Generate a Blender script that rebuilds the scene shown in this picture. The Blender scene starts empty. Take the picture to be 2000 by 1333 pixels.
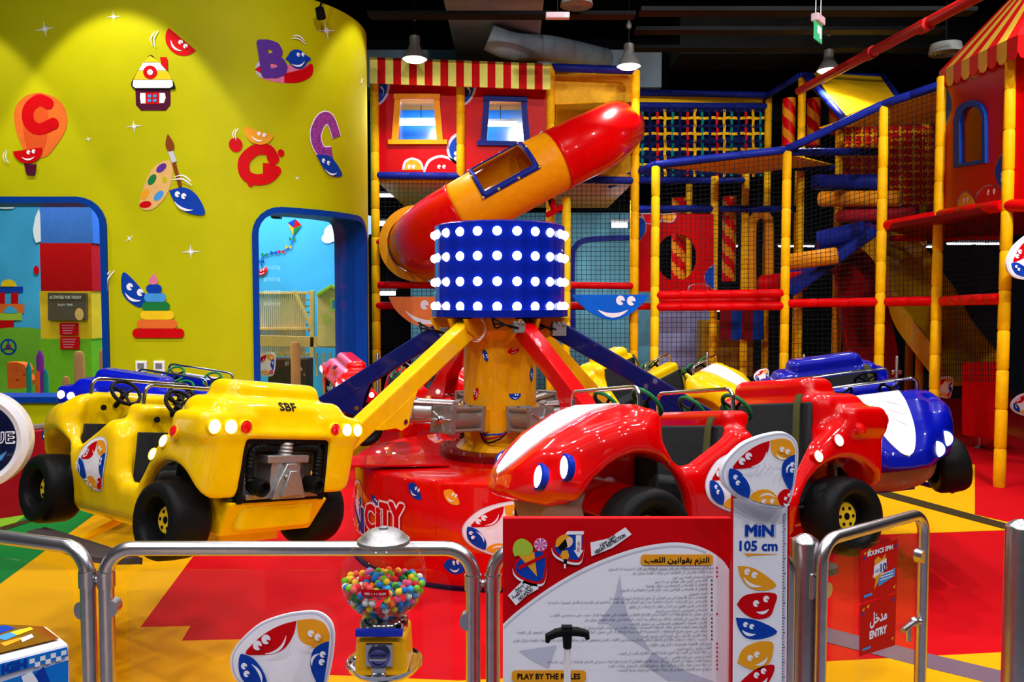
import bpy, bmesh, math, random
import numpy as np
from mathutils import Vector, Matrix
from mathutils.bvhtree import BVHTree
from mathutils.geometry import tessellate_polygon
sc = bpy.context.scene
COL = sc.collection
random.seed(4)
PI = math.pi
sin, cos, rad = math.sin, math.cos, math.radians

# ------------------------------------------------------------ camera
F, YH, CH = 1600.0, 590.0, 1.6            # focal length in pixels of the 2000x1333 frame, horizon row, eye height
PIT = math.atan((666.5 - YH) / F)
cam = bpy.data.cameras.new('camera')
cam.sensor_width = 36; cam.lens = 36 * F / 2000; cam.clip_start = 0.05; cam.clip_end = 100
camo = bpy.data.objects.new('camera', cam); COL.objects.link(camo)
camo.location = (0, 0, CH); camo.rotation_euler = (PI / 2 - PIT, 0, 0)
sc.camera = camo

# ------------------------------------------------------------ world, exposure, the hall's lamps and added fill
w = bpy.data.worlds.new('world'); sc.world = w; w.use_nodes = True
bg = w.node_tree.nodes['Background']
bg.inputs[0].default_value = (0.9, 0.93, 1.0, 1); bg.inputs[1].default_value = 0.06
vs = sc.view_settings
vs.view_transform = 'Standard'; vs.look = 'None'; vs.gamma = 1; vs.exposure = 0.0; vs.use_curve_mapping = False

def lamp(kind, loc, power, target=None, col=(1, .975, .985), size=.08, angle=70, blend=.6, sy=None):
    l = bpy.data.lights.new('hall_' + kind.lower(), kind); l.energy = power; l.color = col
    o = bpy.data.objects.new('hall_' + kind.lower(), l); COL.objects.link(o); o.location = loc
    if kind == 'SPOT':
        l.spot_size = rad(angle); l.spot_blend = blend; l.shadow_soft_size = size
    elif kind == 'AREA':
        l.shape = 'RECTANGLE'; l.size = size; l.size_y = sy or size
    else:
        l.shadow_soft_size = size
    if target is not None:
        o.rotation_euler = (Vector(target) - Vector(loc)).to_track_quat('-Z', 'Y').to_euler()
    return o
# downlights in the hall ceiling
for i, x in enumerate((-3.6, -1.8, 0.0, 1.8, 3.6)):
    for y in (-1.2, 1.2, 3.4):
        lamp('SPOT', (x + .3 * (y > 0), y, 5.2), 150, (x * .9, y + 1.0, 0), size=.07, angle=110)
for x in (-2.4, -.8, .9, 2.6, 4.2):
    lamp('SPOT', (x, 6.1, 5.2), 190, (x * .9, 5.4, 0), size=.07, angle=100)
# added long-throw fill spots over the visitors' side, aimed at the wall, the ride and the climbing frame
for (x, y, e, tg, an) in ((-3.4, 1.2, 420, (-3.6, 7.3, 2.2), 60), (-1.6, 1.4, 330, (-2.2, 7.3, 1.8), 60), (.2, 1.6, 420, (-.2, 10, 3.2), 50), (1.9, 1.8, 480, (2.2, 10, 2.8), 50), (3.4, 2.0, 480, (4.0, 8.6, 2.6), 55)):
    lamp('SPOT', (x, y, 5.3), e, tg, size=.07, angle=an)
# wall washers on the curved green wall
lamp('SPOT', (-3.5, 6.3, 5.2), 230, (-3.45, 7.0, 3.0), size=.04, angle=58, blend=.22, col=(1, .95, .72))
lamp('SPOT', (-.75, 8.0, 5.2), 150, (-1.3, 8.4, 3.2), size=.04, angle=60, blend=.3, col=(1, .95, .72))
lamp('SPOT', (-4.9, 6.3, 5.1), 150, (-4.9, 7.0, 3.0), size=.04, angle=56, blend=.22, col=(1, .95, .72))
# lamps over the climbing frame
for x, y in ((1.2, 8.4), (2.6, 9.3), (4.6, 7.2), (3.6, 6.6)):
    lamp('SPOT', (x, y - 1.6, 5.3), 130, (x, y + .9, 2.4), size=.07, angle=95)
lamp('SPOT', (3.6, 4.2, 5.3), 520, (4.3, 7.6, 2.9), size=.07, angle=60)  # added fill spot that brightens the tower's red panel
lamp('AREA', (-.9, 10.9, 4.2), 60, (-.9, 11.3, 2), size=1.4, sy=.4, col=(.8, .95, 1))  # added cool fill for the glow behind the house windows
lamp('AREA', (-.7, 11.0, 2.98), 30, (-.7, 11.2, 0), size=1.8, sy=.8)  # this and the next two: added fill under the house decks
lamp('AREA', (.9, 11.2, 2.98), 34, (.9, 11.6, 0), size=1.5, sy=.8)
lamp('AREA', (-.3, 11.6, 1.45), 10, (-.3, 12.2, 0), size=2.2, sy=.6)
# inside the room behind the green wall
lamp('AREA', (-3.2, 10.3, 4.2), 130, (-2.4, 9.7, 0), size=1.2)
lamp('AREA', (-5.0, 9.0, 4.2), 150, (-5.3, 9.1, 0), size=1.6)

# ------------------------------------------------------------ helpers
def ray(px, py):
    u = (666.5 - py) / F
    return Vector(((px - 1000) / F, cos(PIT) + u * sin(PIT), -sin(PIT) + u * cos(PIT)))
def at(px, py, Y):
    r = ray(px, py); return Vector((0, 0, CH)) + r * (Y / r.y)
def onz(px, py, z=0.0):
    r = ray(px, py); return Vector((0, 0, CH)) + r * ((z - CH) / r.z)

MATS = {}
def mat(name, col, rough=.5, metal=0, coat=0, emit=0, alpha=1, trans=0, noise=.06, scale=14, bump=0, ior=1.45, ecol=None, spec=None):
    if spec is None: spec = .5 if metal > .5 else .1
    if name in MATS: return MATS[name]
    m = bpy.data.materials.new(name); m.use_nodes = True
    nt = m.node_tree; b = nt.nodes['Principled BSDF']
    b.inputs['Roughness'].default_value = rough; b.inputs['Metallic'].default_value = metal
    b.inputs['Coat Weight'].default_value = coat; b.inputs['Coat Roughness'].default_value = .03
    b.inputs['Alpha'].default_value = alpha; b.inputs['Transmission Weight'].default_value = trans
    b.inputs['IOR'].default_value = ior; b.inputs['Specular IOR Level'].default_value = spec
    b.inputs['Base Color'].default_value = (*col, 1)
    if noise or bump:
        tc = nt.nodes.new('ShaderNodeTexCoord'); n = nt.nodes.new('ShaderNodeTexNoise')
        n.inputs['Scale'].default_value = scale; n.inputs['Detail'].default_value = 4
        nt.links.new(tc.outputs['Object'], n.inputs['Vector'])
        if noise:
            r = nt.nodes.new('ShaderNodeValToRGB')
            r.color_ramp.elements[0].position = .3; r.color_ramp.elements[1].position = .7
            r.color_ramp.elements[0].color = (*[c * (1 - noise) for c in col], 1)
            r.color_ramp.elements[1].color = (*[min(1, c * (1 + noise)) for c in col], 1)
            nt.links.new(n.outputs['Fac'], r.inputs['Fac']); nt.links.new(r.outputs['Color'], b.inputs['Base Color'])
        if bump:
            bp = nt.nodes.new('ShaderNodeBump'); bp.inputs['Strength'].default_value = bump; bp.inputs['Distance'].default_value = .01
            nt.links.new(n.outputs['Fac'], bp.inputs['Height']); nt.links.new(bp.outputs['Normal'], b.inputs['Normal'])
    if emit:
        b.inputs['Emission Color'].default_value = (*(ecol or col), 1); b.inputs['Emission Strength'].default_value = emit
    MATS[name] = m
    return m
def S(r, g, b):
    f = lambda c: c / 12.92 if c <= .04045 else ((c + .055) / 1.055) ** 2.4
    return (f(r / 255), f(g / 255), f(b / 255))

# paints, plastics, metals
YEL = mat('yellow gelcoat', S(252, 204, 0), .3, coat=.9)
RED = mat('red gelcoat', S(212, 0, 2), .3, coat=1)
BLU = mat('blue gelcoat', S(4, 16, 160), .3, coat=.8)
PYEL = mat('yellow vinyl padding', S(238, 178, 8), .45, noise=.1)
PRED = mat('red vinyl padding', S(205, 2, 8), .38, noise=.08)
PBLU = mat('blue vinyl padding', S(22, 36, 130), .4, noise=.1)
PORA = mat('orange plastic', S(240, 150, 10), .35)
SLRED = mat('red moulded plastic', S(212, 2, 4), .28, coat=.3)
ARMY = mat('yellow enamel', S(245, 190, 8), .3, coat=.5)
ARMR = mat('red enamel', S(196, 0, 4), .25, coat=.6)
ARMB = mat('navy enamel', S(14, 22, 92), .35, coat=.3)
PILL = mat('amber enamel', S(226, 158, 8), .35, coat=.4, scale=5, noise=.1)
DRUM = mat('royal blue acrylic', S(8, 30, 150), .22, coat=.5)
BULB = mat('lit white bulb', (1, 1, 1), .4, emit=9, ecol=(.86, .93, 1), noise=0)
TYRE = mat('black rubber', S(22, 22, 23), .42, bump=.1, scale=60)
DARKF = mat('black fabric', S(46, 48, 50), .8, bump=.15, scale=120)
BLACK = mat('black plastic', S(18, 18, 19), .4)
OLIVE = mat('olive webbing', S(74, 74, 40), .8)
CHROME = mat('chrome', S(215, 215, 220), .12, 1, noise=.02)
STEEL = mat('brushed steel', S(190, 188, 192), .3, 1, scale=40)
ALU = mat('cast aluminium', S(170, 168, 168), .42, .85, bump=.15, scale=50)
GREY = mat('grey enamel', S(120, 120, 122), .5)
WHITE = mat('white gelcoat', S(240, 238, 244), .3, coat=.5, noise=.02)
PAPER = mat('white print', S(240, 240, 252), .55, noise=.02)
GREYP = mat('pale grey print', S(196, 198, 220), .55, noise=.03)
DRED = mat('red print', S(204, 4, 16), .5, noise=.04)
DBLU = mat('blue print', S(14, 62, 170), .5, noise=.04)
DORA = mat('orange print', S(238, 160, 36), .5, noise=.04)
DBLK = mat('black print', S(14, 14, 18), .5, noise=0)
DPUR = mat('purple print', S(92, 50, 150), .5)
DPNK = mat('pink print', S(226, 120, 160), .5)
DGRN = mat('green print', S(30, 120, 60), .5)
DLIM = mat('lime print', S(170, 196, 60), .5)
DSKY = mat('sky blue print', S(70, 150, 225), .5)
DTAN = mat('tan print', S(226, 178, 110), .5)
DBRN = mat('brown print', S(130, 62, 22), .5)
DMAR = mat('maroon print', S(80, 16, 50), .5)
DCORAL = mat('coral print', S(232, 110, 44), .5)
DYEL = mat('yellow print', S(246, 200, 30), .5)
def clear(name, tint, k, rough=0.0):       # thin clear sheet: see-through with a Fresnel sheen
    if name in MATS: return MATS[name]
    m = bpy.data.materials.new(name); m.use_nodes = True; nt = m.node_tree; nt.nodes.remove(nt.nodes['Principled BSDF'])
    tr = nt.nodes.new('ShaderNodeBsdfTransparent'); tr.inputs[0].default_value = (*tint, 1); gl = nt.nodes.new('ShaderNodeBsdfGlossy'); gl.inputs['Roughness'].default_value = rough
    lw = nt.nodes.new('ShaderNodeLayerWeight'); pw = nt.nodes.new('ShaderNodeMath'); pw.operation = 'POWER'; pw.inputs[1].default_value = 3.2
    ma = nt.nodes.new('ShaderNodeMath'); ma.operation = 'MULTIPLY_ADD'; ma.inputs[1].default_value = .16; ma.inputs[2].default_value = k; ma.use_clamp = True; mx = nt.nodes.new('ShaderNodeMixShader')
    nt.links.new(lw.outputs['Facing'], pw.inputs[0]); nt.links.new(pw.outputs[0], ma.inputs[0])
    nt.links.new(ma.outputs[0], mx.inputs[0]); nt.links.new(tr.outputs[0], mx.inputs[1]); nt.links.new(gl.outputs[0], mx.inputs[2])
    nt.links.new(mx.outputs[0], nt.nodes['Material Output'].inputs[0]); MATS[name] = m; return m
GLASS = clear('clear glass', (.97, .985, .98), .014)
PLEX = clear('clear plastic', (.90, .90, .96), .10, .06)
NET = mat('black netting cord', S(20, 22, 22), .8, noise=0)
YNET = mat('yellow netting cord', S(214, 160, 20), .8, noise=0)
LWHITE = mat('lit white lens', (1, 1, 1), .3, emit=7, ecol=(.9, .95, 1), noise=0)
LWARM = mat('lit amber lens', (1, .8, .3), .3, emit=5, ecol=(1, .78, .3), noise=0)
LRED = mat('red lens', S(210, 10, 14), .12, coat=1, emit=.25, noise=.3, scale=90)

WM = {}
def thing(name, label, cat, loc=(0, 0, 0), M=None, group=None, kind=None):
    o = bpy.data.objects.new(name, None); COL.objects.link(o)
    o.empty_display_size = .1
    M = M if M is not None else Matrix.Translation(Vector(loc))
    o.matrix_basis = M
    WM[o] = M
    tag(o, label, cat, group, kind)
    return o
def tag(o, label=None, cat=None, group=None, kind=None):
    if label: o['label'] = label
    if cat: o['category'] = cat
    if group: o['group'] = group
    if kind: o['kind'] = kind
    return o
def dup(root, M, label, mats=None, group=None):
    r = root.copy(); COL.objects.link(r); r.matrix_basis = M; WM[r] = M
    r['label'] = label
    if group: r['group'] = group
    def rec(src, dst):
        for ch in [c for c in KIDS.get(src, [])]:
            c = ch.copy(); COL.objects.link(c); c.parent = dst; WM[c] = M
            KIDS.setdefault(dst, []).append(c)
            if mats and c.type == 'MESH':
                for s in c.material_slots:
                    if s.material in mats:
                        k = mats[s.material]; s.link = 'OBJECT'; s.material = k
            rec(ch, c)
    rec(root, r)
    return r
KIDS = {}

class MB:
    def __init__(s): s.v = []; s.f = []; s.mi = []; s.M = None
    def raw(s, vs, fs, m=0):
        b = len(s.v)
        s.v += [Vector(v) if s.M is None else s.M @ Vector(v) for v in vs]
        s.f += [tuple(b + i for i in f) for f in fs]; s.mi += [m] * len(fs); return s
    def box(s, c, d, m=0, R=None):
        x, y, z = d[0] / 2, d[1] / 2, d[2] / 2; c = Vector(c)
        p = [Vector((i * x, j * y, k * z)) for k in (-1, 1) for j in (-1, 1) for i in (-1, 1)]
        p = [c + (R @ q if R is not None else q) for q in p]
        return s.raw(p, [(0, 2, 3, 1), (4, 5, 7, 6), (0, 1, 5, 4), (2, 6, 7, 3), (0, 4, 6, 2), (1, 3, 7, 5)], m)
    def hexa(s, p, m=0):      # p: 4 bottom corners then 4 top corners
        return s.raw(p, [(3, 2, 1, 0), (4, 5, 6, 7), (0, 1, 5, 4), (1, 2, 6, 5), (2, 3, 7, 6), (3, 0, 4, 7)], m)
    def tube(s, pts, r, n=12, m=0, cap=True, closed=False):
        pts = [Vector(p) for p in pts]; k = len(pts)
        rr = r if hasattr(r, '__len__') else [r] * k
        T = []
        for i in range(k):
            a = pts[(i - 1) % k] if (i or closed) else pts[0]; b = pts[(i + 1) % k] if (i < k - 1 or closed) else pts[-1]
            T.append((b - a).normalized())
        up = Vector((0, 0, 1)) if abs(T[0].z) < .9 else Vector((1, 0, 0))
        nrm = (up - T[0] * up.dot(T[0])).normalized()
        vs, fs = [], []
        for i in range(k):
            nrm = (nrm - T[i] * nrm.dot(T[i])).normalized(); bi = T[i].cross(nrm)
            for j in range(n):
                a = 2 * PI * j / n
                vs.append(pts[i] + (nrm * cos(a) + bi * sin(a)) * rr[i])
        for i in range(k if closed else k - 1):
            i2 = (i + 1) % k
            for j in range(n):
                j2 = (j + 1) % n
                fs.append((i * n + j, i * n + j2, i2 * n + j2, i2 * n + j))
        if cap and not closed:
            fs.append(tuple(range(n))[::-1]); fs.append(tuple((k - 1) * n + j for j in range(n)))
        return s.raw(vs, fs, m)
    def lathe(s, prof, n=32, M=None, m=0, a0=0, a1=2 * PI):   # (r, z) profile about local z
        full = abs(a1 - a0 - 2 * PI) < 1e-6; cols = n if full else n + 1
        vs = []
        for (r, z) in prof:
            for j in range(cols):
                a = a0 + (a1 - a0) * j / n
                v = Vector((r * cos(a), r * sin(a), z)); vs.append(M @ v if M is not None else v)
        fs = []
        for i in range(len(prof) - 1):
            for j in range(n):
                j2 = (j + 1) % cols
                fs.append((i * cols + j, i * cols + j2, (i + 1) * cols + j2, (i + 1) * cols + j))
        return s.raw(vs, fs, m)
    def sphere(s, c, r, n=16, m=0, sx=1, sy=1, sz=1):
        k = n // 2
        M = Matrix.Translation(Vector(c)) @ Matrix.Diagonal((sx, sy, sz, 1))
        return s.lathe([(r * sin(PI * i / k), -r * cos(PI * i / k)) for i in range(k + 1)], n, M, m)
    def prism(s, poly, t, M=None, m=0, side=None):     # polygon in local xy, from z=0 to z=t
        n = len(poly)
        tri = tessellate_polygon([[Vector((x, y, 0)) for x, y in poly]])
        A = sum(poly[i][0] * poly[(i + 1) % n][1] - poly[(i + 1) % n][0] * poly[i][1] for i in range(n))
        vs = [Vector((x, y, 0)) for x, y in poly] + [Vector((x, y, t)) for x, y in poly]
        if M is not None: vs = [M @ v for v in vs]
        def wind(f):
            a, b, c = [poly[i] for i in f]
            return f if ((b[0] - a[0]) * (c[1] - a[1]) - (c[0] - a[0]) * (b[1] - a[1])) > 0 else f[::-1]
        tri = [wind(tuple(f)) for f in tri]
        s.raw(vs, [f[::-1] for f in tri] + [tuple(i + n for i in f) for f in tri], m)
        sd = [(i, (i + 1) % n, (i + 1) % n + n, i + n) for i in range(n)]
        if A < 0: sd = [f[::-1] for f in sd]
        b = len(s.v) - 2 * n
        s.f += [tuple(b + i for i in f) for f in sd]; s.mi += [m if side is None else side] * n
        return s
    def build(s, name, mats, parent=None, smooth=40, bevel=0, local=False, seg=2):
        if not isinstance(mats, (list, tuple)): mats = [mats]
        me = bpy.data.meshes.new(name)
        vs = s.v
        if parent is not None and not local:
            I = WM[parent].inverted(); vs = [I @ v for v in vs]
        me.from_pydata([tuple(v) for v in vs], [], s.f)
        for m in mats: me.materials.append(m)
        me.polygons.foreach_set('material_index', s.mi)
        return link(name, me, parent, smooth, bevel, seg)
def link(name, me, parent=None, smooth=40, bevel=0, seg=2):
    me.update(); me.validate()
    if smooth:
        me.polygons.foreach_set('use_smooth', [True] * len(me.polygons))
        if smooth < 180: me.set_sharp_from_angle(angle=rad(smooth))
    o = bpy.data.objects.new(name, me); COL.objects.link(o)
    if parent is not None:
        o.parent = parent; WM[o] = WM[parent]; KIDS.setdefault(parent, []).append(o)
    else: WM[o] = Matrix.Identity(4)
    if bevel:
        b = o.modifiers.new('bevel', 'BEVEL'); b.width = bevel; b.segments = seg; b.limit_method = 'ANGLE'; b.angle_limit = rad(35)
        b.harden_normals = False
    return o
def struct(o): o['kind'] = 'structure'; return o
def frame(o, x, z):           # matrix from origin, x axis and z axis
    x = Vector(x).normalized(); z = Vector(z); y = z.cross(x).normalized(); z = x.cross(y).normalized()
    M = Matrix((x, y, z)).transposed().to_4x4(); M.translation = Vector(o); return M

# ---------------- lettering: shaped Arabic and Latin, turned into flat meshes
ARF = {}
for _c, _b, _n in [('ء', 0xFE80, 1), ('آ', 0xFE81, 2), ('أ', 0xFE83, 2), ('ؤ', 0xFE85, 2), ('إ', 0xFE87, 2), ('ئ', 0xFE89, 4), ('ا', 0xFE8D, 2), ('ب', 0xFE8F, 4), ('ة', 0xFE93, 2), ('ت', 0xFE95, 4), ('ث', 0xFE99, 4), ('ج', 0xFE9D, 4), ('ح', 0xFEA1, 4), ('خ', 0xFEA5, 4), ('د', 0xFEA9, 2), ('ذ', 0xFEAB, 2), ('ر', 0xFEAD, 2), ('ز', 0xFEAF, 2), ('س', 0xFEB1, 4), ('ش', 0xFEB5, 4), ('ص', 0xFEB9, 4), ('ض', 0xFEBD, 4), ('ط', 0xFEC1, 4), ('ظ', 0xFEC5, 4), ('ع', 0xFEC9, 4), ('غ', 0xFECD, 4), ('ف', 0xFED1, 4), ('ق', 0xFED5, 4), ('ك', 0xFED9, 4), ('ل', 0xFEDD, 4), ('م', 0xFEE1, 4), ('ن', 0xFEE5, 4), ('ه', 0xFEE9, 4), ('و', 0xFEED, 2), ('ى', 0xFEEF, 2), ('ي', 0xFEF1, 4), ('\u0001', 0xFEFB, 2), ('\u0002', 0xFEF7, 2), ('\u0003', 0xFEF9, 2)]:
    ARF[_c] = (_b, _n)
def shape_ar(t):
    t = t.replace('لا', '\u0001').replace('لأ', '\u0002').replace('لإ', '\u0003')
    out = []
    for i, c in enumerate(t):
        if c not in ARF: out.append(c); continue
        b, n = ARF[c]
        pj = i > 0 and t[i - 1] in ARF and ARF[t[i - 1]][1] == 4
        nj = n == 4 and i + 1 < len(t) and t[i + 1] in ARF and ARF[t[i + 1]][1] >= 2
        k = (3 if nj else 1) if pj else (2 if nj else 0)
        out.append(chr(b + k))
    return ''.join(out[::-1])
def text2d(s, fat=0, res=2):          # verts, faces at size 1, origin at left baseline
    s2 = shape_ar(s) if any(c in ARF for c in s) else s
    c = bpy.data.curves.new('t', 'FONT'); c.body = s2; c.resolution_u = res; c.offset = fat
    o = bpy.data.objects.new('t', c); COL.objects.link(o)
    me = bpy.data.meshes.new_from_object(o.evaluated_get(bpy.context.evaluated_depsgraph_get()))
    vs = [(v.co.x, v.co.y) for v in me.vertices]; fs = [tuple(p.vertices) for p in me.polygons]
    bpy.data.objects.remove(o); bpy.data.curves.remove(c); bpy.data.meshes.remove(me)
    return vs, fs

# ---------------- flat artwork: layered polygons in (u, v), mapped on to any surface
class Art:
    LAY = .0009
    def __init__(s): s.L = []; s.lv = -1; s._h = False
    @property
    def hold(s): return s._h
    @hold.setter
    def hold(s, v):
        if v and not s._h: s.lv += 1
        s._h = v
    def _l(s, vs, fs, m):
        s.lv += .08 if s._h and s.lv >= 0 else 1
        s.L.append((vs, fs, m, s.lv)); return s
    def poly(s, pts, m, holes=()):
        loops = [[Vector((x, y, 0)) for x, y in pts]] + [[Vector((x, y, 0)) for x, y in h] for h in holes]
        tri = tessellate_polygon(loops)
        return s._l([(p.x, p.y) for l in loops for p in l], [tuple(f) for f in tri], m)
    def ell(s, c, rx, ry, m, rot=0, n=22, a0=0, a1=360):
        pts = []
        for i in range(n + (a1 - a0 < 360)):
            a = rad(a0 + (a1 - a0) * i / n); x, y = rx * cos(a), ry * sin(a); r = rad(rot)
            pts.append((c[0] + x * cos(r) - y * sin(r), c[1] + x * sin(r) + y * cos(r)))
        return s.poly(pts, m)
    def rect(s, x0, y0, x1, y1, m, r=0):
        if not r: return s.poly([(x0, y0), (x1, y0), (x1, y1), (x0, y1)], m)
        return s.poly(rrect(x0, y0, x1, y1, r), m)
    def stroke(s, pts, wd, m):         # tapered brush line
        L, Rr = [], []; n = len(pts)
        for i, p in enumerate(pts):
            a = pts[max(0, i - 1)]; b = pts[min(n - 1, i + 1)]
            dx, dy = b[0] - a[0], b[1] - a[1]; d = math.hypot(dx, dy) or 1
            ww = (wd[i] if hasattr(wd, '__len__') else wd) / 2
            L.append((p[0] - dy / d * ww, p[1] + dx / d * ww)); Rr.append((p[0] + dy / d * ww, p[1] - dx / d * ww))
        return s._l(L + Rr, [(i, i + n, i + 1 + n, i + 1) for i in range(n - 1)], m)
    def text(s, t, x, y, h, m, width=None, align='l', fat=0, rot=0, mirror=False, shear=0, res=2):
        vs, fs = text2d(t, 0, res)
        if not vs: return s
        x0 = min(v[0] for v in vs); x1 = max(v[0] for v in vs)
        y0 = min(v[1] for v in vs); k = h / .7; kx = k
        if width: kx = width / (x1 - x0)
        off = {'l': 0, 'c': -(x1 - x0) * kx / 2, 'r': -(x1 - x0) * kx}[align]
        r = rad(rot); out = []
        for a, b in vs:
            p, q = (a - x0) * kx + off + shear * b * k, b * k
            out.append((x + p * cos(r) - q * sin(r), y + p * sin(r) + q * cos(r)))
        if fat >= .02:          # heavier lettering: the outline swept round a small circle
            s._l(out, fs, m); l0 = s.lv
            for j in range(10):
                ox, oy = fat * h * 1.4 * cos(j * PI / 5), fat * h * 1.4 * sin(j * PI / 5)
                s.L.append(([(a_ + ox, b_ + oy) for a_, b_ in out], fs, m, l0 + .085 * (j + 1)))
            return s
        return s._l(out, fs, m)
    def add(s, other, fn):
        b = s.lv + 1
        for vs, fs, m, lv in other.L: s.L.append(([fn(*v) for v in vs], fs, m, b + lv))
        if not s.hold: s.lv = b + other.lv
        return s
    def build(s, name, fn, parent=None, cutu=0, cutv=0, local=False, base=.0012, lay=None):
        mats = []; MBv, MBf, MBm = [], [], []
        lay = s.LAY if lay is None else lay
        # overlap depth: each layer sits just above those before it
        for vs, fs, m, li in s.L:
            if m not in mats: mats.append(m)
            if cutu or cutv:
                bm = bmesh.new(); bv = [bm.verts.new((x, y, 0)) for x, y in vs]
                for f in fs:
                    try: bm.faces.new([bv[i] for i in f])
                    except ValueError: pass
                for ax, c in ((0, cutu), (1, cutv)):
                    if not c: continue
                    lo = min(v[ax] for v in vs); hi = max(v[ax] for v in vs)
                    k = math.ceil(lo / c) * c
                    while k < hi:
                        co = (k, 0, 0) if ax == 0 else (0, k, 0); no = (1, 0, 0) if ax == 0 else (0, 1, 0)
                        bmesh.ops.bisect_plane(bm, geom=bm.verts[:] + bm.edges[:] + bm.faces[:], plane_co=co, plane_no=no)
                        k += c
                bm.verts.index_update(); V = [(v.co.x, v.co.y) for v in bm.verts]; Fs = [tuple(v.index for v in f.verts) for f in bm.faces]; bm.free()
            else: V, Fs = vs, fs
            Fs = [f if sum(V[f[i]][0] * V[f[(i + 1) % len(f)]][1] - V[f[(i + 1) % len(f)]][0] * V[f[i]][1] for i in range(len(f))) > 0 else tuple(f)[::-1] for f in Fs]
            b = len(MBv); d = base + lay * li
            P = [fn(x, y, d) for x, y in V]
            ok = [p is not None for p in P]
            MBv += [p if p is not None else Vector((0, 0, 0)) for p in P]
            for f in Fs:
                if all(ok[i] for i in f): MBf.append(tuple(b + i for i in f)); MBm.append(mats.index(m))
        if MBf:
            (u_, v_) = s.L[0][0][s.L[0][1][0][0]]; q0, q1, q2, q3 = fn(u_, v_, 0), fn(u_ + .002, v_, 0), fn(u_, v_ + .002, 0), fn(u_, v_, .01)
            if None not in (q0, q1, q2, q3) and (q1 - q0).cross(q2 - q0).dot(q3 - q0) < 0: MBf = [f[::-1] for f in MBf]
        mb = MB(); mb.v = MBv; mb.f = MBf; mb.mi = MBm
        # drop stray points
        used = sorted({i for f in mb.f for i in f}); re = {j: i for i, j in enumerate(used)}
        mb.v = [mb.v[j] for j in used]; mb.f = [tuple(re[i] for i in f) for f in mb.f]
        o = mb.build(name, mats, parent, smooth=0, local=local)
        return o
def rrect(x0, y0, x1, y1, r, n=6):
    pts = []
    for cx, cy, a in ((x1 - r, y0 + r, -90), (x1 - r, y1 - r, 0), (x0 + r, y1 - r, 90), (x0 + r, y0 + r, 180)):
        for i in range(n + 1):
            t = rad(a + 90 * i / n); pts.append((cx + r * cos(t), cy + r * sin(t)))
    return pts
def smooth_loop(pts, k=4):      # closed Catmull-Rom
    n = len(pts); out = []
    for i in range(n):
        p0, p1, p2, p3 = [pts[(i + j - 1) % n] for j in range(4)]
        for s_ in range(k):
            t = s_ / k
            out.append(tuple(.5 * ((2 * p1[d]) + (-p0[d] + p2[d]) * t + (2 * p0[d] - 5 * p1[d] + 4 * p2[d] - p3[d]) * t * t + (-p0[d] + 3 * p1[d] - 3 * p2[d] + p3[d]) * t ** 3) for d in range(len(p1))))
    return out
def spline(pts, k=6):
    n = len(pts); out = []
    for i in range(n - 1):
        p0 = pts[max(0, i - 1)]; p1 = pts[i]; p2 = pts[i + 1]; p3 = pts[min(n - 1, i + 2)]
        for s_ in range(k):
            t = s_ / k
            out.append(tuple(.5 * ((2 * p1[d]) + (-p0[d] + p2[d]) * t + (2 * p0[d] - 5 * p1[d] + 4 * p2[d] - p3[d]) * t * t + (-p0[d] + 3 * p1[d] - 3 * p2[d] + p3[d]) * t ** 3) for d in range(len(p1))))
    out.append(tuple(pts[-1])); return out
def plane_fn(o, ux, uy, scale=1):  # (u, v, d) -> world on a flat surface
    o = Vector(o); ux = Vector(ux).normalized(); uy = Vector(uy).normalized(); n = ux.cross(uy)
    return lambda u, v, d: o + ux * (u * scale) + uy * (v * scale) + n * d

# ---------------- the smiling petal marks and the five-petal emblem (drawn in their own unit square)
def cres(a, c, p, q, bow, wd, m):      # crescent from p to q
    n = 9; pts = []
    dx, dy = q[0] - p[0], q[1] - p[1]; L = math.hypot(dx, dy); nx, ny = -dy / L, dx / L
    pts = [(p[0] + dx * i / (n - 1) + nx * bow * L * 4 * (i / (n - 1)) * (1 - i / (n - 1)), p[1] + dy * i / (n - 1) + ny * bow * L * 4 * (i / (n - 1)) * (1 - i / (n - 1))) for i in range(n)]
    a.stroke(pts, [wd * (.15 + .85 * sin(PI * i / (n - 1))) for i in range(n)], m)
def eye(a, x, y, r, colour, m=None):
    a.ell((x, y), r, r * 1.1, m or PAPER, n=14)
    a.poly([(x, y), (x + r * 1.05, y - r * .1), (x + r * .75, y - r * .9)], colour)
E_OUT = smooth_loop([(345, 65), (395, 95), (415, 150), (412, 250), (398, 340), (380, 420), (350, 455), (300, 462), (220, 448), (140, 418), (80, 385), (38, 340), (22, 285), (32, 235), (70, 180), (130, 125), (200, 92), (270, 72)], 3)
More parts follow.
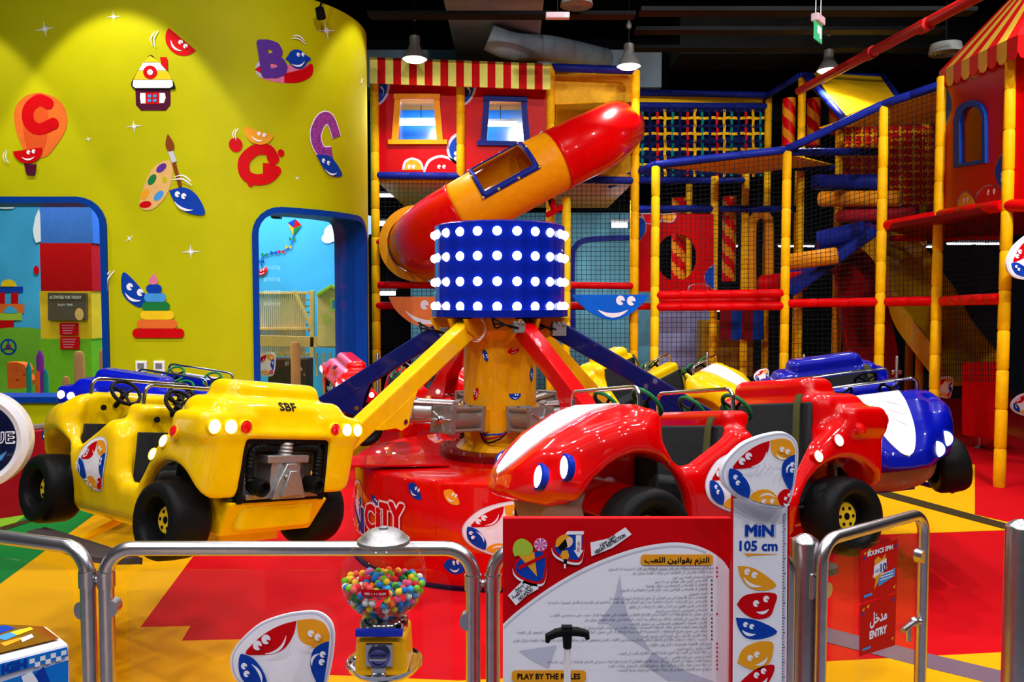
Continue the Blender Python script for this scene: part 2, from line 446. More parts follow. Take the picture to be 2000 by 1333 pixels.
def emblem(border=PAPER, face=PAPER, rim=GREYP):
    a = Art()
    nm = lambda P: [((x - 220) / 200, (263 - y) / 200) for x, y in P]
    ctr = (225, 262)
    o = nm(E_OUT)
    a.poly([(x * 1.0, y * 1.0) for x, y in o], rim)
    a.poly([(x * .965, y * .965) for x, y in o], border)
    for P, m in (([(268, 100), (262, 150), (235, 205), (195, 235), (130, 248), (75, 245), (110, 195), (160, 150), (215, 118)], DRED),
                 ([(270, 98), (330, 88), (375, 100), (398, 135), (402, 165), (385, 190), (345, 203), (305, 190), (280, 160)], DORA),
                 ([(402, 172), (398, 260), (384, 362), (350, 320), (333, 270), (340, 215), (370, 185)], DBLU),
                 ([(380, 362), (372, 418), (346, 442), (328, 440), (312, 405), (325, 372), (355, 355)], DRED),
                 ([(325, 442), (250, 433), (168, 408), (185, 375), (225, 358), (270, 362), (305, 390)], DORA),
                 ([(160, 405), (110, 383), (67, 345), (52, 300), (54, 255), (66, 246), (110, 262), (150, 310), (168, 360)], DBLU)):
        a.poly(nm(spline(P + P[:1], 3)[:-1]), m)
    for x, y, r, c in ((122, 207, 18, DRED), (155, 180, 18, DRED), (330, 143, 13, DORA), (358, 155, 13, DORA), (382, 222, 12, DBLU), (380, 252, 12, DBLU),
                       (366, 382, 9, DRED), (347, 400, 9, DRED), (232, 412, 12, DORA), (275, 412, 12, DORA), (80, 285, 12, DBLU), (92, 314, 12, DBLU)):
        (px_, py_), = nm([(x, y)]); eye(a, px_, py_, r / 200, c)
    for p, q, b in (((160, 228), (238, 150), -.2), ((290, 160), (340, 185), -.2), ((346, 262), (372, 212), .22), ((330, 420), (362, 425), -.25), ((200, 388), (285, 388), .2), ((112, 272), (155, 345), .14)):
        P = nm([p, q]); cres(a, None, P[0], P[1], b, .055, PAPER)
    return a
def petal(colour, kind='half'):      # a half-moon face, flat edge up, unit width
    a = Art()
    if kind == 'half':
        pts = [(-.5, .22), (.5, .22)] + [(.5 * cos(rad(t)) , .22 - .47 * sin(rad(t)) ** 1.0) for t in range(10, 180, 10)]
    else:
        pts = spline([(-.5, .1), (-.25, .24), (.05, .22), (.32, .08), (.5, -.12), (.2, -.22), (-.1, -.2), (-.35, -.08), (-.5, .1)], 3)[:-1]
    a.poly(pts, colour)
    eye(a, .02, .12, .065, colour); eye(a, .2, .12, .065, colour)
    cres(a, None, (-.22, -.02), (.2, -.06), -.2, .06, PAPER)
    return a
def xf(cx, cy, s, rot=0, flip=1, sy=None):
    r = rad(rot); sy = sy or s
    return lambda x, y: (cx + x * flip * s * cos(r) - y * sy * sin(r), cy + x * flip * s * sin(r) + y * sy * cos(r))
def swoosh(a, x, y, s, rot):
    for k in (0, .12):
        r = rad(rot); P = [(-.35 + k * .5, .3 + k), (0, .42 + k), (.35 - k * .5, .3 + k)]
        P = [(x + s * (p * cos(r) - q * sin(r)), y + s * (p * sin(r) + q * cos(r))) for p, q in P]
        a.stroke(spline(P, 4), [s * .05 * sin(PI * (i + .3) / 9.6) for i in range(9)], PAPER)
# ------------------------------------------------------------ signed-distance sculpting for the moulded shells
def sd_poly(X, Z, P):
    d = np.full(X.shape, 1e9); s = np.ones(X.shape); n = len(P)
    for i in range(n):
        ax, az = P[i]; bx, bz = P[i - 1]
        ex, ez = bx - ax, bz - az; wx, wz = X - ax, Z - az
        t = np.clip((wx * ex + wz * ez) / (ex * ex + ez * ez), 0, 1)
        d = np.minimum(d, (wx - ex * t) ** 2 + (wz - ez * t) ** 2)
        c1 = Z >= az; c2 = Z < bz; c3 = ex * wz > ez * wx
        s = np.where((c1 & c2 & c3) | (~c1 & ~c2 & ~c3), -s, s)
    return s * np.sqrt(d)
def sd_box(X, Y, Z, c, h, r):
    qx = np.abs(X - c[0]) - h[0] + r; qy = np.abs(Y - c[1]) - h[1] + r; qz = np.abs(Z - c[2]) - h[2] + r
    return np.sqrt(np.maximum(qx, 0) ** 2 + np.maximum(qy, 0) ** 2 + np.maximum(qz, 0) ** 2) + np.minimum(np.maximum(qx, np.maximum(qy, qz)), 0) - r
def smin(a, b, k):
    h = np.clip(.5 + .5 * (b - a) / k, 0, 1); return b * (1 - h) + a * h - k * h * (1 - h)
def smax(a, b, k): return -smin(-a, -b, k)
def nets(fn, lo, hi, h, relax=2):          # surface nets
    ax = [np.arange(lo[i], hi[i] + h, h) for i in range(3)]
    X, Y, Z = np.meshgrid(*ax, indexing='ij', sparse=True)
    D = np.broadcast_to(fn(X, Y, Z), tuple(len(a) for a in ax)).astype(np.float32)
    nx, ny, nz = D.shape; cs = (nx - 1, ny - 1, nz - 1)
    acc = np.zeros(cs + (3,)); cnt = np.zeros(cs)
    I = [np.arange(n) for n in cs]
    for axis in range(3):
        for o1 in (0, 1):
            for o2 in (0, 1):
                a = [slice(0, -1)] * 3; b = [slice(0, -1)] * 3; oth = [k for k in range(3) if k != axis]
                for k, o in zip(oth, (o1, o2)):
                    a[k] = b[k] = slice(1, None) if o else slice(0, -1)
                b[axis] = slice(1, None)
                da, db = D[tuple(a)], D[tuple(b)]
                cr = (da < 0) != (db < 0); t = np.where(cr, da / np.where(cr, da - db, 1), 0)
                cnt += cr
                off = [0, 0, 0]; off[oth[0]], off[oth[1]] = o1, o2
                for k in range(3): acc[..., k] += np.where(cr, (t if k == axis else off[k]), 0)
    has = cnt > 0; idx = -np.ones(cs, int); idx[has] = np.arange(has.sum())
    g = np.argwhere(has); V = (g + acc[has] / cnt[has][:, None]) * h + np.array(lo)
    Fc = []
    for axis in range(3):
        o = [k for k in range(3) if k != axis]
        sl = [slice(1, -1)] * 3; sl[axis] = slice(0, -1); s2 = list(sl); s2[axis] = slice(1, None)
        da, db = D[tuple(sl)], D[tuple(s2)]; cr = np.argwhere((da < 0) != (db < 0))
        if not len(cr): continue
        inside = (da < 0)[tuple(cr.T)]
        base = cr + np.array([1 if k != axis else 0 for k in range(3)])
        def cell(u, v):
            q = base.copy(); q[:, o[0]] -= u; q[:, o[1]] -= v; return idx[tuple(q.T)]
        q = np.stack([cell(0, 0), cell(1, 0), cell(1, 1), cell(0, 1)], 1)
        flip = inside if axis != 1 else ~inside
        q[~flip] = q[~flip][:, ::-1]
        Fc.append(q)
    Fc = np.concatenate(Fc); Fc = Fc[(Fc >= 0).all(1)]
    E = np.concatenate([Fc[:, [i, (i + 1) % 4]] for i in range(4)])
    for _ in range(relax):
        sm = np.zeros_like(V); n = np.zeros(len(V))
        for a, b in ((0, 1), (1, 0)):
            np.add.at(sm, E[:, a], V[E[:, b]]); np.add.at(n, E[:, a], 1)
        V = V * .45 + .55 * sm / np.maximum(n, 1)[:, None]
    return V, Fc
def np_mesh(name, V, Fc):
    me = bpy.data.meshes.new(name)
    me.vertices.add(len(V)); me.vertices.foreach_set('co', V.astype(np.float32).ravel())
    k = Fc.shape[1]; me.loops.add(len(Fc) * k); me.polygons.add(len(Fc))
    me.polygons.foreach_set('loop_start', np.arange(0, len(Fc) * k, k)); me.loops.foreach_set('vertex_index', Fc.ravel().astype(np.int32))
    me.update(calc_edges=True); return me

# ------------------------------------------------------------ the buggies: x forward, y outward (left), z up, origin at wheel-centre height
def car_sdf(X, Y, Z):
    A = np.abs(Y)
    side = [(.86, .14), (.845, .175), (.75, .26), (.62, .335), (.52, .372), (.45, .378), (.40, .35), (.335, .235), (.30, .21), (.25, .215), (.12, .29), (.05, .335), (-.015, .335), (-.065, .285),
            (-.10, .14), (-.13, .10), (-.215, .10), (-.265, .17), (-.345, .28), (-.44, .355), (-.57, .40), (-.65, .395), (-.685, .35), (-.67, .2), (-.645, -.02), (-.2, -.07), (.3, -.07), (.58, .06), (.70, .115), (.80, .125)]
    d = sd_poly(X, Z, side) - .012
    W = np.interp(X, [.45, .55, .62, .68, .73, .78, .82, .85, .878], [.372, .362, .335, .29, .245, .193, .143, .09, 0.0])
    W = np.where(X < -.25, .372 + .02 * np.clip((-.25 - X) / .2, 0, 1), W)
    # sides tuck under below the door line
    tuck = np.clip((.12 - Z) / .2, 0, 1) * .035
    d = smax(d, (A - W + tuck) * .9, .07)
    hood = sd_poly(X, Z, [(.86, .14), (.83, .20), (.70, .315), (.54, .405), (.46, .43), (.38, .42), (.36, .38), (.36, .08), (.7, .08)]) - .01
    hood = smax(hood, A - np.clip(.12 + (.86 - X) * .33, .1, .25), .05)
    d = smin(d, hood, .05)
    d = smin(d, sd_box(X, A, Z, (.40, .12, .37), (.055, .21, .055), .045), .05)          # cowl
    # cockpits
    c1 = sd_box(X, Y, Z, (.215, 0, .34), (.165, .305, .32), .06)
    c2 = sd_box(X, Y, Z, (-.225, 0, .34), (.175, .305, .32), .06)
    d = smax(d, -smin(c1, c2, .01), .03)
    # seat humps with rolled tops
    d = smin(d, sd_box(X, A, Z, (-.015, .0, .22), (.05, .30, .175), .045), .03)
    d = smin(d, sd_box(X, A, Z, (-.02, .0, .385), (.06, .29, .032), .03), .02)
    d = smin(d, sd_box(X, A, Z, (-.53, 0, .3), (.13, .335, .185), .06), .035)
    d = smin(d, sd_box(X, A, Z, (-.505, 0, .50), (.085, .24, .055), .05), .025)
    # lamp wings over the rear wheels
    d = smin(d, sd_box(X, A, Z, (-.578, .285, .375), (.10, .125, .05), .028), .04)
    # wheel arches
    for cx, cz, r in ((.478, .03, .202), (-.46, -.01, .222)):
        cyl = np.sqrt((X - cx) ** 2 + ((Z - cz) * (.86 if cx > 0 else .95)) ** 2) - r
        d = smax(d, -smax(cyl, .19 - A, .02), .03)
    # engine bay
    d = smax(d, -sd_box(X, Y, Z, (-.665, 0, .205), (.09, .215, .125), .015), .015)
    return d
_V, _F = nets(car_sdf, (-.80, -.46, -.12), (.93, .46, .60), .0085)
CARM = np_mesh('body', _V, _F)
CARB = BVHTree.FromPolygons([tuple(v) for v in _V], [tuple(f) for f in _F])
def proj_y(sgn):       # artwork on the flank: (u forward, v up)
    def fn(u, v, d):
        h = CARB.ray_cast(Vector((u, sgn * .8, v)), Vector((0, -sgn, 0)), .62)
        return None if h[0] is None else h[0] + h[1] * d * (1 if h[1].y * sgn > 0 else -1)
    return fn
def proj_z(u, v, d):   # artwork on the bonnet: (u forward, v left)
    h = CARB.ray_cast(Vector((u, v, .9)), Vector((0, 0, -1)), 1.2)
    return None if h[0] is None else h[0] + h[1] * d * (1 if h[1].z > 0 else -1)
def proj_x(u, v, d):   # on the tail: (u to the right seen from behind = -y, v up)
    h = CARB.ray_cast(Vector((-1.2, -u, v)), Vector((1, 0, 0)), 1.0)
    return None if h[0] is None else h[0] + h[1] * d * (1 if h[1].x < 0 else -1)
WA, WB, WR = .462, .343, .153
def surf(fn, u, v):
    p = fn(u, v, 0); return p if p is not None else None
def make_car(M, label, paint, hub, wheelc, plate_kind):
    t = thing('ride_buggy', label, 'ride car', M=M, group='buggies on the spinning ride')
    me = CARM.copy(); me.materials.append(paint)
    body = link('body', me, t, 180)
    # white ribbed bonnet panel
    a = Art()
    if plate_kind == 'shield':
        shp = spline([(.855, 0), (.83, .045), (.74, .12), (.62, .165), (.50, .165), (.455, .13), (.44, 0)], 4)
    else:
        shp = spline([(.86, 0), (.84, .04), (.75, .085), (.6, .118), (.45, .135), (.42, .132), (.42, 0)], 4)
    a.poly(shp + [(x, -y) for x, y in shp[::-1]][1:-1], WHITE)
    p = a.build('bonnet_panel', proj_z, t, .02, .02, local=True, base=.006)
    sol = p.modifiers.new('thick', 'SOLIDIFY'); sol.thickness = .012; sol.offset = -1
    p['label'] = 'white moulded bonnet panel'
    m = MB()
    for k in range(3):
        for s in (1, -1):
            pts = [proj_z(.53 + k * .07 + .06 * (i / 8), s * (.008 + (.088 - k * .016) * i / 8), .0065) for i in range(9)]
            if all(q is not None for q in pts): m.tube(pts, [.0062 * (1 - .7 * abs(i / 4 - 1)) for i in range(9)], 6)
    m.build('rib', WHITE, p, local=True)
    # emblem transfers on both flanks
    for s in (1, -1):
        e = Art().add(emblem(), xf(.105, .155, .115, 0, -s))
        e.build('emblem_transfer', proj_y(s), t, .03, .03, local=True, base=.0025, lay=.0007)
    # wheels
    for fx in (1, -1):
        for s in (1, -1):
            c = Vector((fx * WA, s * WB, 0)); Mw = Matrix.Translation(c) @ Matrix.Rotation(-s * PI / 2, 4, 'X')
            m = MB()
            m.lathe([(.085, -.05), (.088, -.075), (.12, -.086), (.142, -.076), (.151, -.055), (.153, 0), (.151, .055), (.142, .076), (.12, .086), (.096, .080), (.086, .066), (.082, .05), (.080, .03), (.076, .03), (.074, .015), (.068, .012), (.0, .010)], 40, Mw)
            wl = m.build('wheel', TYRE, t, local=True, smooth=50)
            m = MB(); prof = [(0, .012), (.05, .012), (.056, .018), (.05, .026), (.02, .028), (0, .028)]
            m.lathe(prof, 24, Mw)
            hb = m.build('wheel_hub', hub, wl, local=True)
            for k in range(7):
                m = MB(); r, q = (.034, .0065) if k else (0, .014)
                cc = Mw @ Vector((r * cos(k * PI / 3), r * sin(k * PI / 3), .0285)); m.lathe([(q, -.002), (q, .0012), (0, .0012)], 12, Matrix.Translation(cc) @ Mw.to_3x3().to_4x4())
                m.build('lug_hole', BLACK, hb, local=True)
    for fx in (1, -1): m = MB(); m.tube([(fx * WA, -WB, 0), (fx * WA, WB, 0)], .018, 10); m.build('axle', BLACK, t, local=True)
    # black footwells, cushions and seat backs
    for x0, x1, nm in ((.065, .365, 'front'), (-.385, -.065, 'rear')):
        m = MB(); y, z0, z1 = .297, .036, .30
        m.box(((x0 + x1) / 2, 0, z0), (x1 - x0, 2 * y, .012))
        m.box((x1 - .004, 0, (z0 + z1) / 2), (.012, 2 * y - .02, z1 - z0))
        m.build('footwell_lining', DARKF, t, local=True, bevel=.004)
        m = MB(); m.box((x0 + .075, 0, .10), (.15, 2 * y - .02, .12)); m.build('seat', DARKF, t, local=True, bevel=.02)
        R = Matrix.Rotation(-.12, 3, 'Y')
        zt = .36 if nm == 'front' else .45
        m = MB(); m.box((x0 + .004, 0, (zt + .14) / 2), (.024, 2 * y - .03, zt - .14), R=R)
        sb = m.build('seat_back', DARKF, t, local=True, bevel=.01)
        for s in (1,):
            m = MB(); xx = x0 + .022
            m.tube(spline([(xx - .02, s * .238, zt + .03), (xx + .004, s * .24, zt - .01), (xx + .03, s * .245, zt - .1), (xx + .06, s * .25, .19)], 4), .006, 6)
            m.v = [Vector((v.x, s * .24 + (v.y - s * .24) * 3.2, v.z)) for v in m.v]
            m.build('seat_belt', OLIVE, t, local=True)
    # chrome grab bars and steering wheels
    for x, z, y, top in ((.405, .42, .25, .505), (-.025, .40, .25, .50)):
        m = MB(); P = []
        P.append((x, -y, z - .03))
        for k in range(7):
            a_ = PI / 2 * k / 6; P.append((x, -y + .035 * (1 - cos(a_)), top - .035 + .035 * sin(a_)))
        for k in range(7):
            a_ = PI / 2 * (1 - k / 6); P.append((x, y - .035 * (1 - cos(a_)), top - .035 + .035 * sin(a_)))
        P.append((x, y, z - .03)); m.tube(P, .0085, 10)
        for s in (1, -1): m.lathe([(.016, 0), (.016, .006), (.009, .01)], 14, Matrix.Translation((x, s * y, z - .005)))
        m.build('grab_bar', CHROME, t, local=True)
        for s in (1, -1):
            ctr = Vector((x - .105, s * .145, z + .03)); Ms = frame(ctr, (0, 1, 0), Vector((-.75, 0, .66)))
            m = MB(); m.tube([Ms @ Vector((.066 * cos(2 * PI * k / 24), .066 * sin(2 * PI * k / 24), 0)) for k in range(24)], .0085, 8, closed=True)
            sw = m.build('steering_wheel', wheelc, t, local=True)
            m = MB()
            for k in range(3):
                a_ = PI / 2 + k * 2 * PI / 3; m.tube([Ms @ Vector((0, 0, -.012)), Ms @ Vector((.062 * cos(a_), .062 * sin(a_), 0))], .0065, 6)
            m.lathe([(.0, -.006), (.018, -.008), (.018, -.02), (.012, -.03), (.012, -.10), (0, -.10)], 14, Ms)
            m.build('spoke', BLACK, sw, local=True)
        for k, yy in enumerate((-.03, .03, .24)):
            m = MB(); m.lathe([(.013, -.002), (.013, .005), (0, .005)], 14, frame((x - .058, yy * (1 if k < 2 else .9), z - .045), (0, 1, 0), (-1, 0, .2)))
            m.build('dashboard_dial', BLACK, t, local=True)
    # lamps
    def lens(name, p, n, r, m_, rim, ring=None):
        Ml = frame(p, (0, 1, 0) if abs(n[1]) < .8 else (1, 0, 0), n)
        m = MB(); m.lathe([(r * 1.22, -.018), (r * 1.22, .004), (r * 1.05, .008), (r, .004)], 24, Ml)
        b = m.build(name, rim, t, local=True)
        m = MB(); m.lathe([(r * 1.02, .002), (r * .85, .008), (r * .5, .0125), (0, .014)], 20, Ml); m.build('lens', m_, b, local=True)
    for s in (1, -1):
        for yy, zz in ((.178, .19), (.25, .222)):
            h = CARB.ray_cast(Vector((1.2, s * yy, zz)), Vector((-1, 0, 0)), 1.2)
            if h[0] is not None:
                n = h[1] if h[1].x > 0 else -h[1]
                n = h[1] if h[1].x > 0 else -h[1]; n = (n + Vector((.0, s * .20, .0))).normalized()
                lens('headlamp', h[0] - n * .008, n, .040, LWHITE, mat('blue lamp ring', S(16, 46, 170), .3))
        for k, m_ in enumerate((LWARM, LWHITE, LRED)):
            p = proj_x(-s * (.365 - k * .068), .375, 0)
            if p is not None: lens('tail_lamp', p, (-1, 0, .05), .026, m_, paint)
        for k, (u, v, m_) in enumerate(((-.33, .235, LWARM), (-.42, .295, LWHITE), (-.515, .342, LRED))):
            h = CARB.ray_cast(Vector((u, s * .8, v)), Vector((0, -s, 0)), .6)
            if h[0] is not None: lens('side_lamp', h[0], (-.1, s, .25), .022, m_, paint)
    # engine moulding in the tail
    m = MB(); m.box((-.582, 0, .205), (.02, .425, .245)); eng = m.build('engine_panel', mat('silver backing', S(150, 146, 148), .45, .5), t, local=True, bevel=.004)
    m = MB(); ex = -.662
    for c_, d_ in (((ex, .208, .205), (.03, .02, .25)), ((ex, -.208, .205), (.03, .02, .25)), ((ex, 0, .322), (.03, .425, .02)), ((ex, 0, .09), (.03, .425, .014))): m.box(c_, d_)
    m.build('panel_frame', BLACK, eng, local=True, smooth=0)
    m = MB()
    m.box((-.635, 0, .17), (.09, .15, .15)); m.box((-.64, 0, .252), (.10, .21, .03)); m.box((-.64, .12, .105), (.08, .12, .02)); m.box((-.64, -.12, .105), (.08, .12, .02))
    m.prism([(-.085, -.01), (.085, -.01), (.06, .06), (.025, .13), (-.025, .13), (-.06, .06)], .035, frame((-.668, -.01, .105), (0, -1, 0), (-1, 0, 0)))
    m.prism([(-.05, 0), (.05, 0), (.02, .10), (-.02, .10)], .025, frame((-.695, -.01, .108), (0, -1, 0), (-1, 0, 0)))
    for k in range(5): m.sphere((-.706, -.045 + .01 * k * (1 if k < 3 else 1.6), .12 + .016 * k), .009, 8)
    m.build('engine_block', ALU, eng, local=True, bevel=.006)
    m = MB()
    m.lathe([(0, 0), (.03, 0), (.036, .006), (.030, .014), (.037, .020), (.031, .028), (.037, .034), (.031, .042), (.036, .048), (.030, .056), (0, .057)], 18, Matrix.Translation((-.655, 0, .262)))
    m.build('air_intake', ALU, eng, local=True)
    for s in (1, -1):
        P = spline([(-.65, s * .035, .295), (-.665, s * .11, .297), (-.67, s * .165, .285), (-.67, s * .172, .23), (-.675, s * .168, .165)], 8)
        m = MB(); m.tube(P, [.016 + .0035 * (i % 2) for i in range(len(P))], 10); m.build('air_hose', BLACK, eng, local=True)
        m = MB(); m.lathe([(.0, 0), (.03, 0), (.034, .02), (.034, .075), (.026, .08), (.018, .06), (0, .06)], 18, frame((-.65, s * .14, .15), (0, 1, 0), (-1, s * .12, -.1)))
        m.build('exhaust_pipe', BLACK, eng, local=True)
    # maker's letters on the engine cover
    a = Art().text('SBF', 0, .445, .03, DBLK, width=.085, align='c', fat=.03)
    a.build('maker_lettering', proj_x, t, local=True, base=.002)
    # grey nose moulding below the bonnet, and the underbody beam
    m = MB(); k = 10
    prof = [(.76, .13, .23), (.775, .08, .225), (.755, .01, .21), (.66, -.05, .19), (.5, -.07, .16)]
    vs = []
    for x, z, y in prof:
        for j in range(k + 1):
            tt = j / k * 2 - 1; vs.append((x - .12 * tt * tt + .012 * cos(tt * 9), tt * y, z))
    fs = [(i * (k + 1) + j, i * (k + 1) + j + 1, (i + 1) * (k + 1) + j + 1, (i + 1) * (k + 1) + j) for i in range(len(prof) - 1) for j in range(k)]
    m.raw(vs, fs); nb = m.build('nose_moulding', mat('taupe moulding', S(150, 118, 104), .45), t, local=True)
    sol = nb.modifiers.new('thick', 'SOLIDIFY'); sol.thickness = .04; sol.offset = 1
    m = MB(); m.box((0, 0, -.085), (1.0, .30, .05)); m.build('chassis', paint, t, local=True, bevel=.01)
    m = MB(); m.hexa([Vector(p) for p in ((-.60, -.23, -.055), (-.52, -.23, -.055), (-.52, .23, -.055), (-.60, .23, -.055), (-.675, -.25, .085), (-.52, -.25, .085), (-.52, .25, .085), (-.675, .25, .085))]); m.build('tail_apron', paint, t, local=True, smooth=0, bevel=.012)
    # running board on the outer side
    m = MB(); pl = [(-.37, .03), (-.32, .0), (.32, 0), (.37, .03), (.32, .11), (.2, .145), (-.2, .145), (-.32, .11)]
    m.prism(smooth_loop(pl, 4), .022, Matrix.Translation((.03, .37, -.185)))
    rb = m.build('running_board', mat('grey grip rubber', S(74, 66, 64), .75, bump=.3, scale=90), t, local=True)
    m = MB()
    for x in (-.1, .2): m = MB(); m.tube([(x, .47, -.19), (x, .36, -.20), (x, .12, -.10)], .016, 8); m.build('step_bracket', paint, rb, local=True)
    return t

HUBC = Vector((-.08, 5.4, 0)); RING = 2.246; T0 = rad(-38.15)
def car_matrix(c, z, roll=8, pitch=0, dx=0):
    th = T0 + c * PI / 3; ho = rad(3.2)
    o = Vector((sin(th), -cos(th), 0)); h0 = Vector((-cos(th), -sin(th), 0))
    h = Vector((cos(ho) * h0.x - sin(ho) * h0.y, sin(ho) * h0.x + cos(ho) * h0.y, 0)); n = Vector((-h.y, h.x, 0))
    flip = n.dot(o) < 0
    assert not flip or True
    M = Matrix((h, n if not flip else -n, Vector((0, 0, 1)))).transposed().to_4x4()
    M.translation = HUBC + o * RING + h * .025 + Vector((dx, 0, z))
    return M @ Matrix.Rotation(rad(roll), 4, 'X') @ Matrix.Rotation(rad(-pitch), 4, 'Y')
# ------------------------------------------------------------ the setting: floor, walls, ceiling
m = MB()
FM = [mat('red carpet', S(204, 4, 18), .8, bump=.2, scale=200, noise=.05), mat('yellow carpet', S(238, 172, 4), .8, bump=.2, scale=200, noise=.05),
      mat('green carpet', S(20, 120, 50), .8, bump=.2, scale=200, noise=.06), mat('lime carpet', S(120, 170, 40), .8, bump=.2, scale=200), mat('purple carpet', S(84, 40, 140), .8, bump=.2, scale=200),
      mat('grey carpet', S(120, 96, 110), .8, bump=.2, scale=200), mat('dark rubber strip', S(62, 50, 30), .6), mat('grey vinyl walkway', S(120, 120, 132), .5)]
m.raw([(-9, -2.5, 0), (9, -2.5, 0), (9, 13.5, 0), (-9, 13.5, 0)], [(0, 1, 2, 3)], 0)
def patch(pts, mi, z, px=True):
    P = [onz(x, y, z) for x, y in pts] if px else [Vector((x, y, z)) for x, y in pts]
    tri = tessellate_polygon([P]); 
    fs = []
    for f in tri:
        a, b, c = [P[i] for i in f]
        fs.append(tuple(f) if (b - a).cross(c - a).z > 0 else tuple(f)[::-1])
    m.raw(P, fs, mi)
g1 = onz(200, 995); g2 = onz(0, 1142); gd = (g2 - g1)
y1 = onz(274, 1227); y2 = onz(430, 1018)
ge = g1 + gd * ((-2.4 - g1.y) / gd.y)
# yellow sweep on the left, in front, and the wedge on the right
patch([(g1 - gd * .5).xy, ge.xy, (-.6, -2.4), onz(640, 1320).xy, onz(480, 1250).xy, onz(355, 1253).xy, onz(372, 1224).xy, onz(274, 1227).xy, onz(363, 1107).xy, onz(430, 1018).xy, (-1.6, 6.3)], 1, .002, False)
patch([(g1 - gd * .5).xy, ge.xy, (-9, -2.4), (-9, 7.2), (-2.9, 7.2)], 2, .003, False)
patch([onz(640, 1320).xy, onz(895, 1331).xy, onz(1300, 1312).xy, onz(1624, 1293).xy, onz(1966, 1275).xy, (5, 3.7), (5, -2.4), (-.6, -2.4)], 1, .002, False)
patch([(1300, 1060), (1969, 1036), (2300, 1025), (2300, 960), (1600, 868), (1300, 880)], 1, .002)
patch([(1000, 1075), (1300, 1060), (1300, 880), (1000, 880)], 0, .003)
patch([(1500, 1197), (1809, 1276), (1966, 1313), (2300, 1380), (2300, 1430), (1924, 1333), (1806, 1304), (1500, 1226)], 5, .003)
m.raw([(-9, -2.5, .004), (9, -2.5, .004), (9, 2.0, .004), (-9, 2.0, .004)], [(0, 1, 2, 3)], 7)      # unseen grey walkway on the visitors' side, added for neutral rail reflections
# beyond the rubber strip
patch([(1560, 893), (1713, 954), (1970, 1024), (2300, 1095), (2300, 1108), (1968, 1035), (1730, 971), (1560, 907)], 6, .006)
patch([(1700, 952), (1740, 961), (1740, 880), (1700, 880)], 2, .004); patch([(1560, 893), (1700, 950), (1700, 880)], 2, .004)
patch([(1904, 1005), (2300, 1094), (2300, 850), (1904, 850)], 0, .0045)
patch([(0, 1042), (-260, 1130), (-260, 985), (63, 935), (130, 955)], 3, .004); patch([(-260, 985), (-260, 960), (0, 940), (60, 935), (63, 945)], 4, .005)
patch([(0, 1030), (63, 1012), (140, 980), (140, 984), (63, 1019), (0, 1039)], 6, .006)
struct(m.build('floor', FM, smooth=0))
m = MB(); m.box((0, 5.5, 6.05), (19, 17, .1)); struct(m.build('ceiling', mat('black ceiling paint', S(16, 18, 20), .9)))
m = MB(); m.box((0, 14.0, 3), (19, .1, 6.2)); struct(m.build('wall_back', mat('dark wall paint', S(22, 24, 30), .8)))
m = MB(); m.box((9.0, 5.5, 3), (.1, 17, 6.2)); struct(m.build('wall_right', mat('dark wall paint', S(22, 24, 30), .8)))

# curved green wall with two blue-framed windows
WC = Vector((-2.81, 8.65)); WRD = 1.28; WY = WC.y - WRD
def wall_fn(u, v, d):
    if u <= WC.x: return Vector((u, WY - d, v))
    a = (u - WC.x) / WRD; r = WRD + d
    return Vector((WC.x + r * sin(a), WC.y - r * cos(a), v))
def wall_uv(px, py):
    r = ray(px, py); t = WY / r.y; p = Vector((0, 0, CH)) + r * t
    if p.x <= WC.x: return (p.x, p.z)
    dx, dy = r.x, r.y; ox, oy = -WC.x, -WC.y
    A = dx * dx + dy * dy; B = ox * dx + oy * dy; Cc = ox * ox + oy * oy - WRD * WRD
    D = max(B * B - A * Cc, 0); t = (-B - math.sqrt(D)) / A; p = Vector((0, 0, CH)) + r * t
    return (WC.x + WRD * math.atan2(p.x - WC.x, WC.y - p.y), p.z)
WTOP = 4.42; ARC_END = WC.x + WRD * 1.95
GWALL = mat('lime green wall', S(188, 184, 6), .55, scale=3, noise=.05)
WFRAME = mat('blue window frame', S(8, 58, 150), .4)
ul, zl = wall_uv(208, 385)
W1 = (-7.9, .69, ul, zl)
ua, za = wall_uv(491, 402); ub = wall_uv(712, 420)[0]
W2 = (ua, .34, ub, za)
def sheet(name, outline, holes, th, mt, cut, parent=None, front=0.0):
    a = Art(); a.poly(outline, 0, holes)
    vs, fs, _, _ = a.L[0]
    bm = bmesh.new(); bv = [bm.verts.new((x, y, 0)) for x, y in vs]
    for f in fs:
        try: bm.faces.new([bv[i] for i in f])
        except ValueError: pass
    lo = min(v[0] for v in vs); hi = max(v[0] for v in vs); k = lo + cut
    while k < hi:
        if k > WC.x - .05: bmesh.ops.bisect_plane(bm, geom=bm.verts[:] + bm.edges[:] + bm.faces[:], plane_co=(k, 0, 0), plane_no=(1, 0, 0))
        k += cut
    bm.verts.index_update(); n = len(bm.verts)
    V = [(v.co.x, v.co.y) for v in bm.verts]
    mb = MB(); P = [wall_fn(x, y, front) for x, y in V] + [wall_fn(x, y, front - th) for x, y in V]
    fs = []
    for f in bm.faces:
        i = [v.index for v in f.verts]
        if f.normal.z < 0: i = i[::-1]
        fs.append(tuple(i)); fs.append(tuple(q + n for q in i[::-1]))
    for e in bm.edges:
        if len(e.link_faces) == 1:
            f = e.link_faces[0]; i = [v.index for v in f.verts]
            if f.normal.z < 0: i = i[::-1]
            a_, b_ = e.verts[0].index, e.verts[1].index
            if i[(i.index(a_) + 1) % len(i)] != b_: a_, b_ = b_, a_
            fs.append((b_, a_, a_ + n, b_ + n))
    bm.free(); mb.raw(P, fs)
    return mb.build(name, mt, parent, smooth=25)
h1 = rrect(*W1, .26); h2 = rrect(*W2, .26)
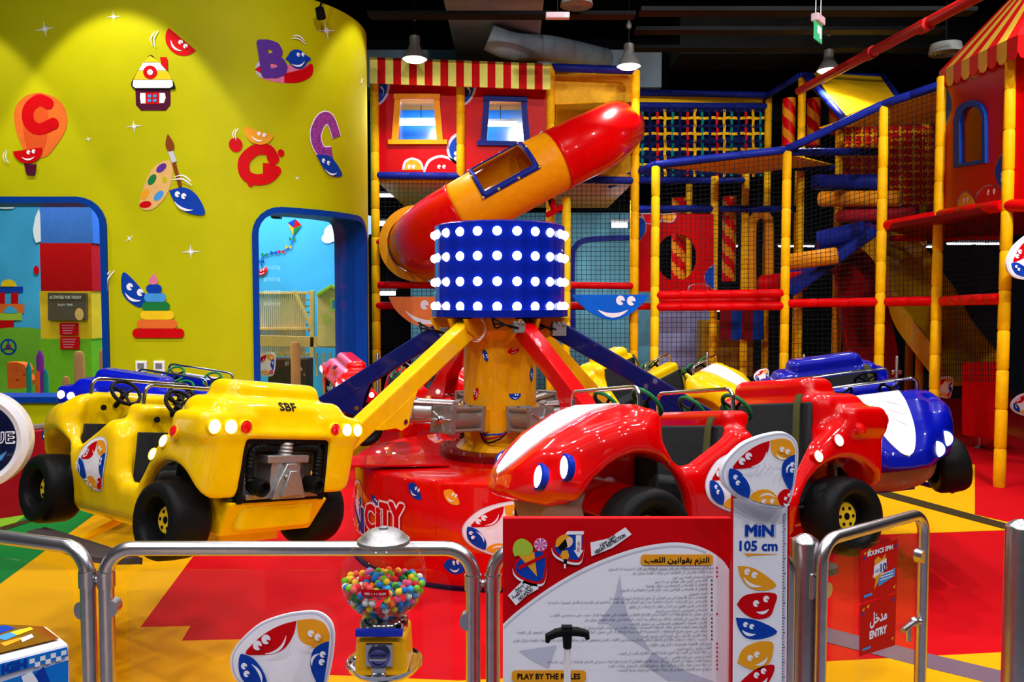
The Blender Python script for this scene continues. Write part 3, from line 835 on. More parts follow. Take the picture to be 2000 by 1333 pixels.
struct(sheet('wall_left', [(-9, 0), (ARC_END, 0), (ARC_END, WTOP), (-9, WTOP)], [h1, h2], .10, GWALL, .08))
for i, (W, hh) in enumerate(((W1, h1), (W2, h2))):
    f = struct(sheet('window_%d' % (i + 1), hh, [rrect(W[0] + .055, W[1] + .055, W[2] - .055, W[3] - .055, .2)], .34, WFRAME, .06, front=.03))
    g = sheet('pane', rrect(W[0] + .055, W[1] + .055, W[2] - .055, W[3] - .055, .2), [], .012, GLASS, .1, parent=f, front=-.10)
# room behind the windows: sky mural, floor
SKY = mat('sky blue mural paint', S(70, 170, 225), .6, scale=1.2, noise=.14)
m = MB(); m.box((-5.55, 11.4, 2.2), (7.0, .1, 4.4)); struct(m.build('wall_mural', SKY))
m = MB(); m.hexa([Vector(p) for z in (0, 4.4) for p in ((-1.74, 9.05, z), (-1.66, 9.05, z), (-2.06, 11.45, z), (-2.14, 11.45, z))]); struct(m.build('wall_inner', SKY))
m = MB(); m.box((-5.5, 9.9, 4.36), (6.8, 3.0, .06)); struct(m.build('ceiling_inner', mat('pale ceiling paint', S(150, 190, 200), .8)))
m = MB(); m.box((-5.5, 9.5, .2), (6.9, 3.7, .08)); struct(m.build('floor_inner', mat('green lawn carpet', S(110, 160, 50), .8)))
# ------------------------------------------------------------ wall graphics on the green wall
def on_wall(name, label, build, base=.004, cat='wall sticker', group=None):
    a = Art(); build(a)
    o = a.build(name, wall_fn, None, .05, 0, base=base, lay=.0012)
    tag(o, label, cat, group); return o
def W(pts): return [wall_uv(*p) for p in pts]
def crop(x0, y0, k): return lambda pts: W([(x0 + x / k, y0 + y / k) for x, y in pts])
K = crop(0, 0, 2.7764)
def wl(a, pts, m): a.poly(K(pts), m)
def wpet(a, x, y, s, rot, col, kind='half', sx=None):   # px centre, px size
    (u, v) = wall_uv(x, y); (u2, _) = wall_uv(x + 1, y); (_, v2) = wall_uv(x, y + 1)
    kx, ky = u2 - u, v - v2; r = rad(rot)
    P = petal(col, kind)
    a.add(P, lambda p, q: (u + kx * s * (p * cos(r) - q * sin(r)), v + ky * s * (p * sin(r) + q * cos(r))))
def wsw(a, x, y, s, rot):
    (u, v) = wall_uv(x, y); k = abs(wall_uv(x, y + 1)[1] - v); swoosh(a, u, v, s * k, rot)
def g_red(a): wpet(a, 347, 88, 68, -40, DRED); wsw(a, 322, 80, 50, 80)
on_wall('petal_sticker', 'red smiling half-moon sticker above the striped cottage on the green wall', g_red)
def g_house(a):
    wl(a, [(735, 478), (925, 478), (925, 570), (900, 600), (765, 600), (738, 570)], DMAR)
    wl(a, [(762, 505), (895, 505), (900, 530), (890, 560), (765, 562), (760, 530)], PAPER)
    wl(a, [(790, 503), (866, 503), (864, 565), (792, 565)], DRED)
    for x in (812, 842):
        for y in (522, 546): wl(a, [(x - 9, y - 8), (x + 9, y - 8), (x + 9, y + 8), (x - 9, y + 8)], DSKY)
    wl(a, [(870, 312), (908, 312), (912, 382), (880, 362)], DRED)
    wl(a, spline([(715, 470), (720, 440), (765, 365), (800, 318), (818, 300), (838, 312), (880, 370), (935, 430), (950, 470), (930, 486), (735, 486)], 3), DBLK)
    wl(a, [(722, 468), (727, 436), (938, 436), (942, 468), (925, 480), (738, 480)], PAPER)
    wl(a, [(728, 434), (752, 388), (908, 388), (936, 434)], DYEL)
    wl(a, [(754, 386), (782, 342), (868, 342), (906, 386)], PAPER)
    wl(a, [(784, 340), (806, 315), (819, 305), (836, 316), (866, 340)], DYEL)
    a.ell(wall_uv(819 / 2.7764, 395 / 2.7764), .062, .058, DRED); a.ell(wall_uv(819 / 2.7764, 395 / 2.7764), .026, .025, PAPER)
on_wall('cottage_sticker', 'toy cottage sticker with white and yellow scalloped roof on the green wall', g_house)
def g_balloon(a):
    wl(a, spline([(225, 503), (300, 530), (350, 580), (366, 650), (350, 720), (305, 790), (250, 850), (160, 850), (110, 770), (82, 680), (80, 600), (110, 545), (160, 512), (225, 503)], 3)[:-1], DCORAL)
    wl(a, spline([(225, 506), (262, 600), (255, 760), (215, 850), (170, 850), (135, 760), (130, 600), (190, 510)], 3), mat('deep coral print', S(222, 84, 36), .5))
    pts = [(258 + 0, 560)]
    K2 = K([(262, 562), (215, 545), (165, 580), (152, 632), (170, 680), (220, 702), (290, 672)])
    a.stroke(spline(K2, 4), .105, DRED)
    for q in (K2[0], K2[-1]): a.ell(q, .052, .052, DRED)
    wpet(a, 57, 305, 58, 8, DRED)
    wl(a, [(135, 890), (206, 893), (193, 952), (150, 950)], DMAR)
    wsw(a, 30, 305, 40, 100)
on_wall('balloon_sticker', 'orange hot air balloon sticker with a red letter C on the green wall', g_balloon)
def g_plane(a):
    wl(a, spline([(1400, 330), (1480, 330), (1600, 360), (1690, 350), (1680, 400), (1640, 440), (1540, 452), (1430, 430), (1395, 400)], 3), DPNK)
    wl(a, spline([(1540, 400), (1640, 375), (1690, 345), (1690, 410), (1620, 448), (1540, 450)], 3), DRED)
    a.ell(wall_uv(1418 / 2.7764, 378 / 2.7764), .055, .07, GREYP); wl(a, [(1380, 378), (1418, 352), (1420, 404)], DRED)
    q = wall_uv(592 / 1, 0); b = wall_uv(1505 / 2.7764, 412 / 2.7764)
    a.text('B', b[0] - .02, b[1], .30, DPUR, align='c', fat=.06, rot=8, width=.2)
    wpet(a, 582, 115, 50, 25, DBLU, 'leaf')
    a.ell(wall_uv(580, 116), .095, .085, DBLU, 25); e = wall_uv(583, 108)
    eye(a, e[0] - .01, e[1], .017, DBLU); eye(a, e[0] + .035, e[1] + .01, .017, DBLU)
    cres(a, None, *K([(1575, 350), (1645, 335)]), -.22, .018, PAPER)
    wsw(a, 578, 95, 46, -10)
on_wall('plane_sticker', 'pink rocket plane sticker carrying a purple letter B on the green wall', g_plane)
def g_palette(a):
    wl(a, spline([(922, 868), (938, 930), (925, 1010), (890, 1080), (830, 1135), (775, 1138), (757, 1100), (775, 1030), (810, 940), (860, 885), (922, 868)], 3)[:-1], DTAN)
    a.hold = True
    for x, y, c, r in ((876, 912, DPUR, 40), (826, 975, DGRN, 55), (785, 1055, DORA, 55), (862, 1062, DSKY, 45), (790, 1110, DRED, 10)):
        a.ell(wall_uv(x / 2.7764, y / 2.7764), .055, .03, c, r)
    a.ell(wall_uv(893 / 2.7764, 975 / 2.7764), .022, .03, GWALL)
    a.hold = False
    a.stroke(K([(918, 800), (940, 870), (962, 950), (980, 1015)]), .035, DBRN); a.stroke(K([(925, 818), (948, 880)]), .045, GREYP)
    wl(a, spline([(913, 728), (945, 780), (940, 815), (918, 822), (900, 795), (904, 750), (913, 728)], 3)[:-1], DBRN)
    wl(a, spline([(918, 1035), (1000, 1018), (1070, 1060), (1114, 1158), (1040, 1162), (965, 1120), (918, 1035)], 4)[:-1], DBLU)
    for x in (965, 1000): q = wall_uv(x / 2.7764, (1055 + (x - 965) * .3) / 2.7764); eye(a, q[0], q[1], .024, DBLU)
    cres(a, None, *K([(950, 1095), (1050, 1140)]), -.16, .022, PAPER); wsw(a, 352, 375, 60, -15)
on_wall('palette_sticker', 'paint palette and brush sticker with a blue smiling leaf on the green wall', g_palette)
def g_g(a):
    for x, y, r in ((1278, 786, .065), (1523, 831, .035), (1358, 998, .028)): a.ell(wall_uv(x / 2.7764, y / 2.7764), r * .9, r, DRED)
    L = K([(1480, 860), (1455, 815), (1385, 815), (1325, 870), (1330, 945), (1385, 975), (1450, 965), (1490, 925), (1425, 915)])
    a.stroke(spline(L, 4), .10, DRED); a.ell(L[0], .055, .055, DRED); a.ell(wall_uv(1500 / 2.7764, 925 / 2.7764), .04, .04, DRED)
    wpet(a, 503, 268, 58, -12, DORA); wsw(a, 475, 266, 36, 80)
on_wall('letter_sticker', 'red letter G sticker with dots under an orange smiling face on the green wall', g_g)
def g_c(a):
    L = K([(1825, 745), (1790, 650), (1745, 650), (1712, 720), (1722, 790), (1755, 830), (1800, 830)])
    a.stroke(spline(L, 4), .135, PAPER); a.stroke(spline(L, 4), .115, mat('mauve check print', S(150, 60, 150), .5, noise=.5, scale=60))
    wl(a, spline([(1712, 840), (1790, 850), (1852, 940), (1830, 960), (1770, 940), (1712, 840)], 4)[:-1], DBLU)
    for x in (1752, 1778): q = wall_uv(x / 2.7764, (872 + (x - 1752) * .5) / 2.7764); eye(a, q[0], q[1], .02, DBLU)
    cres(a, None, *K([(1760, 920), (1822, 938)]), -.2, .02, PAPER)
on_wall('letter_sticker', 'mauve checked letter C sticker above a blue smiling leaf near the wall end', g_c)
def g_rings(a):
    R = crop(0, 360, 2.7027)
    a.poly(R(spline([(640, 500), (660, 465), (740, 545), (775, 600), (745, 652), (680, 620), (645, 570), (640, 500)], 4)[:-1]), DBLU)
    for x, y in ((686, 542), (742, 572)): q = wall_uv(x / 2.7027, 360 + y / 2.7027); eye(a, q[0], q[1], .03, DBLU)
    cres(a, None, *R([(664, 575), (745, 615)]), -.18, .025, PAPER)
    for x0, x1, y0, y1, c in ((702, 975, 762, 812, DRED), (726, 938, 715, 762, DCORAL), (745, 922, 668, 715, DYEL), (753, 900, 622, 668, DGRN), (765, 880, 576, 622, DSKY), (776, 858, 530, 576, DBLU)):
        (ua_, va_), (ub_, vb_) = R([(x0, y1), (x1, y0)]); a.poly(rrect(ua_, va_, ub_, vb_, (vb_ - va_) * .48), c)
    a.poly(R(spline([(818, 470), (838, 510), (828, 528), (800, 528), (790, 508), (818, 470)], 3)[:-1]), DPNK); wsw(a, 236, 555, 60, 70)
on_wall('ring_stack_sticker', 'stacking ring tower sticker with a blue smiling face on the green wall', g_rings)
stars = [(88, 57, 22, 'upper left corner of the wall'), (222, 33, 16, 'top of the wall above the cottage'), (637, 60, 26, 'top right near the wall edge'), (262, 247, 18, 'below the cottage'), (373, 492, 20, 'between the two windows'),
         (173, 272, 9, 'right of the hot air balloon'), (253, 466, 11, 'beside the frame of the large window'), (706, 158, 20, 'right end of the wall'), (580, 348, 7, 'below the letter G')]
for x, y, s, where in stars:
    def g_star(a):
        u, v = wall_uv(x, y); k = abs(wall_uv(x, y + 1)[1] - v) * s
        ph = random.uniform(0, 40); a.hold = True; a.lv = 0
        for i in range(8):
            L = k * (1, .35, .75, .35)[i % 4]; t = rad(ph + 45 * i)
            a.poly([(u - .08 * k * sin(t), v + .08 * k * cos(t)), (u + .08 * k * sin(t), v - .08 * k * cos(t)), (u + L * cos(t), v + L * sin(t))], PAPER)
    on_wall('star_sticker', 'white twinkling star sticker on the green wall, ' + where, g_star, group='white stars on the green wall')
# sockets low on the wall
for x, lab in ((277, 'left of the pair'), (312, 'right of the pair')):
    u, v = wall_uv(x, 716); t = MB(); p = [wall_fn(u + a_, v + b_, d) for d in (0.001, .02) for a_, b_ in ((-.05, -.05), (.05, -.05), (.05, .05), (-.05, .05))]
    t.hexa(p); o = t.build('wall_socket', PAPER, smooth=0, bevel=.004); tag(o, 'white double wall socket low on the green wall, ' + lab, 'socket', 'wall sockets')
    t = MB(); p = [wall_fn(u + a_, v + b_, d) for d in (0.019, .023) for a_, b_ in ((-.03, -.02), (.03, -.02), (.03, .03), (-.03, .03))]; t.hexa(p); t.build('socket_face', GREY, o, smooth=0)
# seam line on the wall
# ------------------------------------------------------------ the spinning ride: base, pillar, lamp drum, arms
ride = thing('spinning_ride', 'red round base with yellow pillar, blue bulb-covered drum and six sloping arms', 'fairground ride', loc=(HUBC.x, HUBC.y, 0))
HX, HY = HUBC.x, HUBC.y
BR = .945
MH = Matrix.Translation((HX, HY, 0))
def cyl_fn(R):
    return lambda a, v, d: Vector((HX + (R + d) * sin(a / R), HY - (R + d) * cos(a / R), v))
def cyl_uv(R, px, py):
    r = ray(px, py); A = r.x ** 2 + r.y ** 2; B = -HX * r.x - HY * r.y; Cc = HX ** 2 + HY ** 2 - R * R
    t = (-B - math.sqrt(max(B * B - A * Cc, 0))) / A; p = Vector((0, 0, CH)) + r * t
    return (R * math.atan2(p.x - HX, HY - p.y), p.z)
m = MB(); m.lathe([(0, .60), (.5, .60), (BR - .03, .60), (BR - .006, .593), (BR, .575), (BR, .02), (BR - .03, 0)], 96, MH); base = m.build('base_drum', RED, ride, smooth=30)
m = MB(); m.lathe([(BR - .05, .0), (BR + .02, .0), (BR + .02, .02), (BR - .02, .025)], 96, MH); m.build('base_shade_ring', mat('dark painted shade', S(30, 8, 40), .5), base)  # dark ring at the floor, shade under the base put into its colour
m = MB(); m.lathe([(.36, .60), (.40, .60), (.40, .64), (.28, .65), (.26, .68)], 48, MH)
m.build('slewing_ring', mat('dark red enamel', S(110, 8, 10), .4, coat=.3), ride)
for k in range(20):
    m = MB(); a_ = 2 * PI * k / 20; m.lathe([(.012, .64), (.012, .66), (0, .66)], 6, Matrix.Translation((HX + .375 * cos(a_), HY + .375 * sin(a_), 0))); m.build('flange_bolt', STEEL, ride)
m = MB(); m.lathe([(.30, .64), (.24, .70), (.24, 1.36), (.30, 1.42), (.30, 1.5)], 64, MH); pil = m.build('pillar', PILL, ride, smooth=30)
# decals on base and pillar
a = Art(); fb = cyl_fn(BR)
u0 = cyl_uv(BR, 688, 1000)[0]; u1 = cyl_uv(BR, 712, 1000)[0]
for s, col_, x0, x1 in (('F', DRED, 655, 668), ('U', DPUR, 668, 690), ('N', DBLU, 692, 712), ('C', DRED, 715, 735), ('i', DRED, 737, 744), ('T', DRED, 744, 765), ('Y', DRED, 763, 790)):
    a.hold = False
    if x0 < 690:
        q = cyl_uv(BR, 692, 1010); k = (cyl_uv(BR, 712, 1010)[0] - q[0]); xa, xb = q[0] - k * (1.6 if s == 'F' else .85), q[0] - k * (.9 if s == 'F' else .05)
    else: xa, xb = cyl_uv(BR, x0, 1010)[0], cyl_uv(BR, x1, 1010)[0]
    z0 = cyl_uv(BR, (x0 + x1) / 2, 1034)[1]; h = .15 if s != 'i' else .135
    a.text(s, (xa + xb) / 2, z0, h, PAPER, width=(xb - xa) * .95, align='c', fat=.10)
    a.text(s, (xa + xb) / 2, z0 + .003, h * .97, col_, width=(xb - xa) * .95, align='c', fat=.05)
a.build('lettering', fb, base, .04, 0, base=.002, lay=.0006)['label'] = 'white outlined red and blue lettering on the base'
a = Art(); p0 = cyl_uv(BR, 691, 945); p1 = cyl_uv(BR, 702, 1060)
a.poly([(p0[0] - .10, .54), (p0[0] - .02, .54), (p0[0] - .02, .1), (p0[0] - .10, .1)], DORA)
q = cyl_uv(BR, 705, 1046); a.rect(q[0], q[1] - .06, q[0] + .16, q[1], DORA); a.text('AREA', q[0] + .02, q[1] - .045, .03, DBLK)
a.build('orange_strip', fb, base, .04, 0)
def stick(art, fn, par, nm='face_transfer'): art.build(nm, fn, par, .03, 0, base=.002, lay=.0006)
for x, y, s, r, c, kd in ((810, 960, .105, -25, DBLU, 'leaf'), (882, 972, .10, -20, DORA, 'leaf'), (888, 1108, .12, 15, DBLU, 'leaf')):
    q = cyl_uv(BR, x, y); stick(Art().add(petal(c, kd), xf(q[0], q[1], s * 1.1, r, 1, s * 1.6)), fb, base)
q = cyl_uv(BR, 968, 1035); stick(Art().add(emblem(), xf(q[0], q[1], .19, 0, 1, .16)), fb, base, 'emblem_transfer')
q = cyl_uv(BR, 1050, 1035); stick(Art().poly(rrect(q[0] - .08, q[1] - .2, q[0] + .22, q[1] + .13, .05), PAPER).poly(rrect(q[0] - .06, q[1] - .2, q[0] + .20, q[1] + .11, .04), DBLU), fb, base, 'blue_transfer')
for k in (2, 3, 4.2, 5): stick(Art().add(emblem(), xf(k * .95, .33, .17)), fb, base, 'emblem_transfer'); stick(Art().add(petal(DBLU, 'leaf'), xf(k * .95 + .35, .42, .11, -20)), fb, base)
PR = .24; fp = cyl_fn(PR)
for x, y, s, r, c, kd in ((948, 695, .085, -60, DBLU, 'leaf'), (1003, 686, .085, 20, DRED, 'leaf'), (904, 713, .09, 80, GREYP, 'leaf'), (930, 770, .09, 85, DRED, 'leaf'), (1006, 775, .085, 0, DBLU, 'half'), (1038, 732, .10, -80, DBLU, 'leaf'), (906, 790, .08, 30, DBLU, 'leaf')):
    q = cyl_uv(PR, x, y); stick(Art().add(petal(c, kd), xf(q[0], q[1], s, r)), fp, pil)
for k in range(5): stick(Art().add(petal((DRED, DBLU)[k % 2], 'leaf'), xf(.42 + k * .17, 1.0 + .12 * (k * 3 % 4 - 1.5), .085, 40 * k)), fp, pil)
# the blue lamp drum
DR = .425; z0, z1 = 1.505, 2.10
m = MB()
nn = 88; prof = [(0, z1 - .01), (DR - .03, z1), (DR, z1 - .012), (DR, z0 + .05), (DR + .022, z0 + .045), (DR + .022, z0), (DR - .05, z0 - .012), (.2, z0 - .012)]
vs = []
for (r, z) in prof:
    for j in range(nn): 
        rr = r - (.006 if (j % 4 == 0 and r > .3) else 0); a_ = 2 * PI * j / nn; vs.append((HX + rr * cos(a_), HY + rr * sin(a_), z))
m.raw(vs, [(i * nn + (j + 1) % nn, i * nn + j, (i + 1) * nn + j, (i + 1) * nn + (j + 1) % nn) for i in range(len(prof) - 1) for j in range(nn)])
drum = m.build('lamp_drum', DRUM, ride, smooth=30)
bm_ = None
for row, z in enumerate((2.03, 1.88, 1.725, 1.572)):
    for k in range(22):
        a_ = 2 * PI * (k + .42) / 22
        Mx = frame((HX + DR * cos(a_), HY + DR * sin(a_), z), (-sin(a_), cos(a_), 0), (cos(a_), sin(a_), 0))
        if bm_ is None:
            m = MB(); m.lathe([(.028, -.004), (.028, .005), (.024, .008), (.0235, .014), (.018, .022), (.008, .027), (0, .028)], 16)
            bm_ = m.build('bulb', BULB, drum, local=True); bb = bm_; bb.matrix_basis = WM[ride].inverted() @ Mx
        else:
            bb = bm_.copy(); COL.objects.link(bb); bb.parent = drum; bb.matrix_basis = WM[ride].inverted() @ Mx
# plates, cable coil, valve blocks under the drum
for k in range(6):
    th = T0 + rad(3) + k * PI / 3; o = Vector((sin(th), -cos(th), 0)); s_ = Vector((cos(th), sin(th), 0))
    for sg in (-1, 1):
        c = Vector((HX, HY, 0)) + s_ * sg * .062
        m = MB(); m.hexa([c + o * .24 + Vector((0, 0, 1.33)) - s_ * .006, c + o * .42 + Vector((0, 0, 1.42)) - s_ * .006, c + o * .42 + Vector((0, 0, 1.42)) + s_ * .006, c + o * .24 + Vector((0, 0, 1.33)) + s_ * .006,
                c + o * .24 + Vector((0, 0, 1.495)) - s_ * .006, c + o * .46 + Vector((0, 0, 1.495)) - s_ * .006, c + o * .46 + Vector((0, 0, 1.495)) + s_ * .006, c + o * .24 + Vector((0, 0, 1.495)) + s_ * .006])
        m.build('pivot_bracket', PILL, ride, smooth=0)
q = cyl_uv(.30, 933, 642); qc = cyl_fn(.31)(q[0], q[1], 0); n = Vector((qc.x - HX, qc.y - HY, 0)).normalized()
for j in range(3):
    m = MB(); Mx = frame(qc + n * .01 * j, Vector((0, 0, 1)).cross(n), n)
    m.tube([Mx @ Vector((.062 * cos(2 * PI * k / 24 + j), (.058 + .012 * j) * sin(2 * PI * k / 24 + j), .008 * sin(k))) for k in range(24)], .004, 6, closed=True)
    m.build('cable_coil', PAPER, ride)
for x, y, s in ((1013, 641, .06), (868, 650, .05), (1090, 645, .075)):
    q = at(x, y, 4.98 if x == 1013 else 5.2); m = MB(); R = Matrix.Rotation(.2, 3, 'Z')
    m.box(q, (s * 1.2, s, s), R=R)
    for i in range(3): m.box(q + Vector((-s * .4 + i * s * .4, -.02, s * .55)), (s * .25, s * .6, s * .3), R=R)
    m.build('valve_block', GREY, ride, smooth=0, bevel=.004)
    m = MB()
    for i in range(3): m.tube(spline([q + Vector((-.02 * i, -.03, 0)), q + Vector((-.08, -.06 + .02 * i, .02)), q + Vector((-.14 - .01 * i, -.01, .03 * i)), q + Vector((-.16, .08, .06))], 5), .006, 6)
    m.build('air_cable', BLACK, ride)
# six arms with their air cylinders
ACOL = [(ARMY, 'yellow arm'), (ARMR, 'red arm'), (ARMB, 'navy blue arm'), (PILL, 'amber arm'), (ARMR, 'red arm'), (ARMB, 'navy blue arm')]
for k in range(6):
    th = T0 + rad(3.5) + k * PI / 3; o = Vector((sin(th), -cos(th), 0)); s_ = Vector((cos(th), sin(th), 0)); Z = Vector((0, 0, 1))
    H0 = Vector((HX, HY, 0)); A = H0 + o * .34 + Z * 1.44; B = H0 + o * 1.96 + Z * (.56 + (0, 0, -.05, -.10, -.14, -.12)[k])
    d = (B - A).normalized(); up = d.cross(s_).normalized(); up = up if up.z > 0 else -up
    hw, hh = .05, .058
    m = MB(); P = [A + s_ * i * hw + up * j * hh for i, j in ((-1, -1), (1, -1), (1, 1), (-1, 1))] + [B + s_ * i * hw * .9 + up * j * hh * .8 for i, j in ((-1, -1), (1, -1), (1, 1), (-1, 1))]
    m.hexa(P); 
    m.box(B + Z * .01, (.13, .13, .10), R=Matrix((s_, o, Z)).transposed())
    arm = m.build('arm', ACOL[k][0], ride, smooth=0, bevel=.010); arm['label'] = ACOL[k][1] + ' sloping down to a buggy'
    # gusset carrying the rod
    q = A + d * .86 - up * hh
    for sg in (-1, 1):
        m = MB(); Mx = frame(q + s_ * sg * .05 - s_ * .005, d, s_.copy())
        Mx = Matrix((d, up, s_)).transposed().to_4x4(); Mx.translation = q + s_ * (sg * .046 - .005)
        m.prism([(-.22, .01), (.16, .01), (.12, -.02), (.03, -.07), (.0, -.11), (-.06, -.12), (-.10, -.08), (-.16, -.03)], .010, Mx); m.build('gusset_plate', ACOL[k][0], arm, smooth=0)
    pin = q - up * .085 - d * .05
    C0 = H0 + o * .27 + Z * .86 ; dv = (pin - C0); L = dv.length; dv.normalize()
    Mc = frame(C0, s_, dv)
    m = MB(); bw = .074
    for zz, tt, w_ in ((.0, .035, .082), (.30, .04, .082)): m.box(Mc @ Vector((0, 0, zz + tt / 2)), (2 * w_, 2 * w_, tt), R=Mc.to_3x3())
    m.lathe([(bw, .03), (bw, .31)], 20, Mc)
    for i in (-1, 1):
        for j in (-1, 1): m.tube([Mc @ Vector((i * .066, j * .066, -.01)), Mc @ Vector((i * .066, j * .066, .345))], .011, 8)
    cy = m.build('air_cylinder', ALU, ride)
    m = MB(); m.tube([Mc @ Vector((0, 0, .30)), Mc @ Vector((0, 0, L))], .014, 10); m.lathe([(.026, 0), (.026, .03), (.018, .04)], 14, Mc @ Matrix.Translation((0, 0, .34)))
    m.tube([pin - s_ * .055, pin + s_ * .055], .016, 10); m.build('piston_rod', CHROME, cy)
    m = MB()
    for i in range(5):
        a_ = 2 * PI * i / 5; m.tube([Mc @ Vector((0, 0, .343)), Mc @ Vector((.076 * cos(a_), .076 * sin(a_), .345))], .007, 5)
    m.build('end_cap_web', STEEL, cy)
    m = MB()
    for i, mm in enumerate((0, 1, 2)):
        m.tube(spline([Mc @ Vector((.03, -.05, .0)), Mc @ Vector((.05, -.10 - .02 * i, -.04)), C0 + s_ * (.09 + .02 * i) - o * .02 - Z * (.10 + .02 * i), C0 + s_ * .2 - o * .06 - Z * .08, C0 + s_ * .26 - o * .11 + Z * (.02 + .03 * i)], 5), .006, 6, m=i)
    m.build('air_hose', [mat('blue hose', S(20, 60, 170), .4), mat('red hose', S(170, 20, 20), .4), BLACK], cy)
    m = MB(); m.box(C0 - o * .02 - Z * .01, (.16, .06, .15), R=Matrix((s_, o, Z)).transposed()); m.build('cylinder_mount', PILL, cy, smooth=0, bevel=.006)
# inspection flap lying on the base
m = MB(); c = onz(770, 893, .66); m.box((c.x, c.y + .05, .625), (.62, .30, .016), R=Matrix.Rotation(.25, 3, 'Z') @ Matrix.Rotation(.04, 3, 'Y'))
o = m.build('inspection_flap', ARMR, ride, smooth=0, bevel=.004)

# ------------------------------------------------------------ six buggies
HUBY = mat('yellow wheel hub', S(245, 208, 40), .35)
GWH = mat('green steering wheel', S(30, 110, 62), .35)
yc = make_car(car_matrix(0, .715, 8.5, 0), 'yellow open buggy at left seen from its tail with grey engine moulding', YEL, HUBY, BLACK, 'stripe')
rc = dup(yc, car_matrix(1, .735, 8, 3), 'red open buggy at front right with white bonnet panel pointing left', {YEL: RED, BLACK: BLACK})
for c in KIDS[rc]:
    if c.name.startswith('steering_wheel'): c.material_slots[0].link = 'OBJECT'; c.material_slots[0].material = GWH
bc = dup(yc, car_matrix(2, .66, 8, -3), 'blue open buggy at right with white bonnet and lit headlamps facing forward', {YEL: BLU})
y2 = dup(yc, car_matrix(3, .61, 8, 0), 'yellow open buggy at the back right of the ride beyond the navy arm')
r2 = dup(yc, car_matrix(4, .57, 8, 0, -.10), 'red open buggy at the back left of the ride beyond the pillar', {YEL: RED})
b2 = dup(yc, car_matrix(5, .60, 8, 0, -.14), 'blue open buggy at far left behind the yellow one', {YEL: BLU})
for k_ in (y2, r2, b2):
    for c in KIDS[k_]:
        if c.name.startswith('steering_wheel'): c.material_slots[0].link = 'OBJECT'; c.material_slots[0].material = GWH
# ------------------------------------------------------------ the soft-play structure
class Pl:                      # an upright or tilted flat surface through three points
    def __init__(s, o, x, up):
        s.o = Vector(o); s.ux = (Vector(x) - s.o).normalized(); w_ = Vector(up) - s.o
        s.uy = (w_ - s.ux * w_.dot(s.ux)).normalized(); s.n = s.ux.cross(s.uy)
        if s.n.dot(Vector((0, 0, CH)) - s.o) < 0: s.n = -s.n
    def uv(s, px, py):
        r = ray(px, py); c = Vector((0, 0, CH)); t = (s.o - c).dot(s.n) / r.dot(s.n); p = c + r * t - s.o
        return (p.dot(s.ux), p.dot(s.uy))
    def fn(s, u, v, d): return s.o + s.ux * u + s.uy * v + s.n * d
    def P(s, pts): return [s.uv(*p) for p in pts]
def upright(x0, y0, Y0, x1, Y1):
    a = at(x0, y0, Y0); b = at(x1, y0, Y1); b.z = a.z
    return Pl(a, b, a + Vector((0, 0, 1)))
def pad(m, a, b, r, seg=.32, mi=0, n=14, gap=.012):      # foam sleeve sections with pinched seams
    a, b = Vector(a), Vector(b); L = (b - a).length; k = max(1, round(L / seg)); P, R = [], []
    for i in range(k):
        for t, q in ((0, .86), (gap / seg * 1.2, 1), (1 - gap / seg * 1.2, 1)):
            P.append(a.lerp(b, (i + t) / k)); R.append(r * q)
    P.append(b); R.append(r * .86)
    m.tube(P, R, n, mi)
def post(parent, px, py, Y, ytop, ybot=None, mt=None, r=.052, name='post', seg=.34):
    p = at(px, py, Y); zt = at(px, ytop, Y).z; zb = 0.0 if ybot is None else at(px, ybot, Y).z
    m = MB(); pad(m, (p.x, p.y, zb), (p.x, p.y, zt), r, seg)
    return m.build(name, mt or PYEL, parent)
def beam(parent, x0, y0, Y0, x1, y1, Y1, mt, r=.05, seg=.45, name='beam'):
    m = MB(); pad(m, at(x0, y0, Y0), at(x1, y1, Y1), r, seg); return m.build(name, mt, parent)
def net(parent, c, cell=.06, mt=None, r=.0032, name='net'):    # c: four corners round the loop
    a, b, c_, d = [Vector(p) for p in c]; m = MB()
    nu = max(2, int(max((b - a).length, (c_ - d).length) / cell)); nv = max(2, int(max((d - a).length, (c_ - b).length) / cell))
    for i in range(nu + 1): t = i / nu; m.tube([a.lerp(b, t), d.lerp(c_, t)], r, 3, cap=False)
    for i in range(nv + 1): t = i / nv; m.tube([a.lerp(d, t), b.lerp(c_, t)], r, 3, cap=False)
    return m.build(name, mt or NET, parent, smooth=0)
def slab(parent, pts, th, mt, name, bevel=.01):      # quad/polygon sheet given in 3-D, thickened
    P = [Vector(p) for p in pts]; n = (P[1] - P[0]).cross(P[2] - P[0]).normalized() * (th / 2); k = len(P)
    m = MB(); V = [p + n for p in P] + [p - n for p in P]
    m.raw(V, [tuple(range(k)), tuple(range(2 * k - 1, k - 1, -1))] + [(i, i + k, (i + 1) % k + k, (i + 1) % k) for i in range(k)])
    return m.build(name, mt, parent, smooth=0, bevel=bevel)
def T(name, label, cat, px, py, Y, group=None):
    p = at(px, py, Y); return thing(name, label, cat, (p.x, p.y, 0), group=group)

# playroom wall beyond the nets
m = MB(); m.box((.35, 13.0, 1.5), (3.9, .1, 3.0)); struct(m.build('wall_playroom', mat('pale teal mural paint', S(96, 160, 180), .6, scale=1.5, noise=.2)))
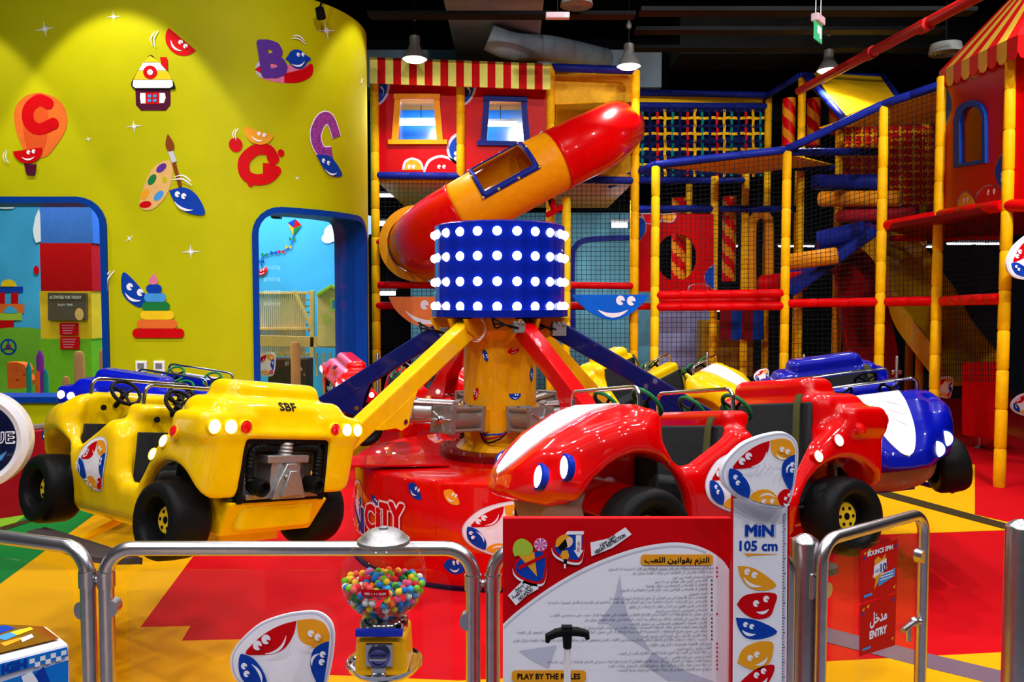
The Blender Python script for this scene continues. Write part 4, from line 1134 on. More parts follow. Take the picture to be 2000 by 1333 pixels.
# ---- left block dressed as a house
house = T('play_house', 'two-storey soft play house with striped awning and two red window panels', 'soft play house', 985, 500, 10)
for px, yt, yb in ((733, 130, None), (900, 158, 345), (1075, 130, None), (1240, 138, None)): post(house, px, 400, 10, yt, yb)
FP = upright(735, 345, 10.0, 1240, 10.0)
for x0, x1, wc, wp in ((738, 896, PORA, ((772, 187), (858, 187), (866, 280), (765, 280))), (906, 1070, PBLU, ((946, 190), (1028, 192), (1036, 284), (938, 282)))):
    a = Art(); P4 = wp
    cx = sum(p[0] for p in P4) / 4; cy = sum(p[1] for p in P4) / 4
    inner = [(cx + (x - cx) * .74, cy + (y - cy) * .86) for x, y in P4]
    a.poly(FP.P([(x0, 158), (x1, 158), (x1, 340), (x0, 340)]), mat('red panel vinyl', S(190, 0, 6), .35), [FP.P(inner)])
    pn = a.build('red_panel', lambda u, v, d: FP.fn(u, v, d + .0), house); s_ = pn.modifiers.new('t', 'SOLIDIFY'); s_.thickness = .03; s_.offset = -1
    # window frame with caps
    a = Art(); a.poly(FP.P(P4), wc, [FP.P(inner)])
    f = a.build('window_frame', lambda u, v, d: FP.fn(u, v, d + .03), pn); s_ = f.modifiers.new('t', 'SOLIDIFY'); s_.thickness = .035; s_.offset = -1
    a = Art(); (xa, ya), (xb, yb), (xc, yc_), (xd, yd) = P4
    a.poly(FP.P([(xa - 2, ya - 2), (xb + 2, yb - 2), (xb + 2, yb + 8), (xa - 2, ya + 8)]), wc); a.hold = True; a.poly(FP.P([(xd - 6, yd - 6), (xc + 8, yc_ - 6), (xc + 8, yc_ + 3), (xd - 6, yd + 3)]), wc)
    f2 = a.build('window_cap', lambda u, v, d: FP.fn(u, v, d + .045), pn); s_ = f2.modifiers.new('t', 'SOLIDIFY'); s_.thickness = .04; s_.offset = -1
    slab(pn, [FP.fn(*FP.uv(*p), -.06) for p in inner], .008, PLEX, 'pane', 0)
    # printed faces in the corners
    X = x0; k = (x1 - x0) / 160
    for shapes, eyes in (([(spline([(0, 158), (22, 162), (22, 180), (12, 198), (0, 207)], 4), GREYP), (spline([(0, 158), (17, 162), (17, 180), (9, 195), (0, 202)], 4), DBLU), ([(4, 170), (8, 168), (13, 178), (9, 190), (11, 178)], PAPER)], ()),
                         ([(spline([(48, 332), (52, 315), (68, 308), (85, 315), (92, 332)], 4), GREYP), (spline([(52, 332), (56, 318), (68, 312), (82, 318), (88, 332)], 4), DORA)], ((62, 326), (71, 326))),
                         ([(spline([(90, 332), (100, 312), (125, 303), (150, 312), (159, 325), (159, 338), (90, 338)], 4), GREYP), (spline([(94, 334), (104, 316), (125, 308), (148, 316), (159, 330), (159, 338), (94, 338)], 4), DRED)], ((121, 326), (131, 326))),
                         ([(spline([(160, 258), (145, 268), (136, 290), (142, 310), (160, 326)], 4), GREYP), (spline([(160, 264), (148, 274), (141, 290), (146, 308), (160, 320)], 4), DBLU)], ((154, 300), (154, 310)))):
        a = Art()
        for P, m_ in shapes: a.poly(FP.P([(X + x * k, y) for x, y in P]), m_)
        for x, y in eyes: q = FP.uv(X + x * k, y); eye(a, q[0], q[1], .022, shapes[-1][1])
        a.build('face_print', lambda u, v, d: FP.fn(u, v, d), pn, base=.003)
# awning
m = MB(); n = 23
for i in range(n):
    xa, xb = 722 + 353 * i / n, 722 + 353 * (i + 1) / n; f = lambda x: (x - 722) / 353
    P = [at(x, y + 13 * f(x), Y) for Y, y, q in ((9.70, 162, 0),) for x in (xa, xb)]; p0, p1 = P; t0, t1 = at(xa, 117 + 13 * f(xa), 9.82), at(xb, 117 + 13 * f(xb), 9.82); bk = Vector((0, .03, 0))
    m.hexa([p0, p1, p1 + bk, p0 + bk, t0, t1, t1 + bk, t0 + bk], i % 2); k0, k1 = at(xa, 112 + 13 * f(xa), 10.06), at(xb, 112 + 13 * f(xb), 10.06)
    m.hexa([t0 - bk * .4, t1 - bk * .4, k1 - bk * .4, k0 - bk * .4, t0, t1, k1, k0], i % 2)
aw = m.build('awning', [mat('cream yellow awning', S(252, 238, 120), .5), mat('red awning', S(214, 22, 24), .5)], house, smooth=0)
# yellow bay right of the house
slab(house, [at(x, y, 10.3) for x, y in ((1080, 145), (1236, 145), (1236, 200), (1080, 205))], .02, PYEL, 'canvas_panel')
slab(house, [at(x, y, 11.2) for x, y in ((1085, 140), (1232, 140), (1232, 345), (1085, 345))], .02, mat('ochre canvas', S(214, 156, 20), .6), 'canvas_panel')
beam(house, 1078, 132, 10, 1243, 138, 10, PBLU)
for x0, x1, y in ((735, 1072, 343), (1080, 1240, 350)): beam(house, x0, y, 10, x1, y + 3, 10, PBLU, .045)
beam(house, 1200, 268, 10.1, 1238, 268, 10.1, PBLU, .04)
for y, x0, x1 in ((557, 738, 1075), (597, 735, 1075), (557, 1079, 1236), (597, 1079, 1275)): beam(house, x0, y, 9.98, x1, y + 2, 9.98, PRED, .042, .3)
beam(house, 735, 473, 9.98, 775, 473, 9.98, PRED, .035, .3)
# decks and ceilings inside
za = at(900, 347, 10).z
slab(house, [(at(735, 345, 10).x, 10.05, za), (at(1240, 345, 10).x, 10.05, za), (at(1240, 345, 10).x, 12.8, za), (at(735, 345, 10).x, 12.8, za)], .10, mat('yellow deck vinyl', S(214, 150, 24), .5), 'deck')
zb = at(900, 598, 10).z
slab(house, [(at(735, 345, 10).x, 10.05, zb), (at(1240, 345, 10).x, 10.05, zb), (at(1240, 345, 10).x, 12.2, zb), (at(735, 345, 10).x, 12.2, zb)], .10, mat('dark deck vinyl', S(60, 60, 78), .5), 'deck')
zc = at(900, 150, 10).z
slab(house, [(at(725, 345, 10).x, 10.05, zc), (at(1072, 345, 10).x, 10.05, zc), (at(1072, 345, 10).x, 11.6, zc), (at(725, 345, 10).x, 11.6, zc)], .06, mat('yellow deck vinyl', S(214, 150, 24), .5), 'roof_board')
slab(house, [(at(725, 345, 10).x, 11.6, za), (at(1072, 345, 10).x, 11.6, za), (at(1072, 345, 10).x, 11.6, zc), (at(725, 345, 10).x, 11.6, zc)], .04, mat('bright blue vinyl', S(20, 120, 220), .5), 'back_panel')
for q in (((735, 350), (1072, 352), (1072, 555), (735, 555)), ((735, 560), (1072, 560), (1072, 760), (735, 760)), ((1080, 355), (1238, 355), (1238, 555), (1080, 555)), ((1080, 560), (1238, 560), (1238, 760), (1080, 760))):
    net(house, [at(x, y, 10.02) for x, y in q], .055)
def tube_lamp(label, a, b, r=.022, power=9, hang=.9):
    m = MB(); m.tube([a, b], r, 10); o = m.build('tube_lamp', mat('lit fluorescent tube', (1, 1, 1), .4, emit=power, ecol=(.85, .93, 1), noise=0)); tag(o, label, 'light', 'tube lamps inside the play structure')
    m = MB(); d = (Vector(b) - Vector(a)).normalized(); m.box((Vector(a) + Vector(b)) / 2 + Vector((0, .0, r * 1.8)), (abs(d.x) * (Vector(b) - Vector(a)).length + .04, .05, .03)); m.build('lamp_housing', GREY, o, smooth=0)
    m = MB(); c_ = (Vector(a) + Vector(b)) / 2 + Vector((0, .01, 0)); m.tube([c_ + Vector((0, 0, r * 2)), c_ + Vector((0, 0, hang))], .006, 6); m.build('hanger', BLACK, o)
    return o
tube_lamp('lit tube lamp behind the orange framed house window', at(775, 241, 11.3), at(870, 241, 11.3), .03, 14)
tube_lamp('lit tube lamp behind the blue framed house window', at(945, 243, 11.3), at(1010, 243, 11.3), .03, 14)
tube_lamp('lit tube lamp under the house deck at far left', at(742, 382, 12), at(850, 382, 12))
tube_lamp('lit tube lamp seen through the net left of the tube slide', at(740, 437, 12), at(765, 437, 12), .03)
tube_lamp('lit tube lamp low behind the orange smiling board', at(740, 573, 12), at(772, 573, 12), .03)
tube_lamp('lit tube lamp behind the net right of the lamp drum', at(1195, 440, 12), at(1225, 440, 12), .035)
# ---- tube slide
ts = T('tube_slide', 'red and orange tube slide with clear window crossing the play house front', 'slide', 985, 500, 9.2)
TP = [(1205, 250, 10.6), (1196, 258, 9.9), (1166, 276, 9.35), (1115, 300, 9.12), (1050, 333, 9.03), (980, 371, 9.0), (915, 408, 9.02), (868, 437, 9.12), (838, 460, 9.4), (822, 474, 9.9), (818, 478, 10.4)]
AX = [Vector(p) for p in spline([tuple(at(*q)) for q in TP], 10)]
nA = len(AX); RS = [.335 + .05 * max(0, (i / nA - .62) / .38) for i in range(nA)]
xs = [1000 + F * p.x / p.y for p in AX]
fr = []
for i, p in enumerate(AX):
    t = (AX[min(i + 1, nA - 1)] - AX[max(i - 1, 0)]).normalized(); tocam = (Vector((0, 0, CH)) - p); e = (tocam - t * tocam.dot(t)).normalized()
    u = t.cross(e); u = u if u.z > 0 else -u; fr.append((e, u))
NA = 64
def tpt(i, a_, r): return AX[i] + fr[i][0] * (r * cos(a_)) + fr[i][1] * (r * sin(a_))
win_i = [i for i in range(nA) if 948 <= xs[i] <= 1040]; wa0, wa1 = rad(8), rad(92)
def tube_part(name, i0, i1, mt, extra=0, skip=False, parent=ts):
    m = MB(); vs = []
    for i in range(i0, i1 + 1):
        lip = extra if i in (i0, i1) else 0
        for j in range(NA): vs.append(tpt(i, 2 * PI * j / NA, RS[i] + lip))
    fs = []
    for i in range(i1 - i0):
        for j in range(NA):
            am = 2 * PI * (j + .5) / NA
            if skip and (i + i0) in win_i and (i + i0 + 1) in win_i and wa0 < am < wa1: continue
            j2 = (j + 1) % NA; fs.append((i * NA + j, (i + 1) * NA + j, (i + 1) * NA + j2, i * NA + j2))
    m.raw(vs, fs); o = m.build(name, mt, parent, smooth=60)
    s_ = o.modifiers.new('t', 'SOLIDIFY'); s_.thickness = .014; s_.offset = 0
    return o
b1 = next(i for i in range(nA) if xs[i] < 1088); b2 = next(i for i in range(nA) if xs[i] < 910)
tube_part('upper_elbow', 0, b1, SLRED, .012); mid = tube_part('middle_tube', b1, b2, PORA, 0, True); tube_part('lower_elbow', b2, nA - 1, SLRED, .014)
m = MB(); vs = []; ii = [win_i[0] - 1] + win_i + [win_i[-1] + 1]; js = [wa0 - .13 + (wa1 - wa0 + .26) * k / 18 for k in range(19)]
for i in ii:
    for a_ in js: vs.append(tpt(i, a_, RS[i] + .014))
nJ = len(js); fs = []
for i in range(len(ii) - 1):
    for j in range(nJ - 1):
        edge = i < 1 or i >= len(ii) - 2 or j < 2 or j >= nJ - 3
        if edge: fs.append((i * nJ + j, (i + 1) * nJ + j, (i + 1) * nJ + j + 1, i * nJ + j + 1))
m.raw(vs, fs); wf = m.build('window_surround', PBLU, mid); s_ = wf.modifiers.new('t', 'SOLIDIFY'); s_.thickness = .012
m = MB(); vs = [tpt(i, a_, RS[i] + .006) for i in ii for a_ in js]
m.raw(vs, [(i * nJ + j, (i + 1) * nJ + j, (i + 1) * nJ + j + 1, i * nJ + j + 1) for i in range(len(ii) - 1) for j in range(nJ - 1)]); m.build('window_pane', PLEX, mid)
for i in (ii[0], ii[len(ii) // 3], ii[2 * len(ii) // 3], ii[-1]):
    for a_ in (js[0] + .05, js[-1] - .05, (js[0] + js[-1]) / 2) if i in (ii[0], ii[-1]) else (js[0] + .05, js[-1] - .05):
        p = tpt(i, a_, RS[i] + .022); nrm = (p - AX[i]).normalized(); m = MB(); m.lathe([(.018, 0), (.018, .006), (.010, .014), (0, .015)], 10, frame(p, fr[i][1] if abs(nrm.dot(fr[i][1])) < .9 else fr[i][0], nrm)); m.build('bolt', mat('brass bolt', S(206, 170, 90), .35, .8), wf)
def ring(parent, c, ax, r0, r1, th, mt, name):
    M = frame(c, Vector((1, 0, 0)) if abs(ax.x) < .8 else Vector((0, 0, 1)), ax); m = MB()
    m.lathe([(r0, -th), (r0, th), (r1, th), (r1, -th), (r0, -th)], 48, M); return m.build(name, mt, parent)
ring(ts, at(815, 476, 9.93), Vector((.25, -1, .02)), .36, .46, .03, mat('amber flange plastic', S(222, 146, 20), .4), 'mouth_flange')
slab(ts, [at(808, 530, 9.93), at(838, 530, 9.93), at(836, 552, 9.95), at(810, 552, 9.95)], .05, mat('amber flange plastic', S(222, 146, 20), .4), 'flange_foot')
m = MB(); p = at(1075, 390, 9.3); m.tube([at(1066, 362, 9.25), at(1078, 402, 9.3)], .03, 8); sb_ = m.build('support_strut', BLACK, ts)
m = MB(); m.tube([at(1076, 392, 9.3), at(1085, 412, 9.3)], .04, 8); m.tube([at(1067, 421, 9.3), at(1100, 404, 9.35)], .03, 8); m.build('strut_clamp', PRED, ts)
o = post(None, 1106, 500, 9.35, 392, None, mat('bright yellow vinyl padding', S(246, 210, 20), .45), .05, 'padded_post'); tag(o, 'free-standing bright yellow padded post right of the lamp drum', 'padded post')
m = MB(); p = at(1106, 392, 9.35); m.sphere(p, .05, 14); m.build('post_cap', mat('bright yellow vinyl padding', (1, 1, 0)), o)
# ---- smiling half-moon boards on the red rails
def moon(label, pts, mt, eyes, mouth, Y):
    pl = upright(pts[0][0], pts[0][1], Y, pts[1][0], Y); P = pl.P(pts); m = MB()
    M = Matrix((pl.ux, pl.uy, pl.n)).transposed().to_4x4(); M.translation = pl.o
    m.prism(P, .035, M); o = m.build('face_board', mt, smooth=30, bevel=.006); tag(o, label, 'wall board', 'smiling boards on the red rails')
    a = Art()
    for x, y in eyes: q = pl.uv(x, y); eye(a, q[0], q[1], .052, mt)
    p, q = pl.P(mouth); cres(a, None, p, q, -.18, .055, PAPER)
    a.build('face_print', lambda u, v, d: pl.fn(u, v, d + .035), o)
moon('blue smiling half-moon board on the red rail right of the lamp drum', [(1117, 576), (1265, 576)] + spline([(1262, 585), (1240, 607), (1218, 620), (1195, 626), (1165, 618), (1140, 602), (1118, 580)], 4), mat('blue board', S(10, 96, 214), .4), [(1211, 587), (1232, 588)], [(1168, 606), (1225, 606)], 9.8)
moon('orange smiling half-moon board on the red rail left of the lamp drum', [(760, 580), (930, 580)] + spline([(925, 595), (900, 620), (870, 635), (840, 640), (805, 632), (775, 608), (761, 584)], 4), mat('peach board', S(240, 132, 70), .4), [(830, 596), (856, 598)], [(793, 608), (870, 622)], 9.8)
# ---- middle climbing frame
cf = T('climbing_frame', 'open soft play climbing frame of yellow posts, blue rails and black nets', 'climbing frame', 1480, 600, 9.8)
for px, Y, yt, yb, mt in ((1280, 9.8, 325, None, mat('bright yellow vinyl padding', S(246, 210, 20), .45)), (1535, 9.6, 294, None, None), (1722, 9.0, 205, None, None), (1395, 11.0, 345, None, None), (1455, 11.4, 335, None, None), (1238, 11.0, 350, None, None),
                          (1562, 11.2, 152, None, None), (1497, 12.0, 188, None, None), (1636, 11.0, 255, None, None), (1558, 11.6, 325, None, None), (1802, 11.0, 240, None, None), (1640, 12.4, 470, None, None), (1345, 12.5, 360, None, None)):
    post(cf, px, 450, Y, yt, yb, mt)
for b in ((1190, 362, 10.4, 1280, 322, 9.8), (1280, 322, 9.8, 1535, 293, 9.6), (1535, 293, 9.6, 1725, 204, 9.0), (1725, 204, 9.0, 1840, 165, 8.4), (1535, 297, 9.6, 1728, 297, 10.4), (1280, 322, 9.8, 1365, 326, 11), (1200, 352, 11, 1455, 353, 11.4),
          (1365, 327, 11, 1632, 328, 11.2), (1245, 408, 11, 1395, 408, 11), (1405, 408, 11.2, 1556, 409, 11.5), (1245, 181, 11.6, 1500, 186, 12), (1245, 206, 11.6, 1497, 208, 12), (1495, 190, 12, 1562, 148, 11.2), (1572, 146, 11.1, 1646, 230, 10.0), (1722, 149, 11.4, 1752, 190, 10.6), (1560, 148, 11.2, 1725, 150, 11.4)):
    beam(cf, *b, PBLU, .046)
for b in ((1280, 577, 9.8, 1530, 573, 9.6), (1280, 600, 9.8, 1530, 598, 9.6), (1290, 588, 10.6, 1530, 586, 10.4), (1540, 593, 9.6, 1718, 590, 9.0), (1728, 590, 9.0, 1830, 588, 8.4), (1838, 588, 8.4, 1955, 584, 7.0)): beam(cf, *b, PRED, .05, .3)
cz = at(1400, 325, 10)
for q in ([at(1285, 326, 9.8), at(1530, 298, 9.6), at(1628, 322, 11.2), at(1450, 340, 11.2)], [at(1590, 143, 11.1), at(1722, 151, 11.3), at(1750, 188, 10.6), at(1646, 229, 10.0)], [at(1600, 250, 10.6), at(1722, 210, 9.05), at(1836, 172, 8.45), at(1830, 240, 10.2)],
          [at(1250, 186, 11.7), at(1490, 190, 12.1), at(1490, 205, 12.1), at(1250, 202, 11.7)]):
    slab(cf, q, .015, mat('sunny yellow canvas', S(244, 188, 18), .55), 'canopy', 0)
for q in (((1284, 330), (1530, 300), (1530, 570), (1284, 572), 9.8, 9.6), ((1540, 300), (1718, 212), (1718, 588), (1540, 590), 9.6, 9.0), ((1727, 207), (1830, 172), (1830, 430), (1727, 440), 9.0, 8.4), ((1284, 602), (1530, 600), (1530, 745), (1284, 745), 9.8, 9.6), ((1540, 598), (1718, 594), (1718, 745), (1540, 745), 9.6, 9.0)):
    net(cf, [at(*q[0], q[4]), at(*q[1], q[5]), at(*q[2], q[5]), at(*q[3], q[4])], .055)
# woven strap nets
def straps(parent, x0, x1, y0, y1, Y0, Y1, nu, nv, cols, name='webbing_net', wv=.35):
    m = MB(); mats = list(dict.fromkeys(cols)); a, b, c, d = at(x0, y0, Y0), at(x1, y0, Y1), at(x1, y1, Y1), at(x0, y1, Y0)
    for i in range(nu):
        t0, t1 = (i + .5 - wv / 2) / nu, (i + .5 + wv / 2) / nu; mi = mats.index(cols[i % len(cols)]); k = nv * 2
        vs = []
        for j in range(k + 1):
            s_ = j / k; off = .012 * (-1) ** (i + j // 1)
            for t in (t0, t1): p = a.lerp(b, t).lerp(d.lerp(c, t), s_); vs.append(p + Vector((.006 * sin(j * 1.7 + i), -off, 0)))
        m.raw(vs, [(2 * j, 2 * j + 1, 2 * j + 3, 2 * j + 2) for j in range(k)], mi)
    for i in range(nv):
        t0, t1 = (i + .5 - wv / 2) / nv, (i + .5 + wv / 2) / nv; mi = mats.index(cols[(i * 2 + 1) % len(cols)]); k = nu * 2; vs = []
        for j in range(k + 1):
            s_ = j / k; off = .012 * (-1) ** (i + j + 1)
            for t in (t0, t1): p = a.lerp(d, t).lerp(b.lerp(c, t), s_); vs.append(p + Vector((0, -off, .006 * sin(j * 1.3 + i))))
        m.raw(vs, [(2 * j, 2 * j + 2, 2 * j + 3, 2 * j + 1) for j in range(k)], mi)
    o = m.build(name, mats, parent, smooth=0); s_ = o.modifiers.new('t', 'SOLIDIFY'); s_.thickness = .004; return o
TEAL = mat('teal webbing', S(10, 130, 120), .6); NAVY = mat('navy webbing', S(18, 24, 80), .6); WRED = mat('red webbing', S(206, 24, 34), .6); WYEL = mat('yellow webbing', S(244, 190, 20), .6); WORA = mat('orange webbing', S(232, 76, 16), .6)
straps(cf, 1247, 1492, 208, 345, 11.6, 12, 17, 9, [TEAL, NAVY, WRED, WYEL])
straps(cf, 1648, 1714, 246, 345, 11.2, 11.0, 10, 14, [WORA, WRED, WYEL], wv=.6)
straps(cf, 1736, 1822, 246, 400, 10.8, 10.4, 13, 20, [WORA, WRED, WRED, WYEL], wv=.6)
slab(cf, [at(1250, 215, 12.6), at(1490, 215, 12.8), at(1490, 345, 12.8), at(1250, 345, 12.6)], .02, mat('deep blue canvas', S(14, 40, 110), .6), 'back_panel')
slab(cf, [at(1640, 240, 12.4), at(1840, 240, 12.0), at(1840, 410, 12.0), at(1640, 410, 12.4)], .02, mat('deep red canvas', S(120, 10, 14), .6), 'back_panel')
# soft rolls and ramps hanging inside
def roll(label, a, b, r, mt, name='foam_roll'):
    m = MB(); a, b = Vector(a), Vector(b); d = (b - a).normalized()
    m.tube([a - d * r * .3, a - d * r * .2, a, b, b + d * r * .2, b + d * r * .3], [r * .6, r * .9, r, r, r * .9, r * .6], 20, 0)
    o = m.build(name, mt); tag(o, label, 'foam roll', 'foam rolls in the climbing frame'); return o
roll('dark blue foam roll, topmost of the stack under the red woven net', at(1592, 356, 10.9), at(1716, 356, 10.3), .10, PBLU)
roll('amber foam roll second from top under the red woven net', at(1604, 389, 10.7), at(1756, 388, 10.1), .10, mat('amber vinyl padding', S(222, 140, 24), .45))
roll('dull red foam roll third in the stack under the red woven net', at(1640, 423, 10.6), at(1790, 418, 10.0), .085, mat('dull red vinyl', S(170, 30, 40), .45))
def striped(label, x0, y0, Y0, x1, y1, Y1, r):
    m = MB(); a, b = at(x0, y0, Y0), at(x1, y1, Y1); d = (b - a); L = d.length; d.normalize(); Mx = frame(a, Vector((1, 0, 0)), d); n = 24; k = 30; vs = []
    for i in range(k + 1):
        for j in range(n): vs.append(Mx @ Vector((r * cos(2 * PI * j / n), r * sin(2 * PI * j / n), L * i / k)))
    for i in range(k):
        for j in range(n):
            m.raw([vs[i * n + j], vs[i * n + (j + 1) % n], vs[(i + 1) * n + (j + 1) % n], vs[(i + 1) * n + j]], [(0, 1, 2, 3)], int(((j / n) * 2 + L * i / k / .28) % 1 > .5))
    o = m.build('striped_punch_roll', [PRED, mat('amber vinyl padding', S(222, 140, 24), .45)], smooth=40); tag(o, label, 'foam roll', 'striped hanging rolls'); return o
striped('red and yellow striped hanging roll inside the round hole of the red panel', 1325, 550, 11.2, 1300, 390, 11.2, .10)
striped('red and yellow striped hanging roll right of the red round-hole panel', 1423, 550, 11.6, 1408, 385, 11.6, .095)
striped('leftmost striped roll leaning in the gabled bay', 1540, 285, 11.5, 1523, 195, 11.5, .09)
striped('middle striped roll leaning in the gabled bay', 1588, 285, 11.5, 1572, 195, 11.5, .09)
striped('rightmost striped roll leaning in the gabled bay', 1632, 262, 11.5, 1612, 195, 11.5, .09)
# red panel with a round hole
rp = upright(1242, 565, 10.8, 1396, 10.9); a = Art()
c = rp.uv(1322, 503); R_ = rp.uv(1362, 503)[0] - c[0]
circ = [(c[0] + R_ * cos(2 * PI * k / 40), c[1] + R_ * 1.12 * sin(2 * PI * k / 40)) for k in range(40)]
a.poly(rp.P([(1244, 418), (1394, 418), (1394, 570), (1244, 570)]), mat('red panel vinyl', (1, 0, 0)), [circ])
o = a.build('crawl_panel', rp.fn); s_ = o.modifiers.new('t', 'SOLIDIFY'); s_.thickness = .05; s_.offset = -1; tag(o, 'red foam panel with a round crawl hole and printed faces behind the net', 'play panel')
for (P, mm) in (([(1244, 425), (1258, 430), (1260, 452), (1244, 475)], DBLU), ([(1255, 419), (1290, 419), (1285, 436), (1262, 436)], DRED), ([(1292, 419), (1318, 419), (1312, 433), (1296, 432)], DORA), ([(1394, 520), (1380, 530), (1378, 550), (1394, 565)], DBLU), ([(1345, 570), (1350, 558), (1375, 556), (1382, 570)], DRED)):
    a = Art(); cx = sum(p[0] for p in P) / len(P); cy = sum(p[1] for p in P) / len(P)
    a.poly(rp.P(spline([(cx + (x - cx) * 1.18, cy + (y - cy) * 1.18) for x, y in P], 4)), GREYP); a.poly(rp.P(spline(P, 4)), mm)
    a.build('face_print', rp.fn, o)
# blue and amber ramp, red lump, and the yellow wave slide
ramp = thing('foam_ramp', 'blue foam ramp with a dark top fold rising right behind the net', 'ramp', at(1620, 560, 10.2))
slab(ramp, [at(1542, 575, 9.9), at(1712, 450, 9.6), at(1705, 437, 10.4), at(1545, 520, 10.9)], .12, PBLU, 'ramp_face', .03)
m = MB(); m.tube([at(1600, 470, 10.2), at(1690, 450, 9.9)], .12, 16); m.build('ramp_fold', PBLU, ramp)
roll('amber foam roll lying across the blue ramp', at(1545, 512, 9.8), at(1632, 500, 9.6), .10, mat('amber vinyl padding', S(222, 140, 24), .45))
roll('red foam roll at the foot of the blue ramp', at(1490, 556, 10.6), at(1570, 548, 10.2), .12, PRED)
def slide(name, label, pts, wd, mt, wall_h=.18):
    P = [Vector(p) for p in spline([tuple(p) for p in pts], 8)]; m = MB(); k = len(P); prof = [(-wd / 2 - .03, -.05), (-wd / 2 - .03, wall_h), (-wd / 2, wall_h), (-wd / 2 + .03, .02), (wd / 2 - .03, .02), (wd / 2, wall_h), (wd / 2 + .03, wall_h), (wd / 2 + .03, -.05)]
    vs = []
    for i, p in enumerate(P):
        t = (P[min(i + 1, k - 1)] - P[max(i - 1, 0)]); s_ = Vector((t.y, -t.x, 0)).normalized()
        for a_, h in prof: vs.append(p + s_ * a_ + Vector((0, 0, h)))
    n = len(prof); m.raw(vs, [(i * n + j, (i + 1) * n + j, (i + 1) * n + (j + 1) % n, i * n + (j + 1) % n) for i in range(k - 1) for j in range(n)] + [tuple(range(n)), tuple((k - 1) * n + j for j in range(n))[::-1]])
    o = m.build(name, mt, smooth=30); tag(o, label, 'slide'); return o
wz = at(1700, 490, 10.6)
slide('wave_slide', 'yellow wave slide curving down to the right behind the nets', [at(1648, 500, 11.2), at(1700, 478, 11.0), at(1750, 505, 10.7), at(1790, 585, 10.4), at(1830, 660, 10.0), at(1895, 745, 9.5)], .8, mat('yellow slide plastic', S(214, 166, 16), .3, coat=.4), .3)
slide('straight_slide', 'dark red slide beside the yellow wave slide', [at(1630, 500, 11.3), at(1672, 540, 10.9), at(1690, 640, 10.6), at(1705, 735, 10.2)], .55, mat('dark red slide plastic', S(140, 10, 14), .3, coat=.4), .2)
m = MB(); m.box(at(1415, 680, 11.8), (.7, .5, .8)); o = m.build('soft_cube', mat('mustard vinyl', S(150, 110, 20), .6), smooth=0, bevel=.03); tag(o, 'mustard soft block standing behind the netting at ground level', 'soft block')
a_ = at(1425, 630, 11.9); m = MB()
for i in range(4): m.box((a_.x - .22 + .15 * i, 11.3, a_.z), (.15, .04, .45), i % 2)
o = m.build('striped_banner', [mat('dark red print', S(120, 10, 20), .6), DBLU], smooth=0); tag(o, 'red and blue striped cloth panel under the red rails', 'cloth panel')
m = MB(); m.box(at(1340, 660, 12.4), (.85, .05, 1.1)); o = m.build('lilac_panel', mat('pale lilac vinyl', S(150, 160, 206), .5), smooth=0); tag(o, 'pale lilac foam panel behind the netting under the round-hole panel', 'play panel')
for i, (x0, x1, y, Y, wh) in enumerate(((1433, 1440, 481, 12.8, 'left'), (1520, 1590, 481, 12.8, 'left of the blue ramp'), (1745, 1825, 482, 12.5, 'right of the yellow slide'), (1742, 1800, 456, 12.1, 'above the yellow slide'), (1842, 1955, 437, 11, 'under the red tower'), (1850, 1952, 476, 11.5, 'lower under the red tower'), (1340, 1365, 607, 12.9, 'left under the red rails'), (1390, 1470, 607, 12.9, 'right under the red rails'), (1345, 1385, 632, 13, 'low behind the lilac panel'))):
    tube_lamp('thin lit tube lamp in the dark play area, ' + wh, at(x0, y, Y), at(x1, y, Y), .014 if i < 8 else .03, 6, .9 if i < 6 else 6 - at(x0, y, Y).z)
post(cf, 1780, 500, 11.2, 430, None, mat('shaded amber padding', S(180, 130, 20), .5)); post(cf, 1655, 640, 11.6, 440, None)  # first post: shade is mixed into its padding colour
# ---- right tower
tw = T('play_tower', 'red soft play tower with arched window and striped tent roof at right', 'soft play tower', 1900, 600, 7.7)
for px, Y, yt in ((1833, 8.4, 150), (1966, 7.0, 95)): post(tw, px, 450, Y, yt, None, None, .053 if px < 1900 else .048)
post(tw, 2150, 450, 6.2, 60)
for b in ((1727, 441, 9.0, 1830, 422, 8.4), (1836, 420, 8.4, 1960, 402, 7.0), (1968, 402, 7.0, 2160, 400, 6.2), (1740, 466, 11, 1955, 462, 9.6)): beam(tw, *b, PRED, .055 if b[0] != 1740 else .04)
TPn = upright(1840, 410, 8.4, 1962, 7.0); a = Art()
arch = [(1868, 328), (1868, 235), (1874, 212), (1888, 200), (1906, 196), (1922, 204), (1930, 222), (1931, 318)]
ain = [(1880, 320), (1880, 238), (1885, 220), (1894, 210), (1907, 207), (1918, 212), (1924, 228), (1924, 311)]
TRED = mat('red panel vinyl', (1, 0, 0))
a.poly(TPn.P([(1838, 160), (1964, 105), (1964, 392), (1838, 414)]), TRED, [TPn.P(ain)])
pn = a.build('red_panel', TPn.fn, tw); s_ = pn.modifiers.new('t', 'SOLIDIFY'); s_.thickness = .03; s_.offset = -1
a = Art(); a.poly(TPn.P(arch), mat('blue window frame', (0, 0, 1)), [TPn.P(ain)])
f = a.build('window_frame', lambda u, v, d: TPn.fn(u, v, d + .03), pn); s_ = f.modifiers.new('t', 'SOLIDIFY'); s_.thickness = .05; s_.offset = -1
TE = ((1931, 376), (1943, 374), (1884, 392), (1891, 390), (1958, 340), (1958, 350), (1858, 155), (1866, 152))
